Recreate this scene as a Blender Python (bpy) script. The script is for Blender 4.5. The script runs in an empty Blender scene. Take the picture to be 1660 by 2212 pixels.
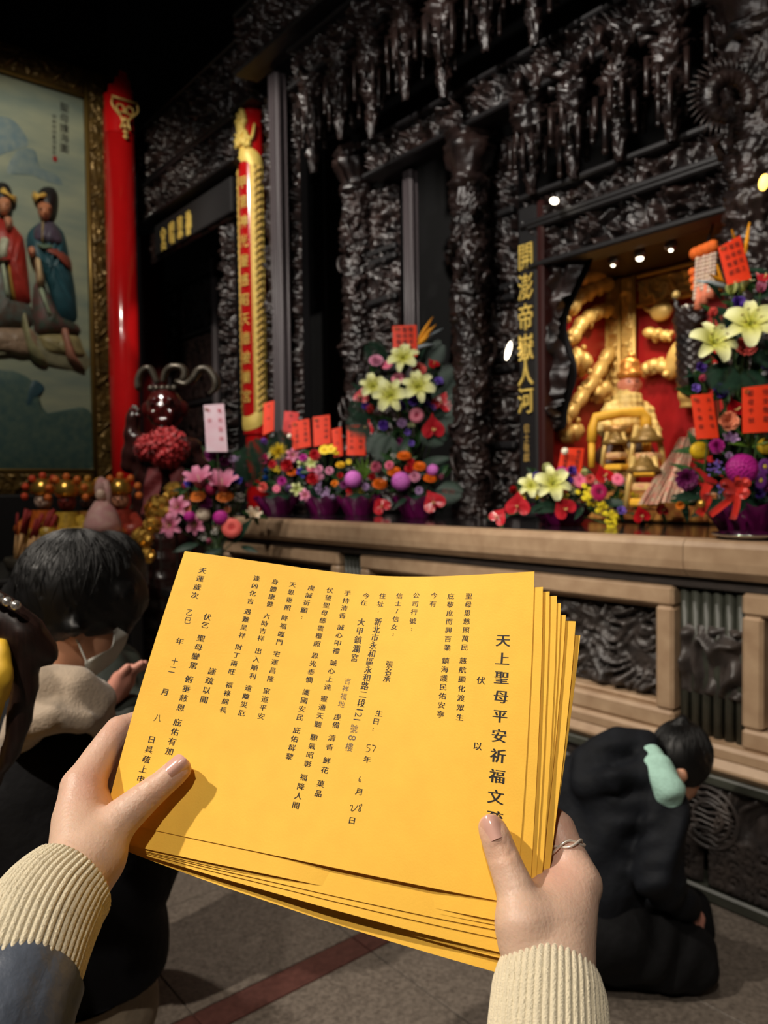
import bpy, bmesh, math, random
import numpy as np
from mathutils import Vector, Matrix, Euler

# ------------------------------------------------------------------ camera
IMW, IMH, FPX = 1660.0, 2212.0, 1650.0
YAW, PIT, ROL, EYE = math.radians(50.4), math.radians(-2.0), math.radians(-0.75), 1.55
FW = np.array([-math.sin(YAW)*math.cos(PIT), math.cos(YAW)*math.cos(PIT), math.sin(PIT)])
RT0 = np.array([math.cos(YAW), math.sin(YAW), 0.0])
UP0 = np.cross(RT0, FW)
RT = math.cos(ROL)*RT0 + math.sin(ROL)*UP0
UP = np.cross(RT, FW)
CAM = np.array([0.0, 0.0, EYE])
scene = bpy.context.scene
cam_data = bpy.data.cameras.new('camera')
cam = bpy.data.objects.new('camera', cam_data)
scene.collection.objects.link(cam)
scene.camera = cam
cam.matrix_world = Matrix(((RT[0], UP[0], -FW[0], 0), (RT[1], UP[1], -FW[1], 0), (RT[2], UP[2], -FW[2], EYE), (0, 0, 0, 1)))
cam_data.sensor_fit = 'VERTICAL'
cam_data.lens = 6.86
cam_data.sensor_height = 6.86*IMH/FPX
cam_data.sensor_width = 6.86*IMW/FPX
cam_data.clip_start = 0.02
cam_data.clip_end = 60
cam_data.dof.use_dof = True
cam_data.dof.focus_distance = 0.545
cam_data.dof.aperture_fstop = 2.4

# ------------------------------------------------------------------ world, exposure
vs = scene.view_settings
vs.view_transform = 'Standard'; vs.look = 'None'; vs.gamma = 1.0; vs.use_curve_mapping = False
vs.exposure = 0.0
world = bpy.data.worlds.new('world'); scene.world = world
world.use_nodes = True
world.node_tree.nodes['Background'].inputs[0].default_value = (0.62, 0.6, 0.58, 1)
world.node_tree.nodes['Background'].inputs[1].default_value = 0.018
scene.cycles.use_denoising = True

def lamp(name, kind, loc, target, power, color=(1, 0.9, 0.76), size=0.15, spot=60, blend=0.4):
    d = bpy.data.lights.new(name, kind)
    d.energy = power; d.color = color
    if kind == 'AREA': d.shape = 'DISK'; d.size = size
    else: d.shadow_soft_size = size
    if kind == 'SPOT': d.spot_size = math.radians(spot); d.spot_blend = blend
    o = bpy.data.objects.new(name, d); scene.collection.objects.link(o)
    o.location = loc
    o.rotation_euler = (Vector(target)-Vector(loc)).to_track_quat('-Z', 'Y').to_euler()
    return o
# hall ceiling downlights left of and behind the worshipper, plus added fill spots
lamp('ceiling_lamp_main', 'SPOT', (-1.75, -2.1, 4.3), (-0.6, 0.6, 1.2), 610, (1, 0.9, 0.77), 0.05, 74)
lamp('ceiling_lamp_near', 'SPOT', (0.9, -1.6, 4.6), (-0.5, 0.7, 1.1), 320, (1, 0.9, 0.78), 0.06, 76)
lamp('ceiling_lamp_altar', 'SPOT', (-2.6, 0.3, 5.2), (-3.4, 3.5, 2.2), 380, (1, 0.93, 0.85), 0.06, 62)
lamp('ceiling_lamp_altar_far', 'SPOT', (-4.9, 0.6, 5.4), (-5.9, 3.6, 2.9), 430, (1, 0.93, 0.84), 0.06, 62)
lamp('ceiling_lamp_altar_near', 'SPOT', (-0.4, 0.6, 4.9), (-1.4, 3.0, 1.3), 150, (1, 0.9, 0.78), 0.06, 62)
lamp('fill_spot_table', 'SPOT', (-3.9, -0.2, 4.9), (-5.2, 2.0, 1.2), 240, (1, 0.9, 0.78), 0.06, 48)  # fill spot added to brighten the side table and its dolls
lamp('fill_spot_upper', 'SPOT', (-1.6, -0.9, 3.9), (-3.2, 3.4, 4.0), 170, (1, 0.94, 0.88), 0.06, 72)  # added fill light that lifts the upper carvings
lamp('fill_spot_floor', 'SPOT', (-3.3, 0.2, 4.9), (-1.9, 1.5, 0.0), 300, (1, 0.91, 0.8), 0.06, 46)  # extra spot added to lighten the dark floor
lamp('fill_spot_shrine', 'SPOT', (-5.6, 2.25, 4.3), (-9.6, 4.4, 2.5), 170, (1, 0.9, 0.8), 0.05, 17)  # added spot aimed into the side shrine to brighten its inside
lamp('ceiling_lamp_painting', 'SPOT', (-5.6, 1.2, 5.6), (-8.4, 2.5, 3.7), 230, (1, 0.92, 0.78), 0.1, 75)

# ------------------------------------------------------------------ placing helpers
def ray(x, y): return FW + RT*((x-IMW/2)/FPX) - UP*((y-IMH/2)/FPX)
def onY(x, y, Y): d = ray(x, y); return CAM + d*(Y/d[1])
def onX(x, y, X): d = ray(x, y); return CAM + d*(X/d[0])
def onZ(x, y, Z): d = ray(x, y); return CAM + d*((Z-EYE)/d[2])
def atD(x, y, D): return CAM + ray(x, y)*D
TOCAM = -FW

# ------------------------------------------------------------------ object helpers
COL = scene.collection
def link(o, parent=None):
    COL.objects.link(o)
    if parent is not None: o.parent = parent
    return o
def tag(o, label=None, cat=None, group=None, kind=None):
    if label: o['label'] = label
    if cat: o['category'] = cat
    if group: o['group'] = group
    if kind: o['kind'] = kind
    return o
def empty(name, loc, label=None, cat=None, group=None, kind=None):
    o = bpy.data.objects.new(name, None); o.empty_display_size = 0.05
    o.location = Vector(loc); link(o)
    return tag(o, label, cat, group, kind)

def lin(c):
    return tuple(((v/255.0)/12.92 if v/255.0 <= 0.04045 else ((v/255.0+0.055)/1.055)**2.4) for v in c)

MATS = {}
def mat(name, rgb, rough=0.5, metal=0.0, noise=0.0, nscale=20.0, rgb2=None, bump=0.0, bscale=60.0, spec=0.5, coat=0.0,
        vcol=False, sss=0.0, sheen=0.0, emit=None, estr=0.0, alpha=1.0, trans=0.0, aniso=None, detail=4.0, stretch=None):
    if name in MATS: return MATS[name]
    m = bpy.data.materials.new(name); m.use_nodes = True
    nt = m.node_tree; b = nt.nodes['Principled BSDF']
    b.inputs['Roughness'].default_value = rough; b.inputs['Metallic'].default_value = metal
    b.inputs['Specular IOR Level'].default_value = spec
    if coat: b.inputs['Coat Weight'].default_value = coat; b.inputs['Coat Roughness'].default_value = 0.08
    if sss: b.inputs['Subsurface Weight'].default_value = sss; b.inputs['Subsurface Radius'].default_value = (0.011, 0.004, 0.002); b.inputs['Subsurface Scale'].default_value = 1.0
    if sheen: b.inputs['Sheen Weight'].default_value = sheen
    if alpha < 1: b.inputs['Alpha'].default_value = alpha
    if trans: b.inputs['Transmission Weight'].default_value = trans
    c = (*lin(rgb), 1)
    b.inputs['Base Color'].default_value = c
    if emit: b.inputs['Emission Color'].default_value = (*lin(emit), 1); b.inputs['Emission Strength'].default_value = estr
    tc = None
    def coords():
        nonlocal tc
        if tc is None:
            t = nt.nodes.new('ShaderNodeTexCoord'); tc = t.outputs['Object']
            if stretch:
                mp = nt.nodes.new('ShaderNodeMapping'); mp.inputs['Scale'].default_value = stretch
                nt.links.new(tc, mp.inputs['Vector']); tc = mp.outputs['Vector']
        return tc
    out = None
    if vcol:
        a = nt.nodes.new('ShaderNodeVertexColor'); a.layer_name = 'Col'; out = a.outputs['Color']
    if noise or rgb2:
        n = nt.nodes.new('ShaderNodeTexNoise'); n.inputs['Scale'].default_value = nscale; n.inputs['Detail'].default_value = detail
        nt.links.new(coords(), n.inputs['Vector'])
        r = nt.nodes.new('ShaderNodeValToRGB'); r.color_ramp.elements[0].position = 0.3; r.color_ramp.elements[1].position = 0.7
        if rgb2: c2 = (*lin(rgb2), 1); c1 = c
        else: c1 = tuple(v*(1-noise) for v in c[:3])+(1,); c2 = tuple(min(1, v*(1+noise)) for v in c[:3])+(1,)
        if vcol: c1 = (1-noise,)*3+(1,); c2 = (1, 1, 1, 1)
        r.color_ramp.elements[0].color = c1; r.color_ramp.elements[1].color = c2
        nt.links.new(n.outputs['Fac'], r.inputs['Fac'])
        if vcol:
            mx = nt.nodes.new('ShaderNodeMix'); mx.data_type = 'RGBA'; mx.blend_type = 'MULTIPLY'; mx.inputs['Factor'].default_value = 1
            nt.links.new(out, mx.inputs['A']); nt.links.new(r.outputs['Color'], mx.inputs['B']); out = mx.outputs['Result']
        else: out = r.outputs['Color']
    if out is not None: nt.links.new(out, b.inputs['Base Color'])
    if bump:
        n = nt.nodes.new('ShaderNodeTexNoise'); n.inputs['Scale'].default_value = bscale; n.inputs['Detail'].default_value = 5
        nt.links.new(coords(), n.inputs['Vector'])
        bp = nt.nodes.new('ShaderNodeBump'); bp.inputs['Strength'].default_value = bump; bp.inputs['Distance'].default_value = 0.01
        nt.links.new(n.outputs['Fac'], bp.inputs['Height']); nt.links.new(bp.outputs['Normal'], b.inputs['Normal'])
    MATS[name] = m
    return m

# ------------------------------------------------------------------ mesh collector
class MB:
    def __init__(s): s.v = []; s.f = []; s.c = []; s.mi = []; s.m = 0; s.col = (1, 1, 1); s.n = 0
    def add(s, verts, faces, cols=None):
        verts = np.asarray(verts, float).reshape(-1, 3); b = s.n
        s.v.append(verts); s.n += len(verts)
        if cols is None: cols = np.tile(np.asarray(s.col, float), (len(verts), 1))
        s.c.append(np.asarray(cols, float).reshape(-1, 3))
        for f in faces: s.f.append([i+b for i in f]); s.mi.append(s.m)
        return s
    def box(s, c, size, R=None, bev=0.0):
        hx, hy, hz = [v/2 for v in size]; c = np.asarray(c, float)
        if bev > 0:
            b = min(bev, hx*0.95, hy*0.95, hz*0.95); P = []; idx = {}
            for sx in (-1, 1):
                for sy in (-1, 1):
                    for sz in (-1, 1):
                        for k, p in enumerate(((hx, hy-b, hz-b), (hx-b, hy, hz-b), (hx-b, hy-b, hz))):
                            idx[(sx, sy, sz, k)] = len(P); P.append((sx*p[0], sy*p[1], sz*p[2]))
            F = []; I = lambda a, b_, c_, k: idx[(a, b_, c_, k)]
            for sg in (-1, 1):
                F.append([I(sg, -1, -1, 0), I(sg, 1, -1, 0), I(sg, 1, 1, 0), I(sg, -1, 1, 0)][::sg])
                F.append([I(-1, sg, -1, 1), I(-1, sg, 1, 1), I(1, sg, 1, 1), I(1, sg, -1, 1)][::sg])
                F.append([I(-1, -1, sg, 2), I(1, -1, sg, 2), I(1, 1, sg, 2), I(-1, 1, sg, 2)][::sg])
            for a in (-1, 1):
                for b2 in (-1, 1):
                    F.append([I(a, b2, -1, 0), I(a, b2, -1, 1), I(a, b2, 1, 1), I(a, b2, 1, 0)][::-a*b2])
                    F.append([I(a, -1, b2, 0), I(a, 1, b2, 0), I(a, 1, b2, 2), I(a, -1, b2, 2)][::-a*b2])
                    F.append([I(-1, a, b2, 1), I(1, a, b2, 1), I(1, a, b2, 2), I(-1, a, b2, 2)][::a*b2])
                    for c3 in (-1, 1): F.append([I(a, b2, c3, 0), I(a, b2, c3, 1), I(a, b2, c3, 2)][::a*b2*c3])
            P = np.array(P)
        else:
            P = np.array([(sx*hx, sy*hy, sz*hz) for sx in (-1, 1) for sy in (-1, 1) for sz in (-1, 1)])
            F = [[0, 1, 3, 2], [4, 6, 7, 5], [0, 4, 5, 1], [2, 3, 7, 6], [0, 2, 6, 4], [1, 5, 7, 3]]
        if R is not None: P = P @ np.asarray(R, float).T
        return s.add(P+c, F)
    def tube(s, pts, radii, seg=10, caps=True, flat=None, upv=None):
        pts = np.asarray(pts, float); n = len(pts)
        radii = np.broadcast_to(np.asarray(radii, float), (n,))
        T = np.gradient(pts, axis=0); T /= np.linalg.norm(T, axis=1)[:, None]+1e-12
        u = np.array(upv, float) if upv is not None else np.array([0, 0, 1.0])
        if abs(T[0] @ u) > 0.95: u = np.array([1.0, 0, 0]) if upv is None else np.array([0, 1.0, 0])
        V = []
        N = u-T[0]*(u @ T[0]); N /= np.linalg.norm(N)
        for i in range(n):
            N = N-T[i]*(N @ T[i]); N /= np.linalg.norm(N)+1e-12
            B = np.cross(T[i], N); a = np.linspace(0, 2*np.pi, seg, endpoint=False)
            fl = 1.0 if flat is None else flat
            V.append(pts[i]+radii[i]*(np.outer(np.cos(a), N)*fl+np.outer(np.sin(a), B)))
        F = []
        for i in range(n-1):
            for k in range(seg):
                k2 = (k+1) % seg
                F.append([i*seg+k, i*seg+k2, (i+1)*seg+k2, (i+1)*seg+k])
        if caps: F.append(list(range(seg))[::-1]); F.append([(n-1)*seg+k for k in range(seg)])
        return s.add(np.concatenate(V), F)
    def lathe(s, prof, seg=20, c=(0, 0, 0), R=None, arc=(0, 2*math.pi)):
        full = abs(arc[1]-arc[0]-2*math.pi) < 1e-6
        a = np.linspace(arc[0], arc[1], seg, endpoint=not full)
        V = np.array([(r*math.cos(t), r*math.sin(t), z) for r, z in prof for t in a]); n = len(prof); F = []
        for i in range(n-1):
            for k in range(seg if full else seg-1):
                k2 = (k+1) % seg; F.append([i*seg+k, i*seg+k2, (i+1)*seg+k2, (i+1)*seg+k])
        if full:
            F.append(list(range(seg))[::-1]); F.append([(n-1)*seg+k for k in range(seg)])
        if R is not None: V = V @ np.asarray(R, float).T
        return s.add(V+np.asarray(c, float), F)
    def ball(s, c, r, seg=10, rings=7, R=None):
        r = np.broadcast_to(np.asarray(r, float), (3,)); V = [(0, 0, 1)]
        for i in range(1, rings):
            t = math.pi*i/rings
            for k in range(seg): V.append((math.sin(t)*math.cos(2*math.pi*k/seg), math.sin(t)*math.sin(2*math.pi*k/seg), math.cos(t)))
        V.append((0, 0, -1)); F = []
        for k in range(seg): F.append([0, 1+k, 1+(k+1) % seg])
        for i in range(rings-2):
            for k in range(seg):
                a = 1+i*seg; F.append([a+k, a+seg+k, a+seg+(k+1) % seg, a+(k+1) % seg])
        l = len(V)-1; a = 1+(rings-2)*seg
        for k in range(seg): F.append([l, a+(k+1) % seg, a+k])
        V = np.array(V)*r
        if R is not None: V = V @ np.asarray(R, float).T
        return s.add(V+np.asarray(c, float), F)
    def grid(s, P, cols=None, flip=False, wrap=False):
        P = np.asarray(P, float); nv, nu = P.shape[:2]; F = []
        for j in range(nv-1):
            for i in range(nu if wrap else nu-1):
                i2 = (i+1) % nu
                q = [j*nu+i, j*nu+i2, (j+1)*nu+i2, (j+1)*nu+i]; F.append(q[::-1] if flip else q)
        return s.add(P.reshape(-1, 3), F, None if cols is None else np.asarray(cols).reshape(-1, 3))
    def plate(s, poly, th, O, U, V, N=None):
        O, U, V = [np.asarray(a, float) for a in (O, U, V)]
        N = np.cross(U, V) if N is None else np.asarray(N, float); n = len(poly)
        A = np.array([O+U*p[0]+V*p[1]+N*th for p in poly]); B = np.array([O+U*p[0]+V*p[1] for p in poly])
        F = [list(range(n)), list(range(n, 2*n))[::-1]]+[[i, n+i, n+(i+1) % n, (i+1) % n] for i in range(n)]
        return s.add(np.concatenate([A, B]), F)
    def mesh(s, name, mats, smooth=False):
        me = bpy.data.meshes.new(name)
        V = np.concatenate(s.v); me.from_pydata(V.tolist(), [], s.f)
        for m in (mats if isinstance(mats, (list, tuple)) else [mats]): me.materials.append(m)
        if max(s.mi) > 0: me.polygons.foreach_set('material_index', s.mi)
        if smooth: me.polygons.foreach_set('use_smooth', [True]*len(me.polygons))
        C = np.concatenate(s.c)
        if np.ptp(C, axis=0).max() > 0 or C.max() < 1:
            a = me.color_attributes.new('Col', 'FLOAT_COLOR', 'POINT')
            a.data.foreach_set('color', np.concatenate([C, np.ones((len(C), 1))], 1).astype(np.float32).ravel())
        me.update()
        return me
    def build(s, name, mats, parent=None, smooth=False, autosmooth=None):
        """verts are world coordinates; the object is put at its parent's origin frame"""
        if parent is not None:
            off = np.array(parent_world(parent)); s.v = [v-off for v in s.v]
            o = bpy.data.objects.new(name, s.mesh(name, mats, smooth))
        else:
            V = np.concatenate(s.v); lo, hi = V.min(0), V.max(0)
            off = np.array([(lo[0]+hi[0])/2, (lo[1]+hi[1])/2, lo[2]]); s.v = [v-off for v in s.v]
            o = bpy.data.objects.new(name, s.mesh(name, mats, smooth)); o.location = off
        link(o, parent)
        return o
def parent_world(p):
    v = Vector((0, 0, 0))
    while p is not None: v = v+p.location; p = p.parent
    return v
def place(name, me, loc, parent=None, R=None, scale=1.0):
    """an object sharing mesh data, at a world position with rotation matrix R (columns x,y,z)"""
    o = bpy.data.objects.new(name, me)
    w = Vector(loc)-(parent_world(parent) if parent is not None else Vector((0, 0, 0)))
    M = Matrix.Identity(4)
    if R is not None: M = Matrix([[float(R[i][j]) for j in range(3)] for i in range(3)]).to_4x4()
    sc = scale if hasattr(scale, '__len__') else (scale,)*3
    o.matrix_local = Matrix.Translation(w) @ M @ Matrix.Diagonal((*sc, 1))
    link(o, parent)
    return o
def frame(z, x=None):
    """rotation whose z axis is the given direction"""
    z = np.asarray(z, float); z = z/np.linalg.norm(z)
    x = np.array([0.3, 0.2, 1.0]) if x is None else np.asarray(x, float)
    x = x-z*(x @ z)
    if np.linalg.norm(x) < 1e-4: x = np.array([1.0, 0, 0])-z*z[0]
    x = x/np.linalg.norm(x); y = np.cross(z, x)
    return np.stack([x, y, z], 1)

# ------------------------------------------------------------------ noise and carved relief
def vnoise(x, y, seed=0):
    xi = np.floor(x).astype(int); yi = np.floor(y).astype(int); fx = x-xi; fy = y-yi
    fx = fx*fx*(3-2*fx); fy = fy*fy*(3-2*fy)
    def h(a, b):
        n = (a*374761393+b*668265263+seed*1442695041) & 0xffffffff
        n = ((n ^ (n >> 13))*1274126177) & 0xffffffff
        return ((n ^ (n >> 16)) & 0xffff)/65535.0
    return (h(xi, yi)*(1-fx)+h(xi+1, yi)*fx)*(1-fy)+(h(xi, yi+1)*(1-fx)+h(xi+1, yi+1)*fx)*fy
def carve(x, y, seed=0, sc=9.0):
    """0..1 height field of interlaced scrolls, like deep openwork carving"""
    wx = vnoise(x*sc*0.5, y*sc*0.5, seed+1)*2-1; wy = vnoise(x*sc*0.5, y*sc*0.5, seed+2)*2-1
    a = vnoise(x*sc+wx*1.6, y*sc+wy*1.6, seed+3)
    ridge = 1-np.abs(np.sin(a*9.0+wx*2.0)); ridge = np.clip(ridge*1.25-0.1, 0, 1)**0.7
    fine = vnoise(x*sc*4.3, y*sc*4.3, seed+4)
    mass = np.clip(vnoise(x*sc*0.8, y*sc*0.8, seed+5)*2.0-0.35, 0, 1)
    return np.clip(ridge*(0.35+0.65*mass)*(0.78+0.3*fine), 0, 1)
def relief_grid(O, U, V, w, h, depth, seed, res=0.016, sc=9.0, edge=0.02, N=None, hf=None):
    O, U, V = [np.asarray(a, float) for a in (O, U, V)]; N = np.cross(U, V) if N is None else np.asarray(N, float)
    nu = max(6, int(w/res)); nv = max(6, int(h/res))
    u, v = np.meshgrid(np.linspace(0, w, nu), np.linspace(0, h, nv))
    H = carve(u, v, seed, sc) if hf is None else hf(u, v)
    m = np.clip(np.minimum(np.minimum(u, w-u), np.minimum(v, h-v))/max(edge, 1e-6), 0, 1)
    H = H*m
    return O+u[..., None]*U+v[..., None]*V+(H*depth)[..., None]*N

# ------------------------------------------------------------------ smooth-union bodies
class Body:
    def __init__(s, vox, k=0.01): s.vox = vox; s.k = k; s.p = []
    def cap(s, a, b, ra, rb=None, k=None, sub=False):
        s.p.append(('c', np.asarray(a, float), np.asarray(b, float), ra, ra if rb is None else rb, s.k if k is None else k, sub)); return s
    def chain(s, pts, rs, k=None):
        s.p.append(('h', np.array(pts, float), np.array(rs, float), None, None, s.k if k is None else k, False)); return s
    def ell(s, c, r, R=None, k=None, sub=False):
        s.p.append(('e', np.asarray(c, float), np.asarray(r, float), np.eye(3) if R is None else np.asarray(R, float), None, s.k if k is None else k, sub)); return s
    def polygonize(s, warp=None):
        lo = []; hi = []
        for q in s.p:
            if q[6]: continue
            if q[0] == 'c':
                r = max(q[3], q[4]); lo.append(np.minimum(q[1], q[2])-r); hi.append(np.maximum(q[1], q[2])+r)
            elif q[0] == 'h': r = q[2].max(); lo.append(q[1].min(0)-r); hi.append(q[1].max(0)+r)
            else:
                e = np.abs(q[3]) @ q[2]; lo.append(q[1]-e); hi.append(q[1]+e)
        lo = np.min(lo, 0)-4*s.vox-s.k; hi = np.max(hi, 0)+4*s.vox+s.k
        n = np.ceil((hi-lo)/s.vox).astype(int)+1
        f = np.full(n, 10.0, np.float32)
        ax = [lo[i]+s.vox*np.arange(n[i]) for i in range(3)]
        for q in s.p:
            k = q[5]
            if q[0] == 'c':
                r = max(q[3], q[4]); a = np.minimum(q[1], q[2])-r; b = np.maximum(q[1], q[2])+r
            elif q[0] == 'h': r = q[2].max(); a = q[1].min(0)-r; b = q[1].max(0)+r
            else:
                e = np.abs(q[3]) @ q[2]; a = q[1]-e; b = q[1]+e
            mg = k+3*s.vox
            i0 = np.clip(np.floor((a-mg-lo)/s.vox).astype(int), 0, n-1); i1 = np.clip(np.ceil((b+mg-lo)/s.vox).astype(int)+1, 1, n)
            if np.any(i1 <= i0): continue
            X, Y, Z = np.meshgrid(ax[0][i0[0]:i1[0]], ax[1][i0[1]:i1[1]], ax[2][i0[2]:i1[2]], indexing='ij')
            P = np.stack([X, Y, Z], -1)
            if q[0] == 'c':
                d = q[2]-q[1]; L = d @ d
                t = np.clip(((P-q[1]) @ d)/max(L, 1e-12), 0, 1)
                D = np.linalg.norm(P-q[1]-t[..., None]*d, axis=-1)-(q[3]+(q[4]-q[3])*t)
            elif q[0] == 'h':
                D = None; A_, B_, rr = q[1][:-1], q[1][1:], q[2]
                for i in range(len(A_)):
                    d = B_[i]-A_[i]; t = np.clip(((P-A_[i]) @ d)/max(d @ d, 1e-12), 0, 1)
                    e = np.linalg.norm(P-A_[i]-t[..., None]*d, axis=-1)-(rr[i]+(rr[i+1]-rr[i])*t)
                    D = e if D is None else np.minimum(D, e)
            else:
                Q = (P-q[1]) @ q[3]; k0 = np.linalg.norm(Q/q[2], axis=-1); k1 = np.linalg.norm(Q/(q[2]**2), axis=-1)
                D = k0*(k0-1)/np.maximum(k1, 1e-9)
            sl = tuple(slice(i0[i], i1[i]) for i in range(3)); A = f[sl]
            if q[6]: h = np.clip(0.5-0.5*(A+D)/k, 0, 1); f[sl] = A*(1-h)-D*h+k*h*(1-h)
            else: h = np.clip(0.5+0.5*(A-D)/k, 0, 1); f[sl] = A*(1-h)+D*h-k*h*(1-h)
        if warp is not None:
            X, Y, Z = np.meshgrid(*ax, indexing='ij'); near = np.abs(f) < 6*s.vox
            f[near] += warp(X[near], Y[near], Z[near]).astype(np.float32)
        return nets(f, lo, s.vox)
    def build(s, name, m, parent=None, warp=None, smooth=2, colf=None, clipz=None):
        V, F = s.polygonize(warp)
        V = relax(V, F, smooth)
        if clipz is not None: V[:, 2] = np.maximum(V[:, 2], clipz)
        mb = MB(); mb.v = [V]; mb.n = len(V); mb.f = F; mb.mi = [0]*len(F)
        mb.c = [np.ones((len(V), 3)) if colf is None else colf(V)]
        return mb.build(name, m, parent, smooth=True)
def nets(f, lo, vox):
    nx, ny, nz = f.shape; ins = f < 0
    cnt = np.zeros((nx-1, ny-1, nz-1), np.int8); pos = np.zeros((nx-1, ny-1, nz-1, 3), np.float32); ne = np.zeros((nx-1, ny-1, nz-1), np.float32)
    off = [(a, b, c) for a in (0, 1) for b in (0, 1) for c in (0, 1)]
    sh = lambda o, A: A[o[0]:nx-1+o[0], o[1]:ny-1+o[1], o[2]:nz-1+o[2]]
    tot = sum(sh(o, ins).astype(np.int8) for o in off); act = (tot > 0) & (tot < 8)
    ia = np.argwhere(act)
    acc = np.zeros((len(ia), 3)); num = np.zeros(len(ia))
    for ax in range(3):
        for o in off:
            if o[ax]: continue
            o2 = list(o); o2[ax] = 1
            p0 = ia+np.array(o); p1 = ia+np.array(o2)
            a = f[p0[:, 0], p0[:, 1], p0[:, 2]]; b = f[p1[:, 0], p1[:, 1], p1[:, 2]]
            m = (a < 0) != (b < 0)
            t = np.where(m, a/np.where(m, a-b, 1), 0)
            acc[m] += (p0+(p1-p0)*t[:, None])[m]; num[m] += 1
    V = lo+vox*(acc/np.maximum(num, 1)[:, None])
    idx = -np.ones((nx-1, ny-1, nz-1), int); idx[act] = np.arange(len(ia))
    F = []
    for ax in range(3):
        o = [(b, c) for b, c in (((ax+1) % 3, (ax+2) % 3),)][0]
        s0 = [slice(0, n) for n in (nx, ny, nz)]; s1 = list(s0); s0[ax] = slice(0, f.shape[ax]-1); s1[ax] = slice(1, f.shape[ax])
        A = ins[tuple(s0)]; B = ins[tuple(s1)]
        for flip, msk in ((False, A & ~B), (True, ~A & B)):
            e = np.argwhere(msk)
            e = e[(e[:, o[0]] > 0) & (e[:, o[1]] > 0) & (e[:, o[0]] < f.shape[o[0]]-1) & (e[:, o[1]] < f.shape[o[1]]-1)]
            if not len(e): continue
            q = []
            for da, db in ((1, 1), (0, 1), (0, 0), (1, 0)):
                c = e.copy(); c[:, o[0]] -= da; c[:, o[1]] -= db; q.append(idx[c[:, 0], c[:, 1], c[:, 2]])
            q = np.stack(q, 1); q = q[(q >= 0).all(1)]
            F += (q[:, ::-1] if flip else q).tolist()
    return V, F
def relax(V, F, it):
    if it <= 0: return V
    Q = np.array(F); a = np.concatenate([Q[:, i] for i in range(4)]); b = np.concatenate([Q[:, (i+1) % 4] for i in range(4)])
    for _ in range(it):
        S = np.zeros_like(V); n = np.zeros(len(V))
        np.add.at(S, a, V[b]); np.add.at(n, a, 1); np.add.at(S, b, V[a]); np.add.at(n, b, 1)
        V = V*0.45+0.55*S/np.maximum(n, 1)[:, None]
    return V

# ------------------------------------------------------------------ lettering
GL = {}
def glyph(ch):
    if ch not in GL:
        cu = bpy.data.curves.new('glyph', 'FONT'); cu.body = ch; cu.resolution_u = 3
        o = bpy.data.objects.new('glyph', cu); COL.objects.link(o)
        me = o.evaluated_get(bpy.context.evaluated_depsgraph_get()).to_mesh()
        V = np.array([v.co[:2] for v in me.vertices]).reshape(-1, 2); F = [list(p.vertices) for p in me.polygons]
        if len(V): V = V-np.array([(V[:, 0].min()+V[:, 0].max())/2, 0.38 if ord(ch) > 255 else (V[:, 1].min()+V[:, 1].max())/2])
        bpy.data.objects.remove(o); bpy.data.curves.remove(cu); GL[ch] = (V, F)
    return GL[ch]
def letters(mb, text, O, U, V, size, pitch, N=None, lift=0.002, wide=1.0, vertical=True):
    O, U, V = [np.asarray(a, float) for a in (O, U, V)]; N = np.cross(U, V) if N is None else N
    for i, ch in enumerate(text):
        if ch == ' ': continue
        g, F = glyph(ch); c = O-(V*pitch*i if vertical else -U*pitch*i)
        mb.add(c+np.outer(g[:, 0]*size*wide, U)+np.outer(g[:, 1]*size, V)+N*lift, F)
def letters_thick(mb, text, O, U, V, size, pitch, th, **kw):
    a = MB(); letters(a, text, O, U, V, size, pitch, lift=0.0, **kw)
    if not a.v: return
    P = np.concatenate(a.v); N = np.cross(np.asarray(U, float), np.asarray(V, float)); b = len(P)
    E = {}
    for f in a.f:
        for i in range(len(f)): E[(f[i], f[(i+1) % len(f)])] = 1
    side = [[i, j, j+b, i+b] for (i, j) in E if (j, i) not in E]
    mb.add(np.concatenate([P, P+N*th]), [[i+b for i in f] for f in a.f]+[s[::1] for s in side])
for _c in sorted(set('宮昭恩神開澎帝嶽人河信士敬獻甲第神光靈感昭天德被蘭宮聖母護海圖甲申年仲夏月吉旦聖母恩慈照萬民慈航顯化渡眾生庇黎庶而興百業鎮海護民佑安寧今有公司行號信士/信女:生日年月日住址今在虔備清香鮮花菓品手持清香誠心叩禮誠心上達靈通天聽願氣昭彰福降人間伏望聖母慈雲覆照恩光垂憫護國安民庇佑群黎虔誠祈願天恩垂照降福臨門宅運昌隆家道平安身體康健六時吉祥出入順利遠離災厄逢凶化吉遇難呈祥財丁兩旺福祿綿長謹疏以聞伏乞聖母鑾駕俯垂慈恩庇佑有加天運歲次乙巳十二八日具疏上申伏以天上聖母平安祈福文疏新北市永和區永和路二段大甲鎮瀾宮張名承121號8樓吉祥福地敬祝聖誕千秋')): glyph(_c)
random.seed(7); rng = np.random.default_rng(7)
X_, Y_, Z_ = np.array([1.0, 0, 0]), np.array([0, 1.0, 0]), np.array([0, 0, 1.0])
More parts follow.
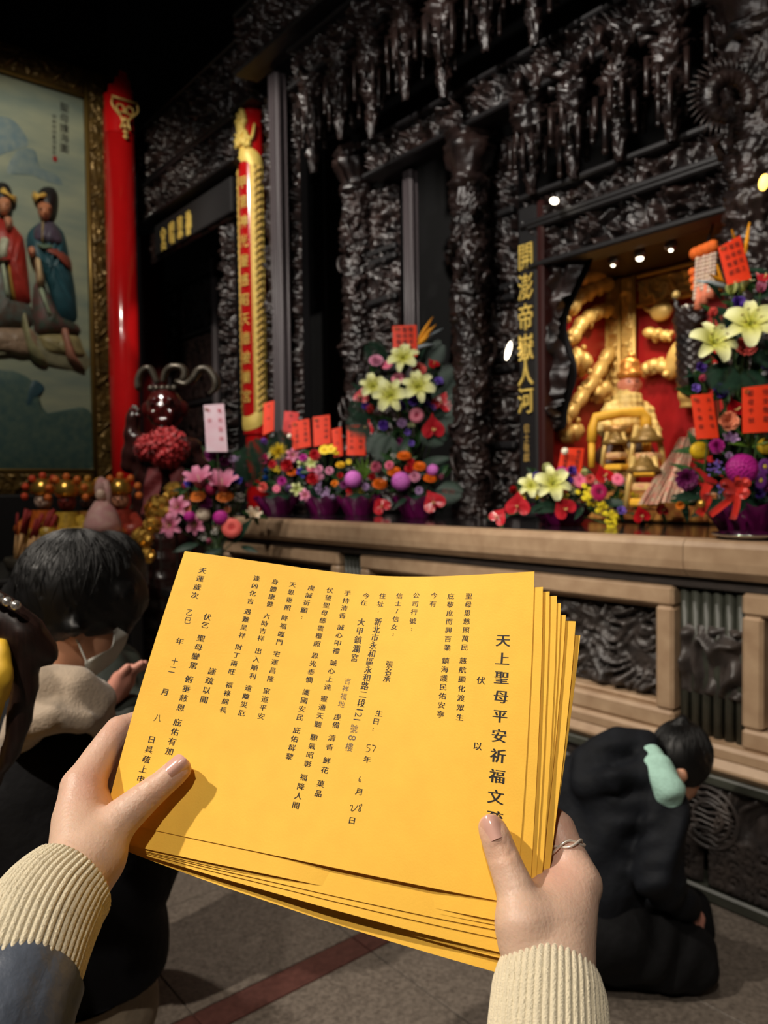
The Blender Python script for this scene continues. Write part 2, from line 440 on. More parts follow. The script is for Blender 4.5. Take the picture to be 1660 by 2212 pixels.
# ================================================================== the setting
M_WOOD = mat('carved_black_wood', (20, 17, 18), 0.33, rgb2=(54, 38, 34), nscale=7, bump=0.25, bscale=90, spec=0.65)
M_WOODP = mat('plain_black_wood', (20, 18, 20), 0.55, noise=0.25, nscale=9, spec=0.55, stretch=(1, 1, 0.1))
M_POST = mat('grey_brown_lacquered_post', (84, 76, 78), 0.4, noise=0.18, nscale=9, spec=0.5, stretch=(1, 1, 0.1))
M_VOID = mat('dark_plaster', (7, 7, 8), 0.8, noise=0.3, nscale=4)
M_FLOOR = mat('speckled_granite', (82, 74, 67), 0.42, rgb2=(122, 112, 102), nscale=85, bump=0.06, bscale=180, detail=8)
M_STRIP = mat('dark_red_granite', (70, 42, 38), 0.35, rgb2=(92, 58, 52), nscale=70, detail=6)
M_JOINT = mat('floor_joint', (48, 44, 41), 0.8)
M_STONE = mat('beige_stone', (152, 124, 97), 0.42, rgb2=(174, 147, 118), nscale=14, bump=0.05, bscale=120, detail=8)
M_COUNTER = mat('polished_black_granite', (26, 25, 27), 0.12, noise=0.3, nscale=60)
M_DSTONE = mat('dark_carved_stone', (48, 44, 43), 0.42, rgb2=(66, 58, 54), nscale=12, bump=0.2, bscale=110)
M_FLUTE = mat('dark_green_stone', (58, 60, 52), 0.42, noise=0.25, nscale=10)
M_GOLD = mat('gold_leaf', (214, 168, 78), 0.3, metal=0.85, noise=0.12, nscale=14)
M_GOLDP = mat('gold_paint', (216, 180, 104), 0.4, metal=0.25, noise=0.1, nscale=16)
M_GOLDB = mat('bright_gold_paint', (250, 214, 110), 0.45, metal=0.1, noise=0.1, nscale=16)
M_RED = mat('red_lacquer', (196, 22, 24), 0.16, spec=0.6, coat=0.5, noise=0.06, nscale=5)
M_REDD = mat('deep_red_panel', (150, 22, 26), 0.35, noise=0.12, nscale=8)
M_VCOL = mat('coloured_petals', (255, 255, 255), 0.5, vcol=True, noise=0.12, nscale=60, spec=0.3)
M_VGLOSS = mat('coloured_gloss', (255, 255, 255), 0.22, vcol=True, noise=0.12, nscale=30, spec=0.6)
M_INK = mat('black_ink', (26, 22, 20), 0.6)

def struct(o): return tag(o, kind='structure')

# floor slab, granite tiles and the dark red band let into it
b = MB(); b.box((-4.6, 0.9, -0.055), (15.4, 9.4, 0.11))
floor = struct(b.build('floor', M_JOINT)); tag(floor, 'grey speckled granite floor with a dark red stone band', None)
TS = 0.585; XB0, XB1 = -2.052, -1.944
tile_me = {}
def tile(x0, x1, y0, y1, m, nm='tile'):
    key = (round(x1-x0, 3), round(y1-y0, 3), nm)
    if key not in tile_me:
        t = MB(); t.box((0, 0, 0), (x1-x0-0.004, y1-y0-0.004, 0.012), bev=0.0015); tile_me[key] = t.mesh(nm, m)
    place(nm, tile_me[key], ((x0+x1)/2, (y0+y1)/2, 0.006+rng.uniform(-0.0006, 0.0006)), floor)
for k in range(-3, 5):
    y0 = 0.36+TS*k; y1 = y0+TS
    if y0 > 2.6: continue
    y1 = min(y1, 2.66)
    for i in range(6): tile(XB1+TS*i, XB1+TS*(i+1), y0, y1, M_FLOOR)
    for i in range(6): tile(XB0-TS*(i+1), XB0-TS*i, y0, y1, M_FLOOR)
    tile(XB0, XB1, y0, y1, M_STRIP, 'band_tile')

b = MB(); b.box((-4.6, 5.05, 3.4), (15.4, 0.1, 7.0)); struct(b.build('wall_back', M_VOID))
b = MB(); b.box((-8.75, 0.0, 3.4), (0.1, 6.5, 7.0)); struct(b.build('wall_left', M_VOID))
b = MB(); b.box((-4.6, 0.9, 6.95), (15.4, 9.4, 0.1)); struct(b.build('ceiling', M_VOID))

# ------------------------------------------------------------------ stone altar
YA = 2.68
altar = empty('altar', (-2.0, YA, 0), 'long beige stone altar counter with framed dark carved panels', 'altar')
for x0, x1 in ((-5.15, -3.66), (-3.66, -1.45), (-1.45, 1.2)):
    b = MB(); prof = [(0, -.0), (-.012, .012), (-.03, .03), (-.034, .06), (-.034, .115), (-.026, .132), (-.01, .14), (.06, .14), (.06, 0)]
    P = np.array([[(x, YA-0.03+p[0], 1.2+p[1]) for p in prof] for x in (x0+0.0015, x1-0.0015)])
    b.grid(P.transpose(1, 0, 2)); n = len(prof)
    b.add(np.concatenate([P[0], P[1]]), [list(range(n)), list(range(n, 2*n))[::-1]])
    b.build('top_slab', M_STONE, altar)
b = MB(); b.box((-1.975, (YA+0.03+4.95)/2, 1.27), (6.34, 4.95-YA-0.03, 0.136)); b.build('counter_top', M_COUNTER, altar)
b = MB(); b.box((-1.975, YA+1.2, 0.6), (6.3, 2.1, 1.18)); b.build('core', M_DSTONE, altar)
def rail(x0, x1, z0, z1, y0, y1, m=M_STONE, nm='frame_rail', bev=0.012):
    b = MB(); b.box(((x0+x1)/2, (y0+y1)/2, (z0+z1)/2), (x1-x0, y1-y0, z1-z0), bev=bev); return b.build(nm, m, altar)
rail(-5.1, 1.15, 1.155, 1.2, YA-0.0, YA+0.14, M_DSTONE, 'recess_band', 0.004)
FR = [(-5.1, -3.665), (-3.455, -1.52), (-1.262, 0.9)]
def panel_hf(seed):
    def hf(u, v):
        a = np.maximum(carve(u, v, seed, 9.0), 0.75*carve(u+3, v, seed+8, 17.0))
        dg = np.clip(1-np.abs(((u*0.45+v-0.35) % 0.42)-0.16)/0.09, 0, 1)*0.55
        return np.clip(np.maximum(a*0.9, dg*(0.5+0.5*vnoise(u*22, v*22, seed))), 0, 1)
    return hf
for i, (x0, x1) in enumerate(FR):
    w = 0.075
    rail(x0, x1, 1.075, 1.155, YA-0.012, YA+0.12); rail(x0, x1, 0.6, 0.675, YA-0.012, YA+0.12)
    rail(x0, x0+w, 0.675, 1.075, YA-0.012, YA+0.12, nm='frame_stile'); rail(x1-w, x1, 0.675, 1.075, YA-0.012, YA+0.12, nm='frame_stile')
    for a, c, d, e in ((x0+w, x1-w, 1.058, 1.075), (x0+w, x1-w, 0.675, 0.692)): rail(a, c, d, e, YA+0.03, YA+0.11, nm='inner_moulding', bev=0.005)
    b = MB(); b.grid(relief_grid((x0+w, YA+0.1, 0.692), X_, Z_, x1-x0-2*w, 0.366, 0.075, 31+i, 0.008, 5.0, 0.02, hf=panel_hf(31+i)))
    b.build('carved_panel', M_DSTONE, altar, smooth=True)
rail(-5.15, 1.2, 0.545, 0.6, YA-0.035, YA+0.1, nm='ledge'); rail(-5.15, 1.2, 0.49, 0.552, YA-0.055, YA+0.1, nm='round_moulding', bev=0.026)
for i, (x0, x1) in enumerate(((-3.665, -3.455), (-1.52, -1.262))):
    n = 6; w = (x1-x0)/n
    for k in range(n):
        b = MB(); xx = x0+w*(k+0.5)
        b.tube([(xx, YA+0.045, 0.6), (xx, YA+0.045, 1.155)], w*0.46, 10); b.build('flute', M_FLUTE, altar, smooth=True)
    b = MB(); b.grid(relief_grid((x0+0.01, YA+0.03, 0.755), X_, Z_, x1-x0-0.02, 0.26, 0.06, 55+i, 0.008, 9.0, 0.015))
    b.build('carved_plaque', M_DSTONE, altar, smooth=True)
def wave_hf(u, v):
    r = 0.052; H = np.zeros_like(u)
    for row in range(-1, 9):
        cy = row*r*0.55; sh = (row % 2)*r
        du = ((u-sh+r) % (2*r))-r; dv = v-cy; d = np.hypot(du, dv)
        m = (d < r) & (dv >= -r*0.05)
        hh = 0.45+0.5*np.abs(np.sin(d/r*math.pi*2.5))
        H = np.where(m & (row % 2 == 0), hh, np.where(m, np.maximum(H, hh*0.92), H))
    top = np.clip((v-0.2)/0.05, 0, 1)
    return H*(1-top)+top*carve(u, v, 77, 12)
for i, (x0, x1) in enumerate(((-5.1, -3.56), (-3.54, -1.4), (-1.38, 0.9))):
    b = MB(); b.grid(relief_grid((x0, YA-0.005, 0.06), X_, Z_, x1-x0, 0.39, 0.035, 5, 0.0085, 5.0, 0.012, hf=wave_hf))
    b.build('wave_relief', M_DSTONE, altar, smooth=True)
rail(-5.15, 1.2, 0.452, 0.49, YA-0.05, YA+0.1, M_FLUTE, 'grey_ledge', 0.006)
rail(-5.15, 1.2, 0.012, 0.062, YA-0.04, YA+0.1, M_FLUTE, 'kerb', 0.008)
c0 = onY(1530, 1765, YA-0.03)
b = MB()
for r in (0.055, 0.085, 0.112):
    b.tube([c0+np.array([math.cos(t)*r, 0, math.sin(t)*r]) for t in np.linspace(0, 2*math.pi, 40)], 0.008, 6, caps=False)
for k in range(9):
    z = -0.09+k*0.022; hw = math.sqrt(max(0, 0.1**2-z*z))
    b.tube([c0+np.array([t*hw, -0.004*math.sin(t*3+k), z+0.006*math.sin(t*6+k)]) for t in np.linspace(-1, 1, 9)], 0.006, 6)
b.build('round_medallion', M_DSTONE, altar, smooth=True)

# ------------------------------------------------------------------ carved black timber screen
def carved_beam(name, x0, x1, z0, z1, Y, depth, seed, label, cat='beam', sc=9.0, res=0.0095, rails=True, th=0.12, m=M_WOOD):
    o = empty(name, ((x0+x1)/2, Y, z0), label, cat, kind='thing')
    b = MB(); b.box(((x0+x1)/2, Y+th/2+0.004, (z0+z1)/2), (x1-x0, th, z1-z0)); b.build('back_board', M_WOODP, o)
    b = MB(); b.grid(relief_grid((x0, Y, z0), X_, Z_, x1-x0, z1-z0, depth*1.3, seed, res, sc*1.75, 0.01)); b.build('carving', m, o, smooth=True)
    if rails:
        for z in (z0, z1):
            b = MB(); b.box(((x0+x1)/2, Y-depth*0.45, z), (x1-x0, depth*1.5, 0.035), bev=0.01); b.build('moulding', M_WOODP, o)
    return o
carved_beam('carved_beam', -5.75, -0.6, 4.98, 5.45, 3.3, 0.09, 11, 'upper of the two carved black beams running over the red couplet board', sc=8)
carved_beam('carved_beam', -5.02, -0.6, 4.58, 4.86, 3.36, 0.1, 12, 'lower carved black beam over the couplet board, directly above the pendants', sc=9)
carved_beam('carved_beam', -4.42, -0.6, 3.79, 4.02, 3.58, 0.08, 13, 'carved black beam crossing behind the upper pendants above the tall bouquet', sc=10)
carved_beam('carved_beam', -2.95, -0.6, 3.04, 3.2, 3.56, 0.07, 14, 'thin carved beam just above the frieze over the gilded niche', sc=11)
carved_beam('carved_frieze', -2.9, -0.6, 2.8, 3.02, 3.58, 0.08, 15, 'carved frieze of scrolls immediately above the gilded niche', 'frieze', sc=9)
carved_beam('carved_beam', -8.6, -6.0, 5.0, 5.6, 3.62, 0.1, 16, 'highest carved beam over the dark side shrine next to the painting', sc=7)
carved_beam('carved_beam', -8.45, -6.25, 4.52, 4.9, 3.56, 0.1, 17, 'carved lintel band above the gold characters of the side shrine', sc=9)

plq = empty('name_board', (-7.3, 3.54, 4.08), 'dark lintel board with four gold characters over the side shrine', 'sign')
b = MB(); b.grid(relief_grid((-8.45, 3.6, 4.1), X_, Z_, 2.2, 0.38, 0.05, 23, 0.018, 8, 0.01)); b.build('carving', M_WOOD, plq, smooth=True)
b = MB(); b.box((-7.33, 3.56, 4.29), (1.75, 0.05, 0.33), bev=0.01); b.build('board', mat('matt_black_board', (24, 22, 23), 0.75), plq)
gx = [onY(x, y, 3.53) for x, y in ((354, 517), (372, 503), (390, 492), (408, 482))]
for ch, p in zip('宮昭恩神', gx):
    b = MB(); letters_thick(b, ch, (p[0], 3.535, p[2]), X_, Z_, 0.26, 0.3, 0.02, wide=0.44); b.build('gold_character', M_GOLDB, plq)

def pend_mesh(L, r, seed):
    b = MB(); rg = np.random.default_rng(seed)
    prof = [(0.3, 0), (0.75, -0.04), (0.9, -0.1), (0.55, -0.16), (0.8, -0.2), (1.0, -0.3), (0.85, -0.4), (0.5, -0.46), (0.7, -0.5), (0.75, -0.6), (0.45, -0.66), (0.3, -0.72), (0.46, -0.78), (0.34, -0.9), (0.2, -1.0)]
    seg = 30; th = np.linspace(0, 2*math.pi, seg, endpoint=False); zz = np.interp(np.linspace(0, 1, 70), np.linspace(0, 1, len(prof)), [p[1] for p in prof]); rr = np.interp(np.linspace(0, 1, 70), np.linspace(0, 1, len(prof)), [p[0] for p in prof])
    T, Zg = np.meshgrid(th, zz); Rg = np.repeat(rr[:, None], seg, 1)*r
    H = carve(T*r*1.2, Zg*L, seed, 34); Rg = Rg*(0.62+0.6*H)
    b.grid(np.stack([Rg*np.cos(T), Rg*np.sin(T), Zg*L], -1), wrap=True)
    for k in range(11):
        a = 2*math.pi*k/11+rg.uniform(0, .3); q = r*(1.05 if k % 2 else 0.7); l0 = -rg.uniform(0.25, 0.55)*L; l1 = l0-rg.uniform(0.22, 0.4)*L
        b.tube([(q*math.cos(a), q*math.sin(a), l0), (q*math.cos(a), q*math.sin(a), l1)], 0.013, 6)
        b.ball((q*math.cos(a), q*math.sin(a), l1), 0.016, 6, 4)
    for k in range(3):
        a = 2*math.pi*k/3+seed; b.tube([(r*0.8*math.cos(a), r*0.8*math.sin(a), -0.05*L), (r*1.5*math.cos(a), r*1.5*math.sin(a), -0.02*L), (r*1.6*math.cos(a), r*1.6*math.sin(a), -0.14*L)], [0.03, 0.024, 0.01], 6)
    return b.mesh('hanging_pendant', M_WOOD, smooth=True)
ORD = 'first second third fourth fifth sixth seventh eighth ninth tenth last'.split()
PM = [pend_mesh(0.72, 0.12, 3), pend_mesh(0.6, 0.11, 8), pend_mesh(0.5, 0.1, 5)]
for k in range(9):
    o = place('hanging_pendant', PM[k % 2], (-4.72+0.345*k, 3.27, 4.58), None, np.array(Matrix.Rotation(k*0.7, 3, 'Z')))
    tag(o, '%s carved black pendant from the left in the upper row under the double beam' % ORD[k], 'pendant', 'pendants of the upper row')
for k in range(5):
    o = place('hanging_pendant', PM[2], (-2.83+0.285*k, 3.46, 3.78), None, np.array(Matrix.Rotation(k*0.9, 3, 'Z')), (1.15, 1.15, 1.2))
    tag(o, '%s carved black pendant from the left in the lower row above the niche' % ORD[k], 'pendant', 'pendants of the lower row')

def dragon_column(name, x, y, z0, z1, r, seed, label):
    o = empty(name, (x, y, z0), label, 'column', kind='thing')
    nz = int((z1-z0)/0.011); seg = 72
    T, Zg = np.meshgrid(np.linspace(0, 2*math.pi, seg, endpoint=False), np.linspace(z0, z1-0.34, nz))
    H = carve(T*r, Zg, seed, 21.0); coil = np.clip(1-np.abs(((Zg/0.85-T/(2*math.pi)) % 1)-0.5)/0.17, 0, 1)**0.5
    Rg = r*(0.7+0.3*H+0.2*coil*(0.75+0.25*np.sin(Zg*90+T*3)))
    b = MB(); b.grid(np.stack([x+Rg*np.cos(T), y+Rg*np.sin(T), Zg], -1), wrap=True); b.build('carved_shaft', M_WOOD, o, smooth=True)
    prof = [(r*0.8, z1-0.36), (r*1.05, z1-0.33), (r*1.05, z1-0.3), (r*0.8, z1-0.27), (r*1.25, z1-0.15), (r*1.4, z1-0.1), (r*1.1, z1-0.05), (r*1.3, z1)]
    b = MB(); zz = np.linspace(0, 1, 24); pr = np.interp(zz, np.linspace(0, 1, len(prof)), [p[0] for p in prof]); pz = np.interp(zz, np.linspace(0, 1, len(prof)), [p[1] for p in prof])
    T, K = np.meshgrid(np.linspace(0, 2*math.pi, 36, endpoint=False), np.arange(24)); Rg = pr[K]*(0.86+0.25*carve(T*r, pz[K], seed+9, 16))
    b.grid(np.stack([x+Rg*np.cos(T), y+Rg*np.sin(T), pz[K]], -1), wrap=True); b.build('capital', M_WOOD, o, smooth=True)
    rg = np.random.default_rng(seed)
    for k in range(26):
        z = rg.uniform(z0+0.1, z1-0.5); a = rg.uniform(0, 6.28); q = r*0.95; b = MB()
        pts = [(x+(q+0.03*math.sin(t*3))*math.cos(a+t*0.5), y+(q+0.03*math.sin(t*3))*math.sin(a+t*0.5), z+0.1*t*(1 if k % 2 else -1)+0.03*math.sin(t*5)) for t in np.linspace(0, 1.4, 8)]
        b.tube(pts, np.linspace(0.022, 0.006, 8), 6); b.build('scroll', M_WOOD, o, smooth=True)
    return o
dragon_column('dragon_column', -4.86, 3.8, 1.34, 4.2, 0.155, 41, 'carved dragon column rising between the red cards and the tall bouquet')
dragon_column('dragon_column', -3.47, 3.62, 1.34, 3.79, 0.135, 42, 'carved dragon column rising right behind the tall bouquet')
q3 = onY(1605, 215, 3.25)
dc = dragon_column('dragon_column', q3[0]+0.02, 3.4, 1.345, q3[2]+0.62, 0.17, 43, 'thick carved dragon column with a spiked ring at the upper right corner')
b = MB(); R3 = 0.085; ctr = np.array([q3[0]-0.03, 3.2, q3[2]])
U3 = RT0; ring = [ctr+U3*R3*math.cos(t)+Z_*R3*math.sin(t) for t in np.linspace(-0.6, 5.0, 44)]
b.tube(ring, np.concatenate([np.linspace(0.03, 0.036, 30), np.linspace(0.036, 0.014, 14)])*(0.82+0.3*np.abs(np.sin(np.arange(44)*1.9))), 10)
for t in np.linspace(-0.5, 4.6, 32):
    d = U3*math.cos(t)+Z_*math.sin(t); p = ctr+d*(R3+0.03)
    b.tube([p, p+d*0.03+np.cross(d, FW)*0.006, p+d*0.065+np.cross(d, FW)*0.022], [0.009, 0.006, 0.001], 5)
b.build('spiked_ring', M_WOOD, dc, smooth=True)

def post(name, x, y, z0, z1, w, label, m=M_POST, grooves=True):
    o = empty(name, (x, y, z0), label, 'post', kind='thing')
    b = MB(); b.box((x, y, (z0+z1)/2), (w, w, z1-z0), bev=w*0.12); b.build('shaft', m, o)
    if grooves:
        for dx, dy in ((-w*0.28, -w/2), (w*0.02, -w/2), (w*0.3, -w/2), (w/2, -w*0.25), (w/2, w*0.25)):
            b = MB(); b.tube([(x+dx, y+dy, z0+0.01), (x+dx, y+dy, z1-0.01)], w*0.1, 8); b.build('bead', m, o, smooth=True)
    return o
p = onY(604, 500, 3.45); post('wooden_post', p[0], 3.46, 0.012, 4.95, 0.12, 'tall grey-brown moulded post beside the red couplet column')
p = onY(875, 500, 3.62); post('wooden_post', p[0], 3.68, 1.345, 3.79, 0.085, 'slim grey post directly behind the card of the tall bouquet')

def carved_panel(name, px0, px1, Y, z0, z1, seed, label, rails=(), sc=10, m=M_WOOD, depth=0.07):
    a = onY(px0, 800, Y)[0]; c = onY(px1, 800, Y)[0]
    o = empty(name, ((a+c)/2, Y, z0), label, 'panel', kind='thing')
    b = MB(); b.box(((a+c)/2, Y+0.04, (z0+z1)/2), (c-a, 0.06, z1-z0)); b.build('back_board', M_WOODP, o)
    b = MB(); b.grid(relief_grid((a, Y, z0), X_, Z_, c-a, z1-z0, depth*1.2, seed, 0.0095, sc*1.8, 0.01)); b.build('carving', m, o, smooth=True)
    for z in rails:
        b = MB(); b.box(((a+c)/2, Y-0.03, z), (c-a, 0.06, 0.05), bev=0.012); b.build('cross_rail', M_WOODP, o)
    return o
carved_panel('carved_screen', 586, 597, 3.58, 0.012, 4.95, 61, 'narrow carved strip between the red couplet column and the moulded post')
carved_panel('carved_screen', 624, 656, 3.62, 0.012, 4.95, 62, 'narrow carved strip on the far side of the moulded post', depth=0.09)
carved_panel('carved_screen', 806, 868, 3.76, 1.345, 3.79, 63, 'carved panel with cross rails between the dragon column and slim post', rails=(1.9, 2.35, 2.42, 2.95, 3.25, 3.32))
carved_panel('carved_screen', 1058, 1122, 3.84, 1.345, 3.79, 64, 'carved panel with cross rails left of the gold calligraphy board', rails=(1.8, 2.3, 2.36, 2.75, 2.82, 3.3))
carved_panel('carved_screen', 490, 512, 3.66, 0.012, 5.0, 65, 'carved door jamb of the side shrine left of the red couplet column', depth=0.09)
# curved jamb of the niche
jb = empty('niche_jamb', (-2.82, 3.55, 1.345), 'wavy edged carved jamb at the left side of the gilded niche', 'jamb', kind='thing')
b = MB(); vv = np.linspace(0, 1, 110); uu = np.linspace(0, 1, 18); UU, VV = np.meshgrid(uu, vv)
xl = onY(1168, 800, 3.55)[0]; zz = 1.5+1.32*VV
wid = np.where(VV < 0.27, 0.01+0.0*VV, 0.14+0.035*np.sin(VV*15)+0.13*np.clip((VV-0.7)/0.3, 0, 1)**2)*np.clip((VV-0.18)/0.12, 0.02, 1)
b.grid(np.stack([xl+UU*wid, 3.6-0.085*carve(UU*wid, VV*1.32, 71, 11)-0.02*np.sin(UU*3.14), zz], -1)); b.build('carving', M_WOOD, jb, smooth=True)
b = MB(); b.grid(np.stack([xl+UU*wid, np.full_like(UU, 3.66), zz], -1), flip=True); b.build('back_board', M_WOODP, jb)

# calligraphy board with gold characters
xa, xb = onY(1120, 700, 3.5)[0], onY(1160, 700, 3.5)[0]
cb = empty('calligraphy_board', ((xa+xb)/2, 3.5, 1.345), 'narrow black couplet board with gold characters left of the gilded niche', 'sign')
b = MB(); b.box(((xa+xb)/2, 3.53, 2.25), (xb-xa, 0.06, 1.81), bev=0.012); b.build('board', M_WOODP, cb)
b = MB(); b.box((xb+0.03, 3.54, 2.25), (0.05, 0.1, 1.81), bev=0.012); b.build('edge_strip', mat('dark_red_edge', (58, 26, 24), 0.35), cb)
for ch, y in zip('開澎帝嶽人河', (553, 620, 685, 750, 805, 865)):
    p = onY(1137, y, 3.495); b = MB(); letters_thick(b, ch, (p[0], 3.499, p[2]), X_, Z_, 0.165, 0.1, 0.012, wide=0.72); b.build('gold_character', M_GOLDB, cb)
for i, ch in enumerate('信士敬獻'):
    p = onY(1138, 925+i*21, 3.495); b = MB(); letters_thick(b, ch, (p[0], 3.499, p[2]), X_, Z_, 0.055, 0.05, 0.006, wide=0.8); b.build('small_gold_character', M_GOLDP, cb)

# ------------------------------------------------------------------ red columns
def round_col(name, x, y, z0, z1, r, m, label):
    o = empty(name, (x, y, z0), label, 'column', kind='thing')
    b = MB(); b.lathe([(r, z0), (r, z1)], 40, (x, y, 0)); b.build('shaft', m, o, smooth=True)
    return o
pc = onY(550, 560, 3.66); XC, YC, RC = pc[0], 3.66, 0.112
cc = round_col('red_column', XC, YC, 0.012, 5.05, RC, M_RED, 'round red lacquered column behind the gold-bordered couplet board')
# curved couplet board on the column
cp = empty('couplet_board', (XC, YC-RC, 2.0), 'curved red couplet board with gold characters and a braided gold border', 'sign')
def cyl(a, z, r=RC+0.02): return np.array([XC+r*math.sin(a), YC-r*math.cos(a), z])
zt, zb = 4.62, 2.04; AC = 0.2
b = MB(); AA, ZZ = np.meshgrid(np.linspace(AC-1.5, AC+1.5, 30), np.linspace(zb, zt+0.34, 10))
b.grid(np.stack([XC+(RC+0.018)*np.sin(AA), YC-(RC+0.018)*np.cos(AA), ZZ], -1)); b.build('board', M_RED, cp, smooth=True)
for sgn in (-1, 1):
    a0 = AC+sgn*1.12; wa = 0.48
    b = MB(); AA, ZZ = np.meshgrid(np.linspace(a0-wa, a0+wa, 11), np.linspace(zb+0.2, zt-0.15, 60))
    rr = RC+0.022+0.007*np.cos((AA-a0)/wa*1.4)
    b.grid(np.stack([XC+rr*np.sin(AA), YC-rr*np.cos(AA), ZZ], -1)); b.build('border_side', M_GOLDB, cp, smooth=True)
    for ph in (0, math.pi):
        b = MB(); zs = np.linspace(zb+0.2, zt-0.15, 260)
        b.tube([cyl(a0+0.2*math.sin(z*2*math.pi/0.13+ph), z, RC+0.031+0.005*math.cos(z*2*math.pi/0.13+ph)) for z in zs], 0.009, 6); b.build('braid', M_GOLDP, cp, smooth=True)
    for e in (-0.4, 0.4):
        b = MB(); b.tube([cyl(a0+e, zb+0.2, RC+0.024), cyl(a0+e, zt-0.15, RC+0.024)], 0.006, 6); b.build('edge_bead', M_GOLDB, cp, smooth=True)
for z0, q in ((zt-0.15, 1), (zb+0.2, -1)):
    b = MB(); t, w = np.meshgrid(np.linspace(0, math.pi, 30), np.linspace(0, 1, 7))
    rad = 0.64+0.96*w; aa = AC+rad*np.cos(t); z = z0+q*(0.04+0.13*w)*np.sin(t); rr = RC+0.022+0.008*np.sin(w*math.pi)
    b.grid(np.stack([XC+rr*np.sin(aa), YC-rr*np.cos(aa), z], -1), flip=q > 0); b.build('border_end', M_GOLDB, cp, smooth=True)
txt = '甲第神光靈感昭天德被蘭宮'
for i, ch in enumerate(txt):
    z = zt-0.3-i*0.176; g, F = glyph(ch); b = MB(); a = AC+0.1+g[:, 0]*0.72
    for rr in (0.026, 0.032): b.add(np.array([cyl(ai, z+yi*0.125, RC+rr) for ai, yi in zip(a, g[:, 1])]), F)
    b.build('gold_character', M_GOLDB, cp)
# gold flower finial over the border
b = MB(); rg = np.random.default_rng(4)
for k in range(60):
    t = k/60; a = AC+0.05+rg.uniform(-0.6, 0.6)*(1-t*0.55); z = zt+0.03+0.28*t+rg.uniform(-.02, .02); b.ball(cyl(a, z, RC+0.03), 0.024+0.01*rg.random(), 7, 5)
for q in (-1, 1): b.tube([cyl(AC+0.1+q*(0.2+0.7*t), zt+0.02+0.2*t*t+0.05*math.sin(t*6), RC+0.04) for t in np.linspace(0, 1, 14)], np.linspace(0.03, 0.012, 14), 8)
b.build('gold_finial', M_GOLDB, cp, smooth=True)

p = onX(268, 600, -8.12); rc = round_col('red_column', -8.17, p[1], 0.012, 5.55, 0.16, M_RED, 'round red lacquered column in the corner beside the framed painting')
# pointed board with gold motif on the corner column
b = MB(); N1 = np.array([1.0, 0, 0]); O1 = np.array([-8.005, p[1], 0])
PH, KK = np.meshgrid(np.linspace(-1.35, 1.35, 40), np.linspace(0, 1, 8)); tp = np.where(np.abs(PH) < 0.3, 5.93, np.where(np.abs(PH) < 0.55, 5.86, np.where(np.abs(PH) < 0.95, 5.78, 5.7)))
b.grid(np.stack([-8.17+0.166*np.cos(PH), p[1]+0.166*np.sin(PH), 5.3+(tp-5.3)*KK], -1)); b.build('crowned_top', M_RED, rc, smooth=False)
b = MB()
for s in (-1, 1):
    b.tube([O1+Y_*s*(0.13-0.1*t+0.03*math.sin(t*7))+Z_*(5.6-0.28*t)+N1*0.03 for t in np.linspace(0, 1, 14)], 0.012, 6)
    b.tube([O1+Y_*s*(0.05+0.04*math.cos(t))+Z_*(5.52+0.04*math.sin(t))+N1*0.03 for t in np.linspace(0, 6.28, 14)], 0.01, 6)
b.tube([O1+Y_*(-.14)+Z_*5.62+N1*.03, O1+Y_*.14+Z_*5.62+N1*.03], 0.012, 6)
for z in (5.5, 5.42, 5.35, 5.29, 5.24): b.ball(O1+Z_*z+N1*0.03, (0.012, 0.03, 0.025), 8, 5)
b.build('gold_motif', M_GOLDP, rc, smooth=True)
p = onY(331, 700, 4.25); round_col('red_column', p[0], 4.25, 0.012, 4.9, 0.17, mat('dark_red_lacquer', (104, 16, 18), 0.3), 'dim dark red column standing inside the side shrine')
# inside of the side shrine
p0, p1 = onY(360, 700, 4.5), onY(470, 700, 4.5)
sh = empty('shrine_door', ((p0[0]+p1[0])/2, 4.5, 0.012), 'carved dark door leaf inside the side shrine behind the guardian statue', 'door', kind='thing')
b = MB(); b.box(((p0[0]+p1[0])/2, 4.54, 2.2), (p1[0]-p0[0], 0.06, 4.376)); b.build('leaf', M_WOODP, sh)
for a in (p0[0]+0.05, p1[0]-0.05): b = MB(); b.box((a, 4.49, 2.2), (0.09, 0.06, 4.376), bev=0.012); b.build('stile', M_POST, sh)
for z0, z1, sd in ((0.5, 1.2, 3), (1.3, 2.1, 4), (2.2, 2.6, 5), (2.7, 3.5, 6), (3.6, 4.2, 7)):
    b = MB(); b.grid(relief_grid((p0[0]+0.1, 4.51, z0), X_, Z_, p1[0]-p0[0]-0.2, z1-z0, 0.04, sd, 0.02, 9, 0.02)); b.build('carved_field', M_WOOD, sh, smooth=True)
    b = MB(); b.box(((p0[0]+p1[0])/2, 4.49, z1+0.05), (p1[0]-p0[0]-0.18, 0.05, 0.05), bev=0.01); b.build('cross_rail', M_WOODP, sh)
# scroll finial on the side gate
b = MB(); fx = onY(297, 345, 3.5)
for k in range(9):
    t = k/9*6.28; b.ball(fx+np.array([0.09*math.cos(t), 0, 0.11*math.sin(t)]), (0.06, 0.06, 0.06), 8, 6)
b.ball(fx, (0.09, 0.07, 0.1), 8, 6)
tag(b.build('scroll_finial', M_WOOD, None, smooth=True), 'carved scroll knob at the corner of the side shrine gate', 'finial')
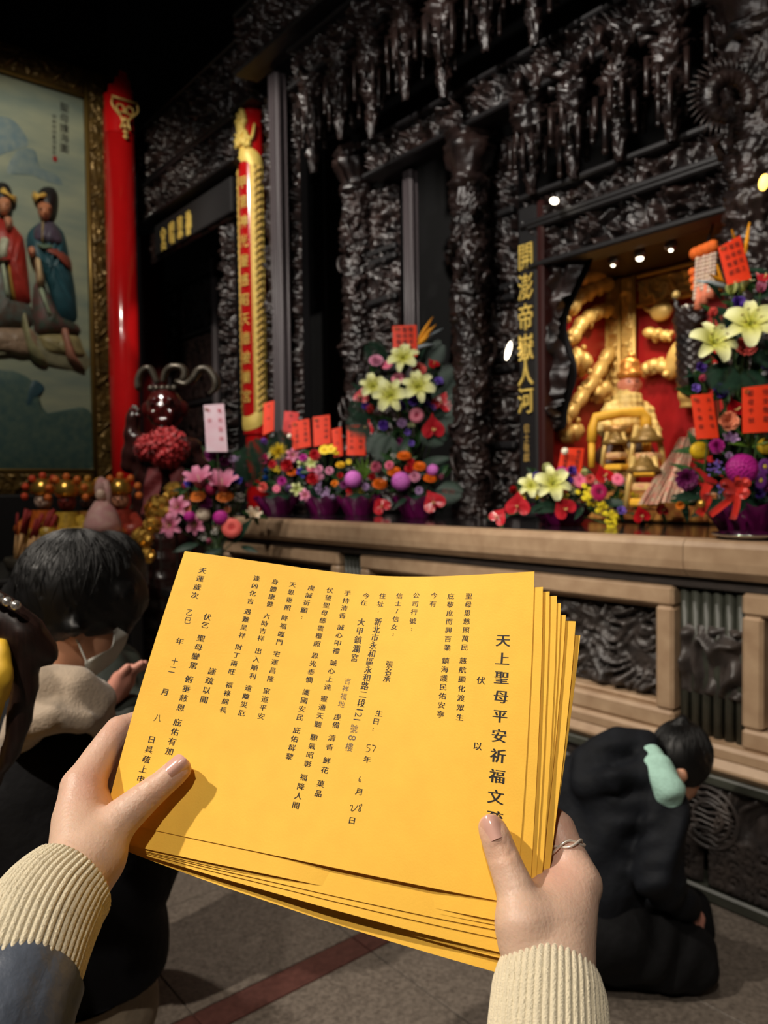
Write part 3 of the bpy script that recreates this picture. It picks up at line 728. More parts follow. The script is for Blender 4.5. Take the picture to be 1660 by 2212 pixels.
# ================================================================== gilded niche with the seated statue
YN = 4.3
def N_(x, y, dy=0.0): return onY(x, y, YN-dy)
nl, nr = N_(1319, 750)[0], -0.75
def NS_(x, y, dx=0.04): return onX(x, y, nl+dx)
ni = empty('niche', ((nl+nr)/2, YN, 1.345), 'gilded niche with red back panels and gold relief carving', 'niche', kind='thing')
b = MB(); b.box(((nl+nr)/2, YN+0.04, 2.1), (nr-nl, 0.06, 1.5)); b.build('back_panel', M_REDD, ni)
b = MB(); b.box(((nl+nr)/2, (3.72+YN)/2, 2.87), (nr-nl, YN-3.72+0.1, 0.05)); b.build('soffit', mat('dark_brass', (92, 78, 58), 0.3, metal=0.5, noise=0.2, nscale=5), ni)
b = MB(); b.box((nl-0.02, (3.7+YN)/2, 2.1), (0.04, YN-3.7, 1.5)); b.build('side_panel', M_REDD, ni)
b = MB(); b.box((nl-0.06, (3.7+YN)/2, 2.1), (0.03, YN-3.7, 1.5)); b.build('outer_board', M_WOODP, ni)
def gold_slab(px0, px1, z0, z1, dep, seed, nm='gold_pillar', sc=16, base=0.03):
    a, c = N_(px0, 750)[0], N_(px1, 750)[0]
    b = MB(); b.box(((a+c)/2, YN-base/2, (z0+z1)/2), (c-a, base, z1-z0)); b.build('pillar_core', M_GOLDP, ni)
    b = MB(); b.grid(relief_grid((a, YN-base-0.002, z0), X_, Z_, c-a, z1-z0, dep, seed, 0.009, sc, 0.006)); b.build(nm, M_GOLDP, ni, smooth=True)
def gold_bar(pts, r, nm='gold_moulding'): b = MB(); b.tube(pts, r, 8); b.build(nm, M_GOLDP, ni, smooth=True)
gold_slab(1319, 1343, 1.36, 2.83, 0.03, 81); gold_slab(1349, 1373, 1.36, 2.83, 0.045, 82)
for px in (1346, 1379, 1320):
    x = N_(px, 750)[0]; gold_bar([(x, YN-0.045, 1.36), (x, YN-0.045, 2.83)], 0.012)
xr = N_(1383, 750)[0]
b = MB(); b.grid(relief_grid((xr, YN-0.01, 2.66), X_, Z_, nr-xr-0.05, 0.14, 0.05, 83, 0.009, 15, 0.01)); b.build('gold_frieze', M_GOLDP, ni, smooth=True)
for z in (2.64, 2.82): gold_bar([(xr, YN-0.03, z), (nr-0.05, YN-0.03, z)], 0.014)
rg = np.random.default_rng(9)
def blob_path(pts, r0, nm, fuzz=0.6, dy=0.05):
    """a knobbly gold relief following a line of photo-plane points on the back panel"""
    b = MB(); P = [N_(x, y, dy) if x > 1318 else NS_(x, y) for x, y in pts]; P = np.array(P); t = np.linspace(0, len(P)-1, len(P)*7)
    Q = np.stack([np.interp(t, np.arange(len(P)), P[:, i]) for i in range(3)], 1)
    b.tube(Q, r0*(0.8+0.35*np.abs(np.sin(t*5))), 8)
    for q in Q[::2]:
        for _ in range(2): b.ball(q+rg.normal(0, r0*fuzz, 3)*np.array([0.5, 0.6, 1]), r0*rg.uniform(0.3, 0.62), 7, 5)
    b.build(nm, M_GOLDP, ni, smooth=True)
blob_path([(1228, 672), (1255, 640), (1285, 622), (1316, 612)], 0.045, 'gold_branch')
blob_path([(1232, 738), (1255, 700), (1285, 676), (1316, 668)], 0.042, 'gold_branch')
blob_path([(1226, 612), (1260, 602), (1300, 592)], 0.04, 'gold_branch')
blob_path([(1222, 905), (1255, 860), (1290, 810), (1318, 760)], 0.042, 'gold_branch')
blob_path([(1222, 790), (1245, 778), (1265, 785)], 0.06, 'gold_cloud')
blob_path([(1282, 855), (1308, 840)], 0.05, 'gold_cloud')
blob_path([(1210, 900), (1225, 940), (1250, 930)], 0.05, 'gold_cloud')
blob_path([(1392, 800), (1415, 790), (1445, 795)], 0.04, 'gold_cloud')
blob_path([(1395, 718), (1425, 722), (1450, 728)], 0.032, 'gold_cloud')
blob_path([(1480, 760), (1492, 820), (1490, 880)], 0.06, 'gold_cloud')
for pts in ([(1408, 640), (1400, 625), (1392, 618)], [(1420, 650), (1412, 635), (1404, 628), (1398, 610)], [(1428, 650), (1440, 635), (1438, 615)], [(1460, 625), (1452, 612), (1448, 600)], [(1410, 672), (1396, 668), (1390, 660)]):
    P = np.array([N_(x, y, 0.04) for x, y in pts]); t = np.linspace(0, len(P)-1, 12)
    b = MB(); b.tube(np.stack([np.interp(t, np.arange(len(P)), P[:, i]) for i in range(3)], 1), np.linspace(0.02, 0.005, 12), 7); b.build('gold_flame', M_GOLDP, ni, smooth=True)
b = MB(); b.ball(N_(1430, 672, 0.05), (0.075, 0.04, 0.06), 14, 9); b.ball(N_(1462, 775, 0.05), (0.06, 0.05, 0.13), 14, 9, np.array(Matrix.Rotation(0.4, 3, 'Y'))); b.build('gold_bird', M_GOLDP, ni, smooth=True)
b = MB(); b.box((-1.6, 3.85, 1.42), (1.9, 0.55, 0.15), bev=0.01); tag(b.build('offering_step', mat('gold_red_step', (150, 70, 40), 0.35, rgb2=(196, 146, 70), nscale=26), None), 'low gilded step under the seated statue in the niche', 'step')
# small lamps in the niche ceiling
M_LAMP = mat('lamp_glow', (255, 244, 224), 0.4, emit=(255, 240, 214), estr=6)
M_METAL = mat('brushed_metal', (150, 150, 150), 0.3, metal=0.9)
for k, (x, y) in enumerate(((1325, 566), (1383, 572), (1450, 540))):
    p = onY(x, y, 3.86); p[2] = 2.8
    o = empty('spot_lamp', p, ['small round spot lamp at the left of the niche ceiling', 'bright white spot lamp in the middle of the niche ceiling', 'small spot lamp at the garland end of the niche ceiling'][k], 'lamp')
    b = MB(); b.lathe([(0.03, 0.0), (0.034, 0.03), (0.02, 0.045)], 12, p); b.build('housing', M_METAL, o, smooth=True)
    b = MB(); b.ball(p+np.array([0, 0, -0.004]), (0.02, 0.02, 0.014) if k == 1 else (0.011, 0.011, 0.008), 10, 6); b.build('bulb', M_LAMP, o, smooth=True)
    l = lamp('niche_spot', 'SPOT', p+np.array([0, 0, -0.03]), p+np.array([-0.05+0.1*k, 0.12, -0.9]), 11, (1, 0.84, 0.62), 0.02, 120, 0.6)
    l.parent = o; l.matrix_parent_inverse = o.matrix_basis.inverted()
for k, (x, y, rr, lb, R) in enumerate(((1099, 758, (0.016, 0.016, 0.055), 'slim white glowing lamp tube in the dark left of the couplet board', 0.35), (1198, 434, (0.026, 0.02, 0.018), 'small white glowing bulb in the dark above the couplet board', 0.4), (1651, 394, (0.018, 0.018, 0.03), 'small warm bulb at the right edge on the dragon column', 0.2))):
    p = onY(x, y, (3.45, 3.4, 3.0)[k]); o = empty('small_lamp', p, lb, 'lamp')
    b = MB(); b.ball(p, rr, 12, 8, np.array(Matrix.Rotation(R, 3, 'Y'))); b.build('bulb', M_LAMP if k < 2 else mat('warm_bulb', (255, 220, 120), 0.4, emit=(255, 205, 90), estr=4), o, smooth=True)
    b = MB(); b.tube([p+np.array([0, 0.02, rr[2]*0.9]), p+np.array([0, 0.06, rr[2]+0.03]), p+np.array([0, (0.2, 0.16, 0.12)[k], rr[2]+0.05])], 0.008, 6); b.build('bracket', M_METAL, o, smooth=True)

# seated gold statue
M_FACE = mat('painted_face', (226, 140, 106), 0.4, noise=0.08, nscale=20)
M_YROBE = mat('gold_yellow_robe', (232, 198, 116), 0.55, metal=0.05, noise=0.18, nscale=30, bump=0.3, bscale=80)
SD = 4.28
def S_(x, y, d=0.0): return atD(x, y, SD+d)
sb = S_(1350, 1010); sb[2] = 1.497
st = empty('seated_statue', sb, 'seated golden deity statue with pink face and tall crown in the niche', 'statue')
B = Body(0.007, 0.02)
B.cap(S_(1357, 872), S_(1352, 960), 0.085, 0.12).cap(S_(1322, 890), S_(1390, 890), 0.055).cap(S_(1320, 892), S_(1300, 925, -0.06), 0.045, 0.04).cap(S_(1395, 892), S_(1412, 930, -0.06), 0.045, 0.04)
B.cap(S_(1300, 925, -0.06), S_(1335, 935, -0.12), 0.036).cap(S_(1412, 930, -0.06), S_(1375, 936, -0.12), 0.036)
B.cap(S_(1357, 872), S_(1358, 850), 0.04)
B.build('robe', M_YROBE, st, warp=lambda x, y, z: 0.003*np.sin(z*160)+0.003*np.sin((x+y)*120))
B = Body(0.005, 0.012); hc = S_(1361, 832)
B.ell(hc, (0.06, 0.06, 0.078)).ell(hc+TOCAM*0.058+Z_*-0.005, (0.012, 0.012, 0.018)).ell(hc+TOCAM*0.035-Z_*0.04, (0.03, 0.024, 0.022)).ell(hc+RT0*0.06, (0.01, 0.012, 0.022)).ell(hc-RT0*0.06, (0.01, 0.012, 0.022))
for s in (-1, 1): B.ell(hc+TOCAM*0.062+RT0*s*0.022+Z_*0.012, (0.012, 0.008, 0.006), k=0.004, sub=True)
hd = B.build('head', M_FACE, st)
B = Body(0.008, 0.02); B.ell(S_(1350, 985, -0.03), (0.17, 0.15, 0.09)).chain([S_(1325, 945, -0.1), S_(1318, 1000, -0.14)], [0.06, 0.05]).chain([S_(1382, 945, -0.1), S_(1388, 1000, -0.14)], [0.06, 0.05]); B.build('lower_robe', mat('dark_brown_robe', (72, 44, 30), 0.5, noise=0.3, nscale=20), st)
for s in (-1, 1): b = MB(); b.ball(hc+TOCAM*0.056+RT0*s*0.022+Z_*0.012, (0.008, 0.006, 0.004), 8, 5); b.build('eye', M_INK, hd)
b = MB(); b.ball(hc+TOCAM*0.058-Z_*0.034, (0.013, 0.008, 0.005), 8, 5); b.build('lips', mat('lip_red', (180, 50, 40), 0.4), hd)
b = MB(); R = frame(Z_, TOCAM)
b.lathe([(0.062, 0.035), (0.07, 0.05), (0.068, 0.07), (0.055, 0.075), (0.058, 0.11), (0.044, 0.14), (0.02, 0.15)], 18, hc)
for a in np.linspace(0, 6.28, 12, endpoint=False): b.ball(hc+np.array([0.06*math.cos(a), 0.06*math.sin(a), 0.06]), 0.012, 7, 5)
b.ball(hc+Z_*0.16+RT0*0.01, 0.022, 9, 6); b.build('crown', mat('crown_orange_gold', (214, 140, 60), 0.35, metal=0.5, noise=0.3, nscale=60), st, smooth=True)
# yellow arm rest draped around the statue
M_YEL = mat('yellow_cloth', (238, 178, 50), 0.6, noise=0.08, nscale=30)
b = MB(); b.tube([S_(1279, 955, -0.2), S_(1281, 925, -0.2), S_(1288, 903, -0.2), S_(1340, 892, -0.22), S_(1385, 890, -0.2), S_(1396, 905, -0.2), S_(1398, 935, -0.2)], [0.026, 0.026, 0.028, 0.026, 0.028, 0.032, 0.03], 12)
b.tube([S_(1398, 935, -0.2), S_(1398, 1010, -0.2)], 0.022, 8); b.tube([S_(1279, 955, -0.2), S_(1279, 1010, -0.2)], 0.018, 8)
tag(b.build('arm_rest', M_YEL, None, smooth=True), 'yellow cloth-wrapped arm rest frame in front of the seated statue', 'arm rest')
b = MB(); c = S_(1337, 925, -0.24); b.lathe([(0.015, -0.05), (0.05, -0.045), (0.075, -0.02), (0.08, 0.01), (0.07, 0.012), (0.05, -0.01)], 22, c); b.lathe([(0.05, -0.14), (0.03, -0.1), (0.015, -0.05)], 16, c)
tag(b.build('gold_bowl', mat('bronze_gold', (168, 122, 62), 0.35, metal=0.4), None, smooth=True), 'round golden bowl on a foot before the seated statue', 'bowl')
# small gilded palanquin chairs and shimmering robes in front
def mini_chair(px, py, sz, d, label):
    c = S_(px, py, d); o = empty('toy_chair', c-Z_*sz*0.5, label, 'figurine', 'small gilded chairs in the niche')
    for s in (-1, 1): b = MB(); b.tube([c+RT0*s*sz*0.36-Z_*sz*0.5, c+RT0*s*sz*0.3, c+RT0*s*sz*0.2+Z_*sz*0.5], sz*0.06, 7); b.build('side_post', M_GOLDP, o, smooth=True)
    b = MB(); b.lathe([(sz*0.34, 0.0), (sz*0.38, sz*0.05), (sz*0.2, sz*0.16), (sz*0.17, sz*0.24), (sz*0.04, sz*0.36)], 6, c+Z_*sz*0.18); b.build('canopy', mat('old_gold', (140, 108, 52), 0.4, metal=0.3, noise=0.3, nscale=60), o, smooth=True)
    b = MB(); b.box(c-Z_*sz*0.12, (sz*0.5, sz*0.4, sz*0.18), bev=sz*0.05); b.build('seat', mat('pink_gold_cloth', (206, 140, 110), 0.5, rgb2=(222, 190, 120), nscale=50), o)
    b = MB(); b.box(c-Z_*sz*0.42, (sz*0.62, sz*0.5, sz*0.16), bev=sz*0.04); b.build('base', M_YEL, o)
mini_chair(1330, 975, 0.2, -0.3, 'small gilded chair with domed canopy under the golden bowl')
mini_chair(1398, 975, 0.26, -0.32, 'taller gilded chair with canopy to the right under the arm rest')
mini_chair(1392, 1040, 0.24, -0.62, 'pink and gold toy chair at the front of the niche')
M_SHIM = mat('shimmering_cloth', (206, 118, 104), 0.35, metal=0.2, rgb2=(190, 180, 150), nscale=36)
for k, (x0, y0, x1, y1, lb) in enumerate(((1478, 945, 1400, 1090, 'pink and silver shimmering robe leaning at the niche front'), (1500, 925, 1450, 1085, 'pale shimmering robe panel beside the large right bouquet'))):
    P0, P1 = S_(x0, y0, -0.55-0.05*k), S_(x1, y1, -0.75); P1[2] = max(P1[2], 1.36)
    t = np.linspace(0, 1, 14); u = np.linspace(-0.5, 0.5, 9); T, Ug = np.meshgrid(t, u, indexing='ij')
    G = P0+(P1-P0)*T[..., None]+RT0*(Ug*(0.04+0.045*T))[..., None]+TOCAM*(0.012*np.sin(Ug*22+T*4))[..., None]
    b = MB(); b.grid(G); b.grid(G-TOCAM*0.006, flip=True); tag(b.build('robe_panel', M_SHIM, None, smooth=True), lb, 'robe')
# black lion head and hanging garland
lc = onY(1492, 690, 3.62); ln = empty('lion_carving', lc-Z_*0.3, 'black carved beast head peering beside the garland of the niche', 'carving')
B = Body(0.008, 0.02); B.ell(lc, (0.085, 0.075, 0.075)).ell(lc+TOCAM*0.07-Z_*0.02, (0.05, 0.04, 0.04)).cap(lc-Z_*0.05, lc-Z_*0.3+Y_*0.05, 0.07, 0.09)
for s in (-1, 1): B.cap(lc+RT0*s*0.06+Z_*0.05, lc+RT0*s*0.08+Z_*0.1, 0.02, 0.01).ell(lc+RT0*s*0.035+TOCAM*0.07+Z_*0.025, (0.018,)*3)
B.build('head', M_WOOD, ln, warp=lambda x, y, z: 0.006*np.sin(x*130)*np.sin(z*150))
b = MB(); b.ball(lc-RT0*0.07+Z_*0.12, 0.022, 9, 6); b.build('bead', M_GOLDP, ln, smooth=True)
gd = empty('garland', onY(1522, 540, 3.42), 'hanging garland of orange pompons and pale bead strings above the beast head', 'garland')
b = MB(); b.tube([onY(1504, 548, 3.42)+Z_*0.02, onY(1525, 535, 3.6), np.array([onY(1525, 535, 3.6)[0], 3.7, 2.85])], 0.006, 6); b.build('hanging_cord', M_METAL, gd)
M_OR = mat('orange_pompon', (240, 110, 30), 0.8, noise=0.15, nscale=80); M_BEAD = mat('pearl_beads', (226, 206, 176), 0.25, noise=0.2, nscale=90, rgb2=(206, 170, 160))
for i in range(4):
    p = onY(1504+i*12, 548-i*5, 3.42); b = MB(); b.ball(p, (0.03, 0.03, 0.03), 12, 8); b.build('pompon', M_OR, gd, smooth=True)
for i, (x, y) in enumerate(((1497, 588), (1499, 605), (1502, 622))):
    b = MB(); b.ball(onY(x, y, 3.42), 0.02, 12, 8); b.build('pompon', M_OR, gd, smooth=True)
for i in range(6):
    b = MB(); n = 11-i % 3
    for k in range(n): b.ball(onY(1508+i*7.5-k*0.6, 560-i*2+k*8.5, 3.41+0.01*(i % 2)), 0.012, 7, 5)
    b.build('bead_string', M_BEAD, gd, smooth=True)
for i in range(3):
    P = [onY(1511+i*13, 622-i*6, 3.42), onY(1509+i*13, 668-i*12, 3.42)]; b = MB(); b.tube(P, [0.016, 0.02], 8); b.build('tassel', mat('salmon_tassel', (226, 130, 96), 0.7, noise=0.2, nscale=70), gd, smooth=True)

# ================================================================== framed relief painting on the left wall
XP = -8.5
def PW(x, y, h=0.0): return onX(x, y, XP+h)
pa = empty('relief_painting', (XP, 2.3, 1.5), 'large gilt-framed relief painting of two robed ladies on clouds', 'painting')
p_tr, p_br = PW(180, 206), PW(204, 1014); zt_, zb_ = 5.76, PW(100, 1016)[2]; yr = 2.89
M_CANV = mat('painted_sky', (106, 124, 118), 0.55, rgb2=(160, 164, 136), nscale=1.6, stretch=(1, 0.6, 2.2), detail=6)
b = MB(); b.box((XP-0.02, yr-0.95, (zt_+zb_)/2), (0.04, 1.9, zt_-zb_)); b.build('canvas', M_CANV, pa)
M_FRAME = mat('dark_gilt_frame', (86, 68, 36), 0.38, metal=0.55, rgb2=(128, 100, 50), nscale=10)
def frame_rail(y0, y1, z0, z1, horiz, seed):
    b = MB(); b.box((XP+0.02, (y0+y1)/2, (z0+z1)/2), (0.1, y1-y0, z1-z0), bev=0.02); o = b.build('frame_rail', M_FRAME, pa)
    b = MB()
    b.grid(relief_grid((XP+0.072, y0+0.045, z0+0.045), Y_, Z_, y1-y0-0.09, z1-z0-0.09, 0.028, seed, 0.012, 15, 0.01, N=X_)); b.build('rail_carving', M_FRAME, o, smooth=True)
    L = (y1-y0) if horiz else (z1-z0); n = max(1, int(L/0.46))
    for k in range(n):
        b = MB(); q = (k+0.5)*L/n
        if horiz: b.tube([(XP+0.085, y0+q-0.1, z0+0.05), (XP+0.085, y0+q+0.1, z1-0.05)], 0.016, 6)
        else: b.tube([(XP+0.085, y0+0.04, z0+q-0.1), (XP+0.085, y1-0.04, z0+q+0.1)], 0.016, 6)
        b.build('diagonal_bead', M_FRAME, o, smooth=True)
FWID = 0.28
frame_rail(yr, yr+FWID, zb_-0.26, zt_+0.3, False, 91); frame_rail(yr-1.9, yr, zt_, zt_+0.3, True, 92); frame_rail(yr-1.9, yr, zb_-0.26, zb_, True, 93)
for y in (yr+0.01, yr+FWID): b = MB(); b.tube([(XP+0.07, y, zb_-0.24), (XP+0.07, y, zt_+0.28)], 0.018, 8); b.build('gold_bead', mat('worn_gilt', (158, 128, 66), 0.35, metal=0.6), pa, smooth=True)
for z in (zt_-0.0, zb_): b = MB(); b.tube([(XP+0.07, yr-1.9, z), (XP+0.07, yr, z)], 0.014, 8); b.build('gold_bead', MATS['worn_gilt'], pa, smooth=True)

def dome(poly, h, base=0.002, rings=6, fold=0.0, nf=9, sub=3):
    P = np.array(poly, float); n0 = len(P)
    t = np.linspace(0, n0, n0*sub, endpoint=False); i = t.astype(int); f = (t-i)[:, None]
    p0, p1, p2, p3 = P[(i-1) % n0], P[i % n0], P[(i+1) % n0], P[(i+2) % n0]
    P = 0.5*((2*p1)+(-p0+p2)*f+(2*p0-5*p1+4*p2-p3)*f**2+(-p0+3*p1-3*p2+p3)*f**3); n = len(P)
    c = P.mean(0); G = []
    for k in range(rings+1):
        s = 1-k/rings*0.97; hh = base+h*math.sqrt(max(0, 1-s*s))
        row = []
        for j in range(n):
            q = c+(P[j]-c)*s
            row.append(PW(q[0], q[1], hh+fold*math.sin(q[0]*0.35*nf/9+0.1*q[1])*(1-s*s)))
        G.append(row)
    return np.array(G)
def patch(nm, poly, h, rgb, parent, fold=0.0, nf=9, base=0.002, rough=0.5, rgb2=None):
    b = MB(); b.grid(dome(poly, h, base, fold=fold, nf=nf), wrap=True)
    G = b.v[0].reshape(7, -1, 3); n = G.shape[1]; b.f.append([6*n+k for k in range(n)]); b.mi.append(0)
    return b.build(nm, mat('paint_%d_%d_%d' % rgb, rgb, rough, noise=0.2, nscale=14, rgb2=rgb2), parent, smooth=True)
patch('mountain', [(-30, 340), (-25, 262), (0, 252), (22, 256), (45, 276), (62, 312), (40, 322), (15, 330)], 0.008, (102, 126, 134), pa, rgb2=(132, 146, 140))
patch('mountain', [(14, 372), (34, 328), (58, 320), (76, 326), (88, 362), (120, 376), (136, 400), (100, 392), (70, 380), (40, 378)], 0.008, (96, 118, 124), pa, rgb2=(124, 138, 130))
patch('cloud', [(-40, 690), (30, 720), (90, 730), (130, 745), (185, 760), (188, 800), (120, 795), (60, 775), (0, 765), (-40, 770)], 0.05, (128, 124, 98), pa)
patch('wave', [(-40, 1010), (-40, 820), (10, 800), (55, 812), (80, 838), (92, 880), (120, 900), (168, 880), (200, 900), (203, 1008), (100, 1012)], 0.03, (58, 86, 84), pa, rgb2=(84, 104, 92))
patch('wave_crest', [(60, 830), (78, 822), (96, 836), (92, 850), (84, 840), (76, 860), (70, 900), (40, 930), (30, 900), (45, 860)], 0.03, (40, 72, 82), pa)
# nearer lady: teal robe
f1 = patch('lady_robe', [(80, 484), (100, 476), (122, 486), (140, 510), (150, 560), (160, 610), (166, 660), (164, 694), (130, 696), (112, 650), (96, 600), (72, 560), (58, 540), (60, 505)], 0.16, (36, 78, 88), pa, fold=0.03, nf=12)
patch('shawl', [(84, 482), (100, 474), (118, 482), (136, 508), (140, 530), (118, 534), (92, 528), (72, 522), (70, 500)], 0.2, (84, 76, 92), f1, fold=0.008)
patch('trim', [(90, 480), (96, 480), (95, 527), (88, 527)], 0.215, (176, 156, 104), f1)
patch('sash', [(84, 524), (120, 532), (150, 556), (156, 586), (146, 578), (130, 556), (100, 540), (84, 536)], 0.2, (146, 72, 58), f1)
patch('belt', [(76, 524), (118, 528), (118, 540), (96, 544), (78, 534)], 0.205, (104, 126, 104), f1)
patch('sleeve_lining', [(74, 552), (86, 548), (92, 570), (98, 610), (94, 622), (80, 620), (76, 585)], 0.2, (206, 180, 138), f1)
patch('inner_skirt', [(72, 620), (92, 612), (120, 660), (140, 694), (166, 700), (172, 722), (120, 720), (74, 716)], 0.13, (112, 66, 66), f1, fold=0.008, rgb2=(64, 82, 70))
patch('ribbon', [(82, 620), (92, 618), (116, 684), (116, 692), (106, 690), (90, 650)], 0.18, (160, 176, 148), f1)
patch('hem', [(86, 722), (120, 720), (166, 724), (180, 752), (184, 770), (140, 770), (100, 762), (84, 740)], 0.1, (150, 138, 96), f1, fold=0.012, nf=16)
patch('streamer', [(130, 700), (144, 698), (152, 730), (166, 764), (160, 782), (185, 800), (160, 790), (144, 776), (134, 740)], 0.15, (172, 116, 96), f1)
patch('hand', [(60, 536), (72, 530), (80, 544), (76, 556), (64, 554)], 0.22, (206, 140, 108), f1)
patch('hair', [(84, 440), (82, 416), (96, 404), (116, 406), (126, 424), (124, 450), (118, 470), (106, 478)], 0.13, (34, 30, 30), f1)
patch('face', [(80, 440), (90, 432), (108, 434), (116, 448), (112, 468), (100, 480), (88, 474), (82, 460)], 0.19, (196, 128, 92), f1)
patch('nose', [(95, 450), (99, 450), (101, 462), (97, 465), (93, 462)], 0.215, (204, 136, 98), f1)
for x0 in (84, 101): patch('eye', [(x0, 451), (x0+5, 448), (x0+11, 450), (x0+6, 453)], 0.2, (60, 40, 34), f1)
patch('mouth', [(91, 469), (97, 467), (103, 469), (97, 472)], 0.2, (150, 62, 50), f1)
patch('headdress', [(68, 424), (74, 412), (80, 418), (98, 414), (106, 422), (100, 430), (84, 428), (76, 438)], 0.18, (222, 178, 82), f1, rough=0.35)
# lady at the picture's left margin: red mantle
f2 = patch('lady_robe', [(-26, 500), (0, 470), (22, 480), (44, 505), (52, 520), (60, 580), (66, 640), (64, 656), (30, 654), (20, 600), (10, 560), (-26, 560)], 0.15, (158, 44, 34), pa, fold=0.026, nf=11)
patch('white_sleeve', [(0, 510), (18, 502), (24, 520), (20, 560), (8, 570), (-8, 560), (-8, 530)], 0.19, (188, 190, 166), f2, fold=0.006)
patch('skirt', [(-30, 566), (14, 570), (20, 620), (24, 650), (66, 660), (70, 704), (30, 706), (-30, 704)], 0.12, (92, 106, 100), f2, fold=0.01, rgb2=(90, 70, 60))
patch('gold_edge', [(16, 572), (22, 568), (36, 650), (28, 654), (22, 630)], 0.185, (176, 136, 58), f2)
patch('ribbon', [(2, 566), (10, 568), (24, 640), (22, 650), (12, 648), (6, 610)], 0.19, (186, 200, 172), f2)
patch('cloud_foot', [(-30, 706), (30, 708), (70, 712), (92, 760), (60, 772), (20, 764), (-30, 752)], 0.1, (146, 122, 100), f2, fold=0.012, nf=16)
patch('streamer', [(42, 660), (52, 660), (56, 700), (72, 740), (90, 762), (106, 790), (84, 788), (60, 764), (48, 720)], 0.14, (150, 146, 108), f2)
patch('hair', [(-16, 440), (-10, 400), (8, 394), (24, 408), (28, 440), (26, 466), (10, 474)], 0.12, (34, 30, 30), f2)
patch('face', [(-8, 430), (6, 420), (22, 426), (26, 444), (20, 462), (8, 468), (-4, 458)], 0.18, (200, 136, 100), f2)
patch('eye', [(9, 441), (14, 438), (20, 440), (15, 443)], 0.19, (60, 40, 34), f2)
patch('hand', [(8, 468), (20, 466), (28, 478), (26, 496), (14, 502), (10, 486)], 0.21, (206, 142, 112), f2)
patch('headdress', [(-6, 412), (6, 402), (16, 412), (24, 420), (36, 424), (34, 440), (26, 432), (8, 420)], 0.17, (218, 176, 84), f2, rough=0.35)
b = MB()
for ch, y in zip('聖母護海圖', (232, 255, 277, 298, 320)):
    c = PW(139, y, 0.006); letters(b, ch, c, -Y_*-1, Z_, 0.1, 0.1, N=X_, lift=0.0)
b.build('painted_title', M_INK, pa)
b = MB()
for i, ch in enumerate('甲申年仲夏月吉旦'):
    c = PW(117, 252+i*11, 0.006); letters(b, ch, c, Y_, Z_, 0.045, 0.1, N=X_, lift=0.0)
b.build('painted_signature', M_INK, pa)
b = MB(); c = PW(119, 343, 0.006); b.box(c, (0.004, 0.04, 0.05)); b.build('red_seal', M_REDD, pa)
b = MB(); b.box((-8.45, 1.6, 0.76), (0.3, 2.4, 1.49), bev=0.02); tag(b.build('wall_dado', M_WOODP, None), 'dark wooden dado below the framed painting', 'dado')

# ================================================================== guardian statue, dolls and offerings on the side table
M_LACQ = mat('dark_red_lacquer_statue', (66, 14, 13), 0.2, noise=0.3, nscale=10, spec=0.6, coat=0.4)
M_BRNZ = mat('dark_bronze', (86, 80, 70), 0.3, metal=0.5, noise=0.25, nscale=12)
GD = 6.05
def G_(x, y, d=0.0): return atD(x, y, GD+d)
gb = G_(345, 1100); gb[2] = 0.012
gs = empty('guardian_statue', gb, 'dark red lacquered guardian statue with curling bronze ribbons and a red rosette', 'statue')
B = Body(0.014, 0.035)
B.cap(G_(352, 985), G_(350, 1100), 0.2, 0.24).cap(G_(310, 968), G_(405, 972), 0.11).cap(G_(350, 1100), np.array([G_(350, 1100)[0], G_(350, 1100)[1], 0.05]), 0.24, 0.3)
B.cap(G_(308, 968), G_(282, 1000), 0.085, 0.075).cap(G_(282, 1000), G_(286, 915), 0.07, 0.055).cap(G_(286, 915), G_(290, 890), 0.05, 0.045)
B.cap(G_(408, 975), G_(432, 1010), 0.085, 0.07).cap(G_(356, 950), G_(358, 930), 0.08)
B.build('body', mat('dark_brown_lacquer', (44, 20, 18), 0.25, noise=0.3, nscale=10, coat=0.3), gs, warp=lambda x, y, z: 0.008*np.sin(z*42+x*9))
B = Body(0.009, 0.025); hc = G_(357, 884)
B.ell(hc, (0.145, 0.145, 0.17)).ell(hc+TOCAM*0.13-Z_*0.02, (0.035, 0.03, 0.045)).ell(hc+TOCAM*0.1-Z_*0.11, (0.09, 0.06, 0.05)).ell(hc-TOCAM*0+RT0*0.15, (0.025, 0.04, 0.06)).ell(hc-RT0*0.15, (0.025, 0.04, 0.06))
for s in (-1, 1): B.ell(hc+TOCAM*0.12+RT0*s*0.06+Z_*0.055, (0.05, 0.03, 0.022)).ell(hc+TOCAM*0.13+RT0*s*0.055+Z_*0.015, (0.03, 0.025, 0.022)).ell(hc+TOCAM*0.12+RT0*s*0.07-Z_*0.05, (0.045, 0.03, 0.035))
B.cap(hc+TOCAM*0.16+RT0*-0.06-Z_*0.085, hc+TOCAM*0.16+RT0*0.06-Z_*0.085, 0.014, k=0.01, sub=True)
hd = B.build('head', M_LACQ, gs)
for s in (-1, 1): b = MB(); b.ball(hc+TOCAM*0.152+RT0*s*0.055+Z_*0.018, (0.016, 0.014, 0.012), 8, 6); b.build('eye', mat('glossy_black', (16, 14, 14), 0.1), hd, smooth=True)
b = MB()
for k in range(5): b.ball(hc+Z_*0.155+RT0*(k-2)*0.045+TOCAM*0.06, 0.026, 8, 6)
b.build('crown_beads', M_BRNZ, hd, smooth=True)
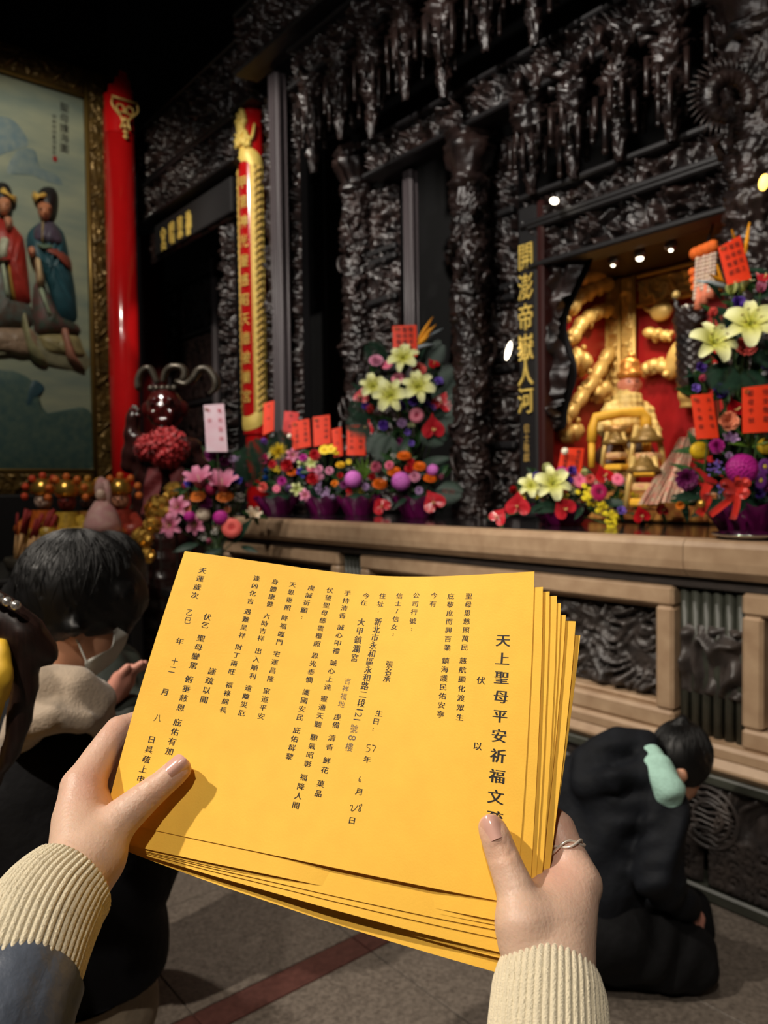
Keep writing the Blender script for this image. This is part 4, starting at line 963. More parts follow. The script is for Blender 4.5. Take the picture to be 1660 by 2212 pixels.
def ribbon(pts, r):
    P = np.array([G_(*p) for p in pts]); t = np.linspace(0, len(P)-1, 40); i = np.clip(t.astype(int), 0, len(P)-2); f = (t-i)[:, None]
    e = lambda k: P[np.clip(k, 0, len(P)-1)]
    Q = 0.5*(2*e(i)+(e(i+1)-e(i-1))*f+(2*e(i-1)-5*e(i)+4*e(i+1)-e(i+2))*f**2+(-e(i-1)+3*e(i)-3*e(i+1)+e(i+2))*f**3)
    b = MB(); b.tube(Q, r*np.interp(np.linspace(0, 1, 40), [0, 0.3, 0.8, 1], [0.8, 1, 1, 0.4]), 10, flat=1.7, upv=FW); b.build('ribbon', M_BRNZ, gs, smooth=True)
ribbon([(340, 828), (332, 808), (322, 796), (308, 802), (299, 820), (300, 840), (304, 838)], 0.027)
ribbon([(352, 826), (358, 804), (372, 793), (392, 794), (400, 806), (394, 822), (378, 824)], 0.027)
ribbon([(385, 826), (402, 830), (418, 818), (430, 800), (448, 798), (464, 816), (466, 838), (452, 852)], 0.03)
def rosette(nm, c, R, m, parent):
    rg = np.random.default_rng(5); b = MB(); n = 210
    for k in range(n):
        z = 1-2*(k+0.5)/n; a = k*2.39996; d = np.array([math.sqrt(1-z*z)*math.cos(a), math.sqrt(1-z*z)*math.sin(a), z]); F_ = frame(d, rg.normal(size=3))
        u, v = np.meshgrid(np.linspace(-1, 1, 5), np.linspace(-1, 1, 4)); w = R*0.17
        Pp = np.stack([u*w, v*w*0.6, w*0.5*np.sin(u*2.2)+0.2*w*v*v], -1) @ F_.T
        b.grid(c+d*R*(0.86+0.1*rg.random())+Pp)
    b.ball(c, R*0.84, 14, 10)
    return b.build(nm, m, parent, smooth=True)
M_ROS = mat('red_silk', (176, 20, 28), 0.55, noise=0.25, nscale=30, sheen=0.3)
rosette('silk_rosette', G_(362, 968, -0.22), 0.165, M_ROS, gs); rosette('silk_rosette', G_(322, 968, -0.2), 0.11, M_ROS, gs)
b = MB()
for x0, x1 in ((335, 322), (380, 402)):
    P0, P1 = G_(x0, 1010, -0.25), G_(x1, 1110, -0.3); t, u = np.meshgrid(np.linspace(0, 1, 10), np.linspace(-1, 1, 5), indexing='ij')
    b.grid(P0+(P1-P0)*t[..., None]+RT0*(u*0.06)[..., None]+TOCAM*(0.02*np.sin(t*9+u*2))[..., None])
b.build('sash', mat('dark_red_sash', (96, 14, 18), 0.6), gs, smooth=True)
for k, (dx, dy) in enumerate(((-6, -6), (-1, -10), (4, -9), (8, -5), (10, 4))):
    b = MB(); p0 = G_(289, 893, -0.02); p1 = G_(289+dx*1.4, 893+dy*1.8, -0.05); b.tube([p0, (p0+p1)/2, p1], [0.022, 0.019, 0.014], 7); b.build('finger', M_LACQ, gs, smooth=True)

# side table
tb = empty('side_table', (-5.75, 1.7, 0.012), 'dark wooden offering table below the painting', 'table')
b = MB(); b.box((-5.75, 1.3, 0.975), (1.3, 1.6, 0.05), bev=0.012); b.build('table_top', M_WOODP, tb)
b = MB(); b.box((-5.12, 1.3, 0.87), (0.05, 1.5, 0.14), bev=0.01); b.build('apron', M_WOOD, tb)
for x in (-6.33, -5.17):
    for y in (0.58, 2.02): b = MB(); b.box((x, y, 0.485), (0.09, 0.09, 0.946), bev=0.012); b.build('leg', M_WOODP, tb)
# robed dolls
def doll(px, py, hpx, d, robe, crown, label, k):
    base = atD(px, py, d); base[2] = 1.003; H = atD(px, hpx, d)[2]-1.003
    o = empty('robed_doll', base, label, 'doll', 'small robed deity dolls on the side table')
    b = MB(); b.col = lin(robe)
    T, K = np.meshgrid(np.linspace(0, 2*math.pi, 22, endpoint=False), np.linspace(0, 1, 12)); r = H*(0.22-0.1*K**0.8+0.02*np.sin(T*7)*(1-K))
    b.grid(np.stack([base[0]+r*np.cos(T), base[1]+r*np.sin(T), base[2]+K*H*0.62], -1), wrap=True)
    for s in (-1, 1): b.tube([base+RT0*s*H*0.12+Z_*H*0.55, base+RT0*s*H*0.22+Z_*H*0.42+TOCAM*H*0.06, base+RT0*s*H*0.1+Z_*H*0.38+TOCAM*H*0.18], [H*0.06, H*0.075, H*0.085], 8)
    b.build('robe', mat('brocade', (255, 255, 255), 0.4, vcol=True, noise=0.45, nscale=38, spec=0.5), o, smooth=True)
    b = MB(); b.box(base+Z_*H*0.34+TOCAM*H*0.2, (H*0.24, H*0.24, H*0.18), frame(Z_, RT0), bev=H*0.04); b.build('breast_ornament', M_GOLD, o)
    hcx = base+Z_*H*0.72; b = MB(); b.ball(hcx, (H*0.09, H*0.09, H*0.105), 12, 9); b.ball(hcx+TOCAM*H*0.09, H*0.02, 6, 4); hd = b.build('head', mat('doll_face_%d' % k, ((220, 190, 170), (120, 40, 34), (222, 160, 130), (60, 40, 36), (214, 150, 118))[k % 5], 0.35), o, smooth=True)
    for s in (-1, 1): b = MB(); b.ball(hcx+TOCAM*H*0.083+RT0*s*H*0.035+Z_*H*0.015, H*0.014, 6, 4); b.build('eye', M_INK, hd)
    b = MB(); b.lathe([(H*0.1, 0), (H*0.13, H*0.05), (H*0.1, H*0.12), (H*0.06, H*0.17)], 14, hcx+Z_*H*0.06); b.build('crown', M_GOLD, o, smooth=True)
    for i in range(7):
        a = -0.2+i*(math.pi+0.4)/6; b = MB(); b.ball(hcx+RT0*math.cos(a)*H*0.2+Z_*(H*0.08+H*0.18*math.sin(a)), H*0.04, 8, 6); b.build('pompon', mat('pompon_%s_%d' % crown[:1] if False else 'pompon_%d_%d_%d' % crown, crown, 0.6, noise=0.2, nscale=60), o, smooth=True)
doll(97, 1190, 1024, 5.3, (214, 110, 40), (206, 70, 34), 'small doll in orange brocade at the left of the side table', 0)
doll(148, 1190, 1026, 5.1, (206, 168, 60), (216, 110, 40), 'yellow brocade doll with a wide orange crown on the side table', 1)
doll(193, 1175, 1030, 5.4, (176, 120, 50), (196, 140, 50), 'bronze coloured doll in the middle of the side table', 3)
doll(264, 1190, 1024, 5.35, (168, 60, 44), (224, 120, 44), 'small doll in dark red with golden bib beside the orange box', 4)
# pale hooded doll
hb = atD(222, 1130, 4.9); hb[2] = 1.003
hd_ = empty('hooded_doll', hb, 'pale pink hooded figure with a spread skirt on the side table', 'doll')
b = MB(); b.lathe([(0.12, 0), (0.115, 0.06), (0.09, 0.13), (0.045, 0.2)], 20, hb+Z_*0.27); b.build('skirt', mat('pale_pink_cloth', (190, 132, 134), 0.6, rgb2=(206, 172, 160), nscale=22), hd_, smooth=True)
b = MB(); b.lathe([(0.075, 0), (0.06, 0.27)], 14, hb); b.build('stand', M_REDD, hd_, smooth=True)
b = MB(); b.ball(hb+Z_*0.55, (0.038, 0.045, 0.075), 12, 9); b.tube([hb+Z_*0.6+RT0*0.015, hb+Z_*0.52+RT0*0.04, hb+Z_*0.4+RT0*0.045], [0.028, 0.024, 0.016], 8); b.build('hood', MATS['pale_pink_cloth'], hd_, smooth=True)
b = MB(); b.ball(hb+Z_*0.51+TOCAM*0.02, (0.034, 0.034, 0.042), 10, 7); b.build('head', MATS['doll_face_0'], hd_, smooth=True)
# orange gift boxes, gold ornaments
for k, (px, py, d, s, rgb, lb) in enumerate(((277, 1150, 4.7, (0.13, 0.1, 0.16), (206, 120, 60), 'orange cardboard box at the end of the side table'), (282, 1112, 4.85, (0.12, 0.1, 0.24), (214, 150, 110), 'peach coloured box behind the orange box'), (228, 1135, 4.75, (0.3, 0.1, 0.1), (120, 34, 30), 'long dark red box lying behind the bowed head'))):
    p = atD(px, py, d); p[2] = 1.003+s[2]/2; o = empty('gift_box', p-Z_*s[2]/2, lb, 'box')
    b = MB(); b.box(p, s, frame(Z_, RT0+0.3*FW*(k-1)), bev=0.006); b.build('carton', mat('carton_%d' % k, rgb, 0.55, noise=0.12, nscale=20), o)
    b = MB(); b.box(p+Z_*(s[2]/2-0.012), (s[0]*1.04, s[1]*1.04, 0.03), frame(Z_, RT0+0.3*FW*(k-1)), bev=0.004); b.build('lid', mat('carton_lid_%d' % k, tuple(min(255, int(v*1.08)) for v in rgb), 0.5), o)
# gold paper flowers between doll table and bouquet
gx_ = 0
for k, (px, py, d, R) in enumerate(((308, 1162, 4.4, 0.07), (318, 1200, 4.35, 0.05), (345, 1100, 4.75, 0.1), (380, 1068, 4.9, 0.09), (330, 1135, 4.5, 0.06))):
    c = atD(px, py, d); b = MB(); rg = np.random.default_rng(k); o = empty('gold_paper_flower', c, ('crinkled gold paper flower low beside the orange box', 'smallest gold paper flower, just above the bowed head', 'large dim gold paper flower at the guardian statue\'s feet', 'dim gold paper flower touching the pink lilies', 'gold paper flower between the box and the pink lilies')[k], 'ornament')
    for i in range(46):
        z = 1-2*(i+0.5)/46; a = i*2.39996; dd = np.array([math.sqrt(1-z*z)*math.cos(a), math.sqrt(1-z*z)*math.sin(a), z]); F_ = frame(dd, rg.normal(size=3))
        u, v = np.meshgrid(np.linspace(-1, 1, 4), np.linspace(-1, 1, 3)); w = R*0.34
        b.grid(c+dd*R*0.8+np.stack([u*w, v*w*0.6, w*0.4*np.sin(u*2.5)], -1) @ F_.T)
    b.build('petals', M_GOLD, o)
    b = MB(); b.tube([c, c-Z_*max(0.02, c[2]-1.003)], 0.008, 6); b.build('stem', mat('dark_stem', (40, 30, 24), 0.6), o)
sp = atD(462, 1150, 4.75); tb2 = empty('flower_stand', (sp[0], sp[1], 0.012), 'low dark stand carrying the pink lily bouquet', 'stand')
b = MB(); b.box((sp[0], sp[1], 0.9), (0.5, 0.5, 0.06), bev=0.012); b.build('stand_top', M_WOODP, tb2)
for x in (-0.2, 0.2):
    for y in (-0.2, 0.2): b = MB(); b.box((sp[0]+x, sp[1]+y, 0.44), (0.06, 0.06, 0.858), bev=0.01); b.build('leg', M_WOODP, tb2)
# incense sticks leaning in a pot
ip = atD(62, 1225, 5.0); ip[2] = 1.003
b = MB(); b.lathe([(0.1, 0), (0.13, 0.03), (0.15, 0.09), (0.14, 0.11), (0.12, 0.1), (0.1, 0.02)], 22, ip); tag(b.build('incense_pot', M_BRNZ, None, smooth=True), 'bronze pot holding the leaning incense sticks', 'pot')
M_STICK = mat('bamboo_tan', (206, 160, 104), 0.6, noise=0.15, nscale=30); M_RSTK = mat('incense_red', (150, 36, 34), 0.7, noise=0.2, nscale=40)
sticks = [(32, 1222, 58, 1100, 0.014), (28, 1218, 38, 1108, 0.006), (40, 1224, 66, 1104, 0.012), (56, 1222, 92, 1110, 0.014), (60, 1220, 110, 1105, 0.014), (66, 1224, 104, 1118, 0.012), (74, 1226, 122, 1112, 0.013), (82, 1228, 132, 1122, 0.012), (88, 1228, 145, 1128, 0.012), (48, 1222, 80, 1120, 0.01), (70, 1222, 116, 1100, 0.01)]
_o = sorted(range(len(sticks)), key=lambda i: sticks[i][2]); SORD = {k: ORD[_o.index(k)] for k in range(len(sticks))}
for k, (x0, y0, x1, y1, r) in enumerate(sticks):
    a = ip+(atD(x0, y0, 5.0)-atD(62, 1225, 5.0))*0.9+np.array([0, 0, 0.06]); c = atD(x1, y1, 5.0+0.03*(k % 3)); m = a+(c-a)*0.55
    o = empty('incense_stick', a, ('thick', 'thin', 'medium', 'thick', 'thick', 'medium', 'medium', 'slim', 'slim', 'slim', 'slim')[k]+' tan incense stick with red end, %s from the left at the top' % SORD[k], 'incense', 'incense sticks in the pot')
    b = MB(); b.tube([a, m], r, 8); b.build('handle', M_STICK, o, smooth=True); b = MB(); b.tube([m, c], r*1.1, 8); b.build('red_end', M_RSTK, o, smooth=True)
# ================================================================== yellow prayer sheets held in both hands
# measured shape of the front sheet (13 x 10 nodes, world metres)
SHEET = np.array([[(-5943,2759,14975),(-5751,2911,14946),(-5562,3067,14914),(-5375,3225,14881),(-5188,3384,14848),(-4997,3538,14818),(-4796,3680,14797),(-4582,3804,14790),(-4357,3908,14796),(-4125,3991,14812),(-3888,4060,14835),(-3649,4118,14861),(-3409,4169,14889)],
    [(-5891,2653,14773),(-5701,2808,14742),(-5512,2965,14710),(-5325,3123,14678),(-5136,3279,14646),(-4942,3431,14618),(-4741,3573,14597),(-4528,3700,14588),(-4306,3808,14591),(-4077,3900,14603),(-3843,3977,14621),(-3607,4046,14643),(-3369,4108,14668)],
    [(-5839,2549,14570),(-5651,2706,14538),(-5463,2863,14506),(-5274,3020,14474),(-5083,3174,14444),(-4887,3324,14418),(-4685,3466,14398),(-4475,3595,14387),(-4255,3709,14386),(-4029,3808,14394),(-3798,3895,14408),(-3564,3973,14426),(-3329,4046,14446)],
    [(-5789,2446,14366),(-5601,2604,14333),(-5412,2761,14302),(-5222,2917,14271),(-5029,3069,14243),(-4832,3217,14218),(-4629,3358,14199),(-4420,3489,14186),(-4203,3608,14182),(-3981,3715,14186),(-3753,3811,14195),(-3522,3898,14209),(-3290,3981,14225)],
    [(-5740,2347,14160),(-5552,2504,14128),(-5362,2660,14097),(-5170,2813,14069),(-4975,2963,14042),(-4776,3109,14019),(-4573,3249,14000),(-4364,3381,13987),(-4150,3505,13980),(-3931,3620,13979),(-3707,3725,13984),(-3480,3822,13993),(-3252,3914,14003)],
    [(-5694,2250,13951),(-5504,2405,13922),(-5312,2559,13893),(-5117,2710,13866),(-4920,2857,13842),(-4720,3001,13820),(-4516,3140,13802),(-4308,3273,13788),(-4096,3401,13778),(-3881,3522,13773),(-3661,3636,13773),(-3438,3743,13777),(-3214,3846,13783)],
    [(-5651,2156,13741),(-5457,2308,13715),(-5261,2458,13689),(-5064,2605,13665),(-4865,2750,13642),(-4662,2892,13622),(-4458,3030,13605),(-4251,3164,13590),(-4042,3296,13578),(-3829,3423,13569),(-3614,3545,13564),(-3396,3662,13562),(-3177,3776,13562)],
    [(-5609,2067,13529),(-5410,2213,13506),(-5211,2357,13484),(-5010,2501,13463),(-4809,2643,13443),(-4605,2782,13424),(-4400,2920,13408),(-4194,3056,13392),(-3987,3191,13377),(-3778,3324,13365),(-3566,3453,13355),(-3353,3579,13348),(-3140,3704,13342)],
    [(-5569,1981,13315),(-5365,2119,13297),(-5161,2258,13279),(-4957,2396,13261),(-4752,2535,13244),(-4547,2673,13227),(-4342,2810,13210),(-4137,2948,13194),(-3931,3086,13177),(-3726,3224,13161),(-3519,3360,13147),(-3311,3495,13134),(-3102,3630,13124)],
    [(-5530,1897,13100),(-5319,2026,13088),(-5110,2158,13074),(-4903,2292,13059),(-4696,2427,13044),(-4490,2564,13029),(-4284,2701,13013),(-4080,2840,12995),(-3876,2982,12976),(-3674,3124,12957),(-3471,3268,12938),(-3268,3411,12921),(-3065,3554,12906)]])/10000.0
SW, SH = 0.297, 0.210
def cr(P, t):
    n = len(P); i = np.clip(np.floor(t).astype(int), 0, n-2); f = t-i
    lo = t < 0; hi = t > n-1
    f = np.clip(f, 0, 1); e = lambda k: P[np.clip(k, 0, n-1)]
    a, b, c, d = e(i-1), e(i), e(i+1), e(i+2); sh = f.reshape(f.shape+(1,)*(P.ndim-1))
    a = np.where((i == 0).reshape(sh.shape), 2*b-c, a); d = np.where((i == n-2).reshape(sh.shape), 2*c-b, d)
    Q = 0.5*(2*b+(c-a)*sh+(2*a-5*b+4*c-d)*sh**2+(-a+3*b-3*c+d)*sh**3)
    ex = np.where(lo, t, np.where(hi, t-(n-1), 0)).reshape(sh.shape)
    dv = np.where(lo.reshape(sh.shape), P[1]-P[0], P[-1]-P[-2])
    return Q+dv*ex
def surf(s, t):
    """front sheet surface at arrays s (0..SW from the left), t (0..SH from the top)"""
    s = np.asarray(s, float).ravel()/SW*12; t = np.asarray(t, float).ravel()/SH*9
    A = cr(SHEET.transpose(1, 0, 2), s)                     # (m,10,3)
    out = np.empty((len(s), 3))
    for i in range(0, len(s)):
        out[i] = cr(A[i], t[i:i+1])[0]
    return out
def surf_fast(s, t):
    s = np.asarray(s, float); t = np.asarray(t, float); shp = s.shape
    SG, TG = np.linspace(-0.03, SW+0.03, 120), np.linspace(-0.03, SH+0.08, 106)
    if not hasattr(surf_fast, 'G'):
        A = cr(SHEET.transpose(1, 0, 2), SG/SW*12); surf_fast.G = cr(A.transpose(1, 0, 2), TG/SH*9)  # (106,120,3)
    G = surf_fast.G
    i = np.clip((s-SG[0])/(SG[1]-SG[0]), 0, 118.999); j = np.clip((t-TG[0])/(TG[1]-TG[0]), 0, 104.999); a = i.astype(int); b = j.astype(int); u = (i-a)[..., None]; v = (j-b)[..., None]
    return (1-v)*((1-u)*G[b, a]+u*G[b, a+1])+v*((1-u)*G[b+1, a]+u*G[b+1, a+1])
def surf_n(s, t):
    e = 0.004; a = surf_fast(s+e, t)-surf_fast(s-e, t); b = surf_fast(s, t+e)-surf_fast(s, t-e)
    n = np.cross(b, a); n = n/np.linalg.norm(n, axis=-1, keepdims=True)
    return np.where((n @ TOCAM)[..., None] < 0, -n, n)
M_PAPER = mat('yellow_prayer_paper', (255, 198, 76), 0.62, noise=0.035, nscale=60, bump=0.05, bscale=700, spec=0.25)
def sheet_geo(dx, dyl, dyr, off, bulge, nu=44, nv=32, th=0.00012):
    s0, t0 = np.meshgrid(np.linspace(0, SW, nu), np.linspace(0, SH, nv)); r = (dyr-dyl)/SW
    s = s0+dx-r*(t0-SH/2); t = t0+dyl+r*s0
    P = surf_fast(s, t); n = surf_n(s, t); d = off+bulge(s0/SW, t0/SH)
    P = P-n*d[..., None] if hasattr(d, 'shape') else P-n*d
    b = MB(); b.grid(P); b.grid(P-n*th, flip=True)
    return b
zero = lambda a, c: a*0
sheets = [
 ('topmost yellow prayer sheet printed with columns of black Chinese characters', 0, 0, 0, 0.0, zero),
 ('second yellow sheet of the stack, directly under the printed one', 7, 13, 11, 0.0009, lambda a, c: 0.006*np.exp(-((a-0.68)/0.16)**2)*np.clip(c-0.55, 0, 1)*2.2),
 ('third yellow sheet of the stack, corner just right of the second', 10.5, 14.5, 14, 0.0030, lambda a, c: 0.003*np.exp(-((a-0.6)/0.2)**2)*c),
 ('fourth yellow sheet of the stack, its corner a step lower', 14.5, 15, 17, 0.0041, zero),
 ('fifth yellow sheet of the stack, narrow strip showing at the right', 15.5, 15.5, 22, 0.0051, zero),
 ('sixth yellow sheet of the stack, with a dark gap under its lower edge', 16, 16, 30, 0.0061, zero),
 ('seventh yellow sheet of the stack, corner sticking out furthest right', 21, 16.5, 34, 0.0080, lambda a, c: 0.008*np.exp(-((a-0.55)/0.22)**2)*c*c),
 ('lowest yellow sheet of the stack, showing longest along the bottom', 20.5, 17.5, 43, 0.0108, lambda a, c: 0.006*np.exp(-((a-0.6)/0.25)**2)*c*c)]
for k, (lb, dx, yl, yr_, off, bl) in enumerate(sheets):
    o = sheet_geo(dx/1000, yl/1000, yr_/1000, off, bl).build('prayer_sheet', M_PAPER, None, smooth=True)
    tag(o, lb, 'paper', 'stack of yellow prayer sheets')
    if k == 0: front = o
# --- text on the front sheet, set where the photo shows each character
SGd, TGd = np.meshgrid(np.linspace(0, SW, 400), np.linspace(0, SH, 290)); PG = surf_fast(SGd, TGd)-CAM; zG = PG @ FW
PXG = IMW/2+FPX*(PG @ RT)/zG; PYG = IMH/2-FPX*(PG @ UP)/zG
def st_of(px, py):
    k = np.argmin((PXG-px)**2+(PYG-py)**2); return SGd.ravel()[k], TGd.ravel()[k]
ink, grey = MB(), MB()
def put(mb, ch, s, t, size, wide=1.0, tall=1.0, bold=0.0, rot=0):
    g, F = glyph(ch)
    if not len(g): return
    if rot: g = np.stack([g[:, 1], -g[:, 0]], 1)
    for dx in ((0,) if bold == 0 else (-bold, 0, bold)):
        ss = s+(g[:, 0]*wide+dx)*size; tt = t-g[:, 1]*tall*size
        P = surf_fast(ss, tt); mb.add(P+surf_n(ss, tt)*0.00012, F)
def run(text, x0, y0, x1, y1, size, mb=None, **kw):
    mb = ink if mb is None else mb
    a = np.array(st_of(x0, y0)); c = np.array(st_of(x1, y1)); n = len(text)
    for i, ch in enumerate(text):
        f = i/(n-1) if n > 1 else 0; q = a+(c-a)*f
        put(mb, ':' if ch == '：' else ch, q[0], q[1], size*(0.8 if ch == '：' else 1), **kw)
S1 = 0.0054; kw1 = dict(wide=1.06, tall=0.9, bold=0.02)
for a in (
 ('聖母恩慈照萬民', 1013, 1287, 1004, 1398.6), ('慈航顯化渡眾生', 1001.6, 1427, 994.4, 1549), ('庇黎庶而興百業', 974, 1287, 965.8, 1398), ('鎮海護民佑安寧', 962.9, 1426, 953, 1544),
 ('今有', 937.5, 1287, 935.8, 1305), ('公司行號：', 900.7, 1287, 889.6, 1359), ('信士/信女：', 863.6, 1287, 849.6, 1372), ('生日：', 820.4, 1541, 807.3, 1576), ('年', 794.3, 1640, 794.3, 1640), ('月', 776.4, 1709, 776.4, 1709), ('日', 760, 1771.6, 760, 1771.6),
 ('住址：', 827.5, 1287, 818.7, 1321), ('今在', 791, 1286, 787, 1302), ('虔備', 729.3, 1547.6, 726, 1566), ('清香', 718, 1595, 713, 1614), ('鮮花', 706, 1642, 701, 1663), ('菓品', 693, 1693, 688, 1713),
 ('手持清香', 751.6, 1281, 741, 1330), ('誠心叩禮', 736.4, 1354.6, 725.9, 1405), ('誠心上達', 719.8, 1431.6, 707.9, 1484), ('靈通天聽', 701, 1510.6, 687, 1564), ('願氣昭彰', 679.6, 1591.8, 665, 1650), ('福降人間', 656.9, 1680, 640, 1740),
 ('伏望聖母慈雲覆照', 712.8, 1275, 686, 1391), ('恩光垂憫', 680.5, 1417, 669, 1469), ('護國安民', 662, 1496, 648, 1550), ('庇佑群黎', 640.8, 1577.6, 625, 1633.6), ('虔誠祈願：', 673, 1269.5, 653, 1335),
 ('天恩垂照', 633.3, 1263, 622, 1312), ('降福臨門', 616.4, 1336, 604.8, 1386.5), ('宅運昌隆', 597.9, 1412, 585.4, 1466), ('家道平安', 577, 1492, 564, 1547),
 ('身體康健', 594.5, 1256.7, 582.6, 1305), ('六時吉祥', 577, 1330.4, 564, 1380), ('出入順利', 557.7, 1406, 545, 1459.4), ('遠離災厄', 536.9, 1486, 522.5, 1541),
 ('逢凶化吉', 554.9, 1249, 541.6, 1297.7), ('遇難呈祥', 535.5, 1321.9, 523, 1372), ('財丁兩旺', 516, 1398, 502, 1451.5), ('福祿綿長', 494.8, 1478.5, 481.5, 1533.8)): run(*a, S1, **kw1)
S2 = 0.0063
for a in (('謹疏以聞', 458.8, 1449.4, 442, 1511), ('伏乞', 448.3, 1332.4, 442.7, 1350.5), ('聖母鑾駕', 433.6, 1379, 417.8, 1437.7), ('俯垂慈恩', 409.5, 1467.3, 391.5, 1528.3), ('庇佑有加', 384, 1560, 366.5, 1622.5),
 ('天運歲次', 437.7, 1232, 420.6, 1285), ('年', 388, 1386, 388, 1386), ('月', 356, 1494.5, 356, 1494.5), ('日具疏上申', 328.3, 1598.8, 303.6, 1683), ('伏', 1040, 1469.5, 1040, 1469.5), ('以', 1033, 1611, 1033, 1611)): run(*a, S2, **kw1)
for a in (('乙巳', 410, 1324, 405.8, 1340.8), ('十二', 377.6, 1429.4, 371.5, 1446), ('八', 341.6, 1550.5, 341.6, 1550.5)): run(*a, 0.0062, wide=0.95)
run('天上聖母平安祈福文疏', 1088, 1383, 1068.5, 1768, 0.0108, wide=1.02, tall=0.86, bold=0.03)
run('新北市永和區永和路二段', 817.8, 1344, 781.3, 1518, 0.0064, wide=0.95, bold=0.02); run('大甲鎮瀾宮', 781, 1344, 766.7, 1421, 0.0064, wide=0.95, bold=0.02); run('張名承', 842.5, 1434.7, 836.6, 1467, 0.0058, bold=0.01)
run('121', 777, 1533, 771.5, 1555, 0.0075, rot=1, wide=1.0)
run('號', 766, 1575, 766, 1575, 0.0064, grey, wide=0.95); run('8', 760, 1594, 760, 1594, 0.008, grey, rot=1); run('樓', 754.6, 1614, 754.6, 1614, 0.0064, grey, wide=0.95); run('吉祥福地', 752, 1472, 737.4, 1521.6, 0.0054, grey)
ink.build('printed_text', M_INK, front); grey.build('shiny_text', mat('shiny_toner', (120, 104, 84), 0.25, spec=0.9), front)
# handwritten figures
pen = MB()
def stroke(pts, r=0.00022):
    P = np.array(pts, float); t = np.linspace(0, len(P)-1, len(P)*4); Q = np.stack([np.interp(t, np.arange(len(P)), P[:, 0]), np.interp(t, np.arange(len(P)), P[:, 1])], 1)
    st = np.array([st_of(*q) for q in Q]); st = np.stack([np.convolve(np.pad(st[:, i], 2, 'edge'), np.ones(5)/5, 'valid') for i in (0, 1)], 1)
    pen.tube(surf_fast(st[:, 0], st[:, 1])+surf_n(st[:, 0], st[:, 1])*0.0001, r, 6)
stroke([(801, 1609), (794, 1609), (793, 1615), (798, 1616), (800, 1620), (795, 1624), (791, 1623)]); stroke([(803, 1610), (812, 1610), (811, 1616), (805, 1626)])
stroke([(779, 1677), (776, 1682), (775, 1688), (778, 1690), (781, 1687), (779, 1684), (776, 1686)])
stroke([(756, 1741), (761, 1738), (763, 1742), (757, 1752), (764, 1752), (775, 1738)]); stroke([(783, 1737), (776, 1739), (776, 1743), (781, 1747), (778, 1754), (774, 1752), (777, 1746), (783, 1738)])
pen.build('handwriting', mat('pen_ink', (40, 40, 44), 0.5), front, smooth=True)

# ================================================================== the photographer's hands
def skin_mat():
    m = mat('skin', (224, 178, 150), 0.42, vcol=True, noise=0.06, nscale=120, bump=0.12, bscale=420, sss=0.25, spec=0.4)
    return m
M_SKIN = skin_mat()
M_NAIL = mat('fingernail', (218, 170, 156), 0.18, spec=0.6, coat=0.4, noise=0.04, nscale=90)
wr = atD(150, 1897, 0.495)
me_ = empty('person', atD(150, 1950, 0.48), 'pair of bare hands in cream ribbed cuffs holding up the yellow sheets', 'person')
SKC = np.array(lin((214, 180, 158))); SKP = np.array(lin((216, 156, 138))); SKD = np.array(lin((214, 164, 134)))
def skin_cols(spots):
    def f(V):
        C = np.tile(SKC, (len(V), 1))
        for c, r, col, w in spots:
            g = w*np.exp(-np.sum((V-c)**2, 1)/(r*r)); C = C*(1-g[:, None])+col*g[:, None]
        return C
    return f
def hand(J, spots, creases, nm='hand'):
    B = Body(0.0013, 0.007)
    for ch in J: B.chain([atD(*p[:3]) for p in ch[0]], [p[3]/1000 for p in ch[0]], ch[1]/1000)
    for (c, a, r, sp, dp) in creases:          # fine skin folds running across the thumb
        c = atD(*c); a = atD(*a)-c; a /= np.linalg.norm(a); n = TOCAM-a*(TOCAM @ a); n /= np.linalg.norm(n); m = np.cross(a, n); r = r/1000
        th = np.linspace(sp[0], sp[1], 9); P = [c+(n*math.cos(t)+m*math.sin(t))*(r+0.0001)+a*0.0012*math.cos(t*3) for t in th]
        for i in range(8): B.cap(P[i], P[i+1], dp/1000, dp/1000, k=0.0016, sub=True)
    return B.build(nm, M_SKIN, me_, smooth=1, colf=skin_cols(spots))
def nail(c, axis, n, w, l, parent):
    axis = axis/np.linalg.norm(axis); n = n-axis*(n @ axis); n /= np.linalg.norm(n); s = np.cross(axis, n)
    u, v = np.meshgrid(np.linspace(-1, 1, 15), np.linspace(-1, 1, 17)); ed = np.where(v > 0.35, np.sqrt(np.clip(1-((v-0.35)/0.65)**2, 0, 1)), np.where(v < -0.6, np.sqrt(np.clip(1-((v+0.6)/0.4)**2*0.55, 0, 1)), 1))
    uu = u*ed; h = -w*0.42*uu**2-0.1*l*np.clip(v, 0, 1)**2
    P = c+s*(uu*w/2)[..., None]+axis*(v*l/2)[..., None]+n*h[..., None]
    b = MB(); b.grid(P); b.grid(P-n*0.0006, flip=True); return b.build('fingernail', M_NAIL, parent, smooth=True)
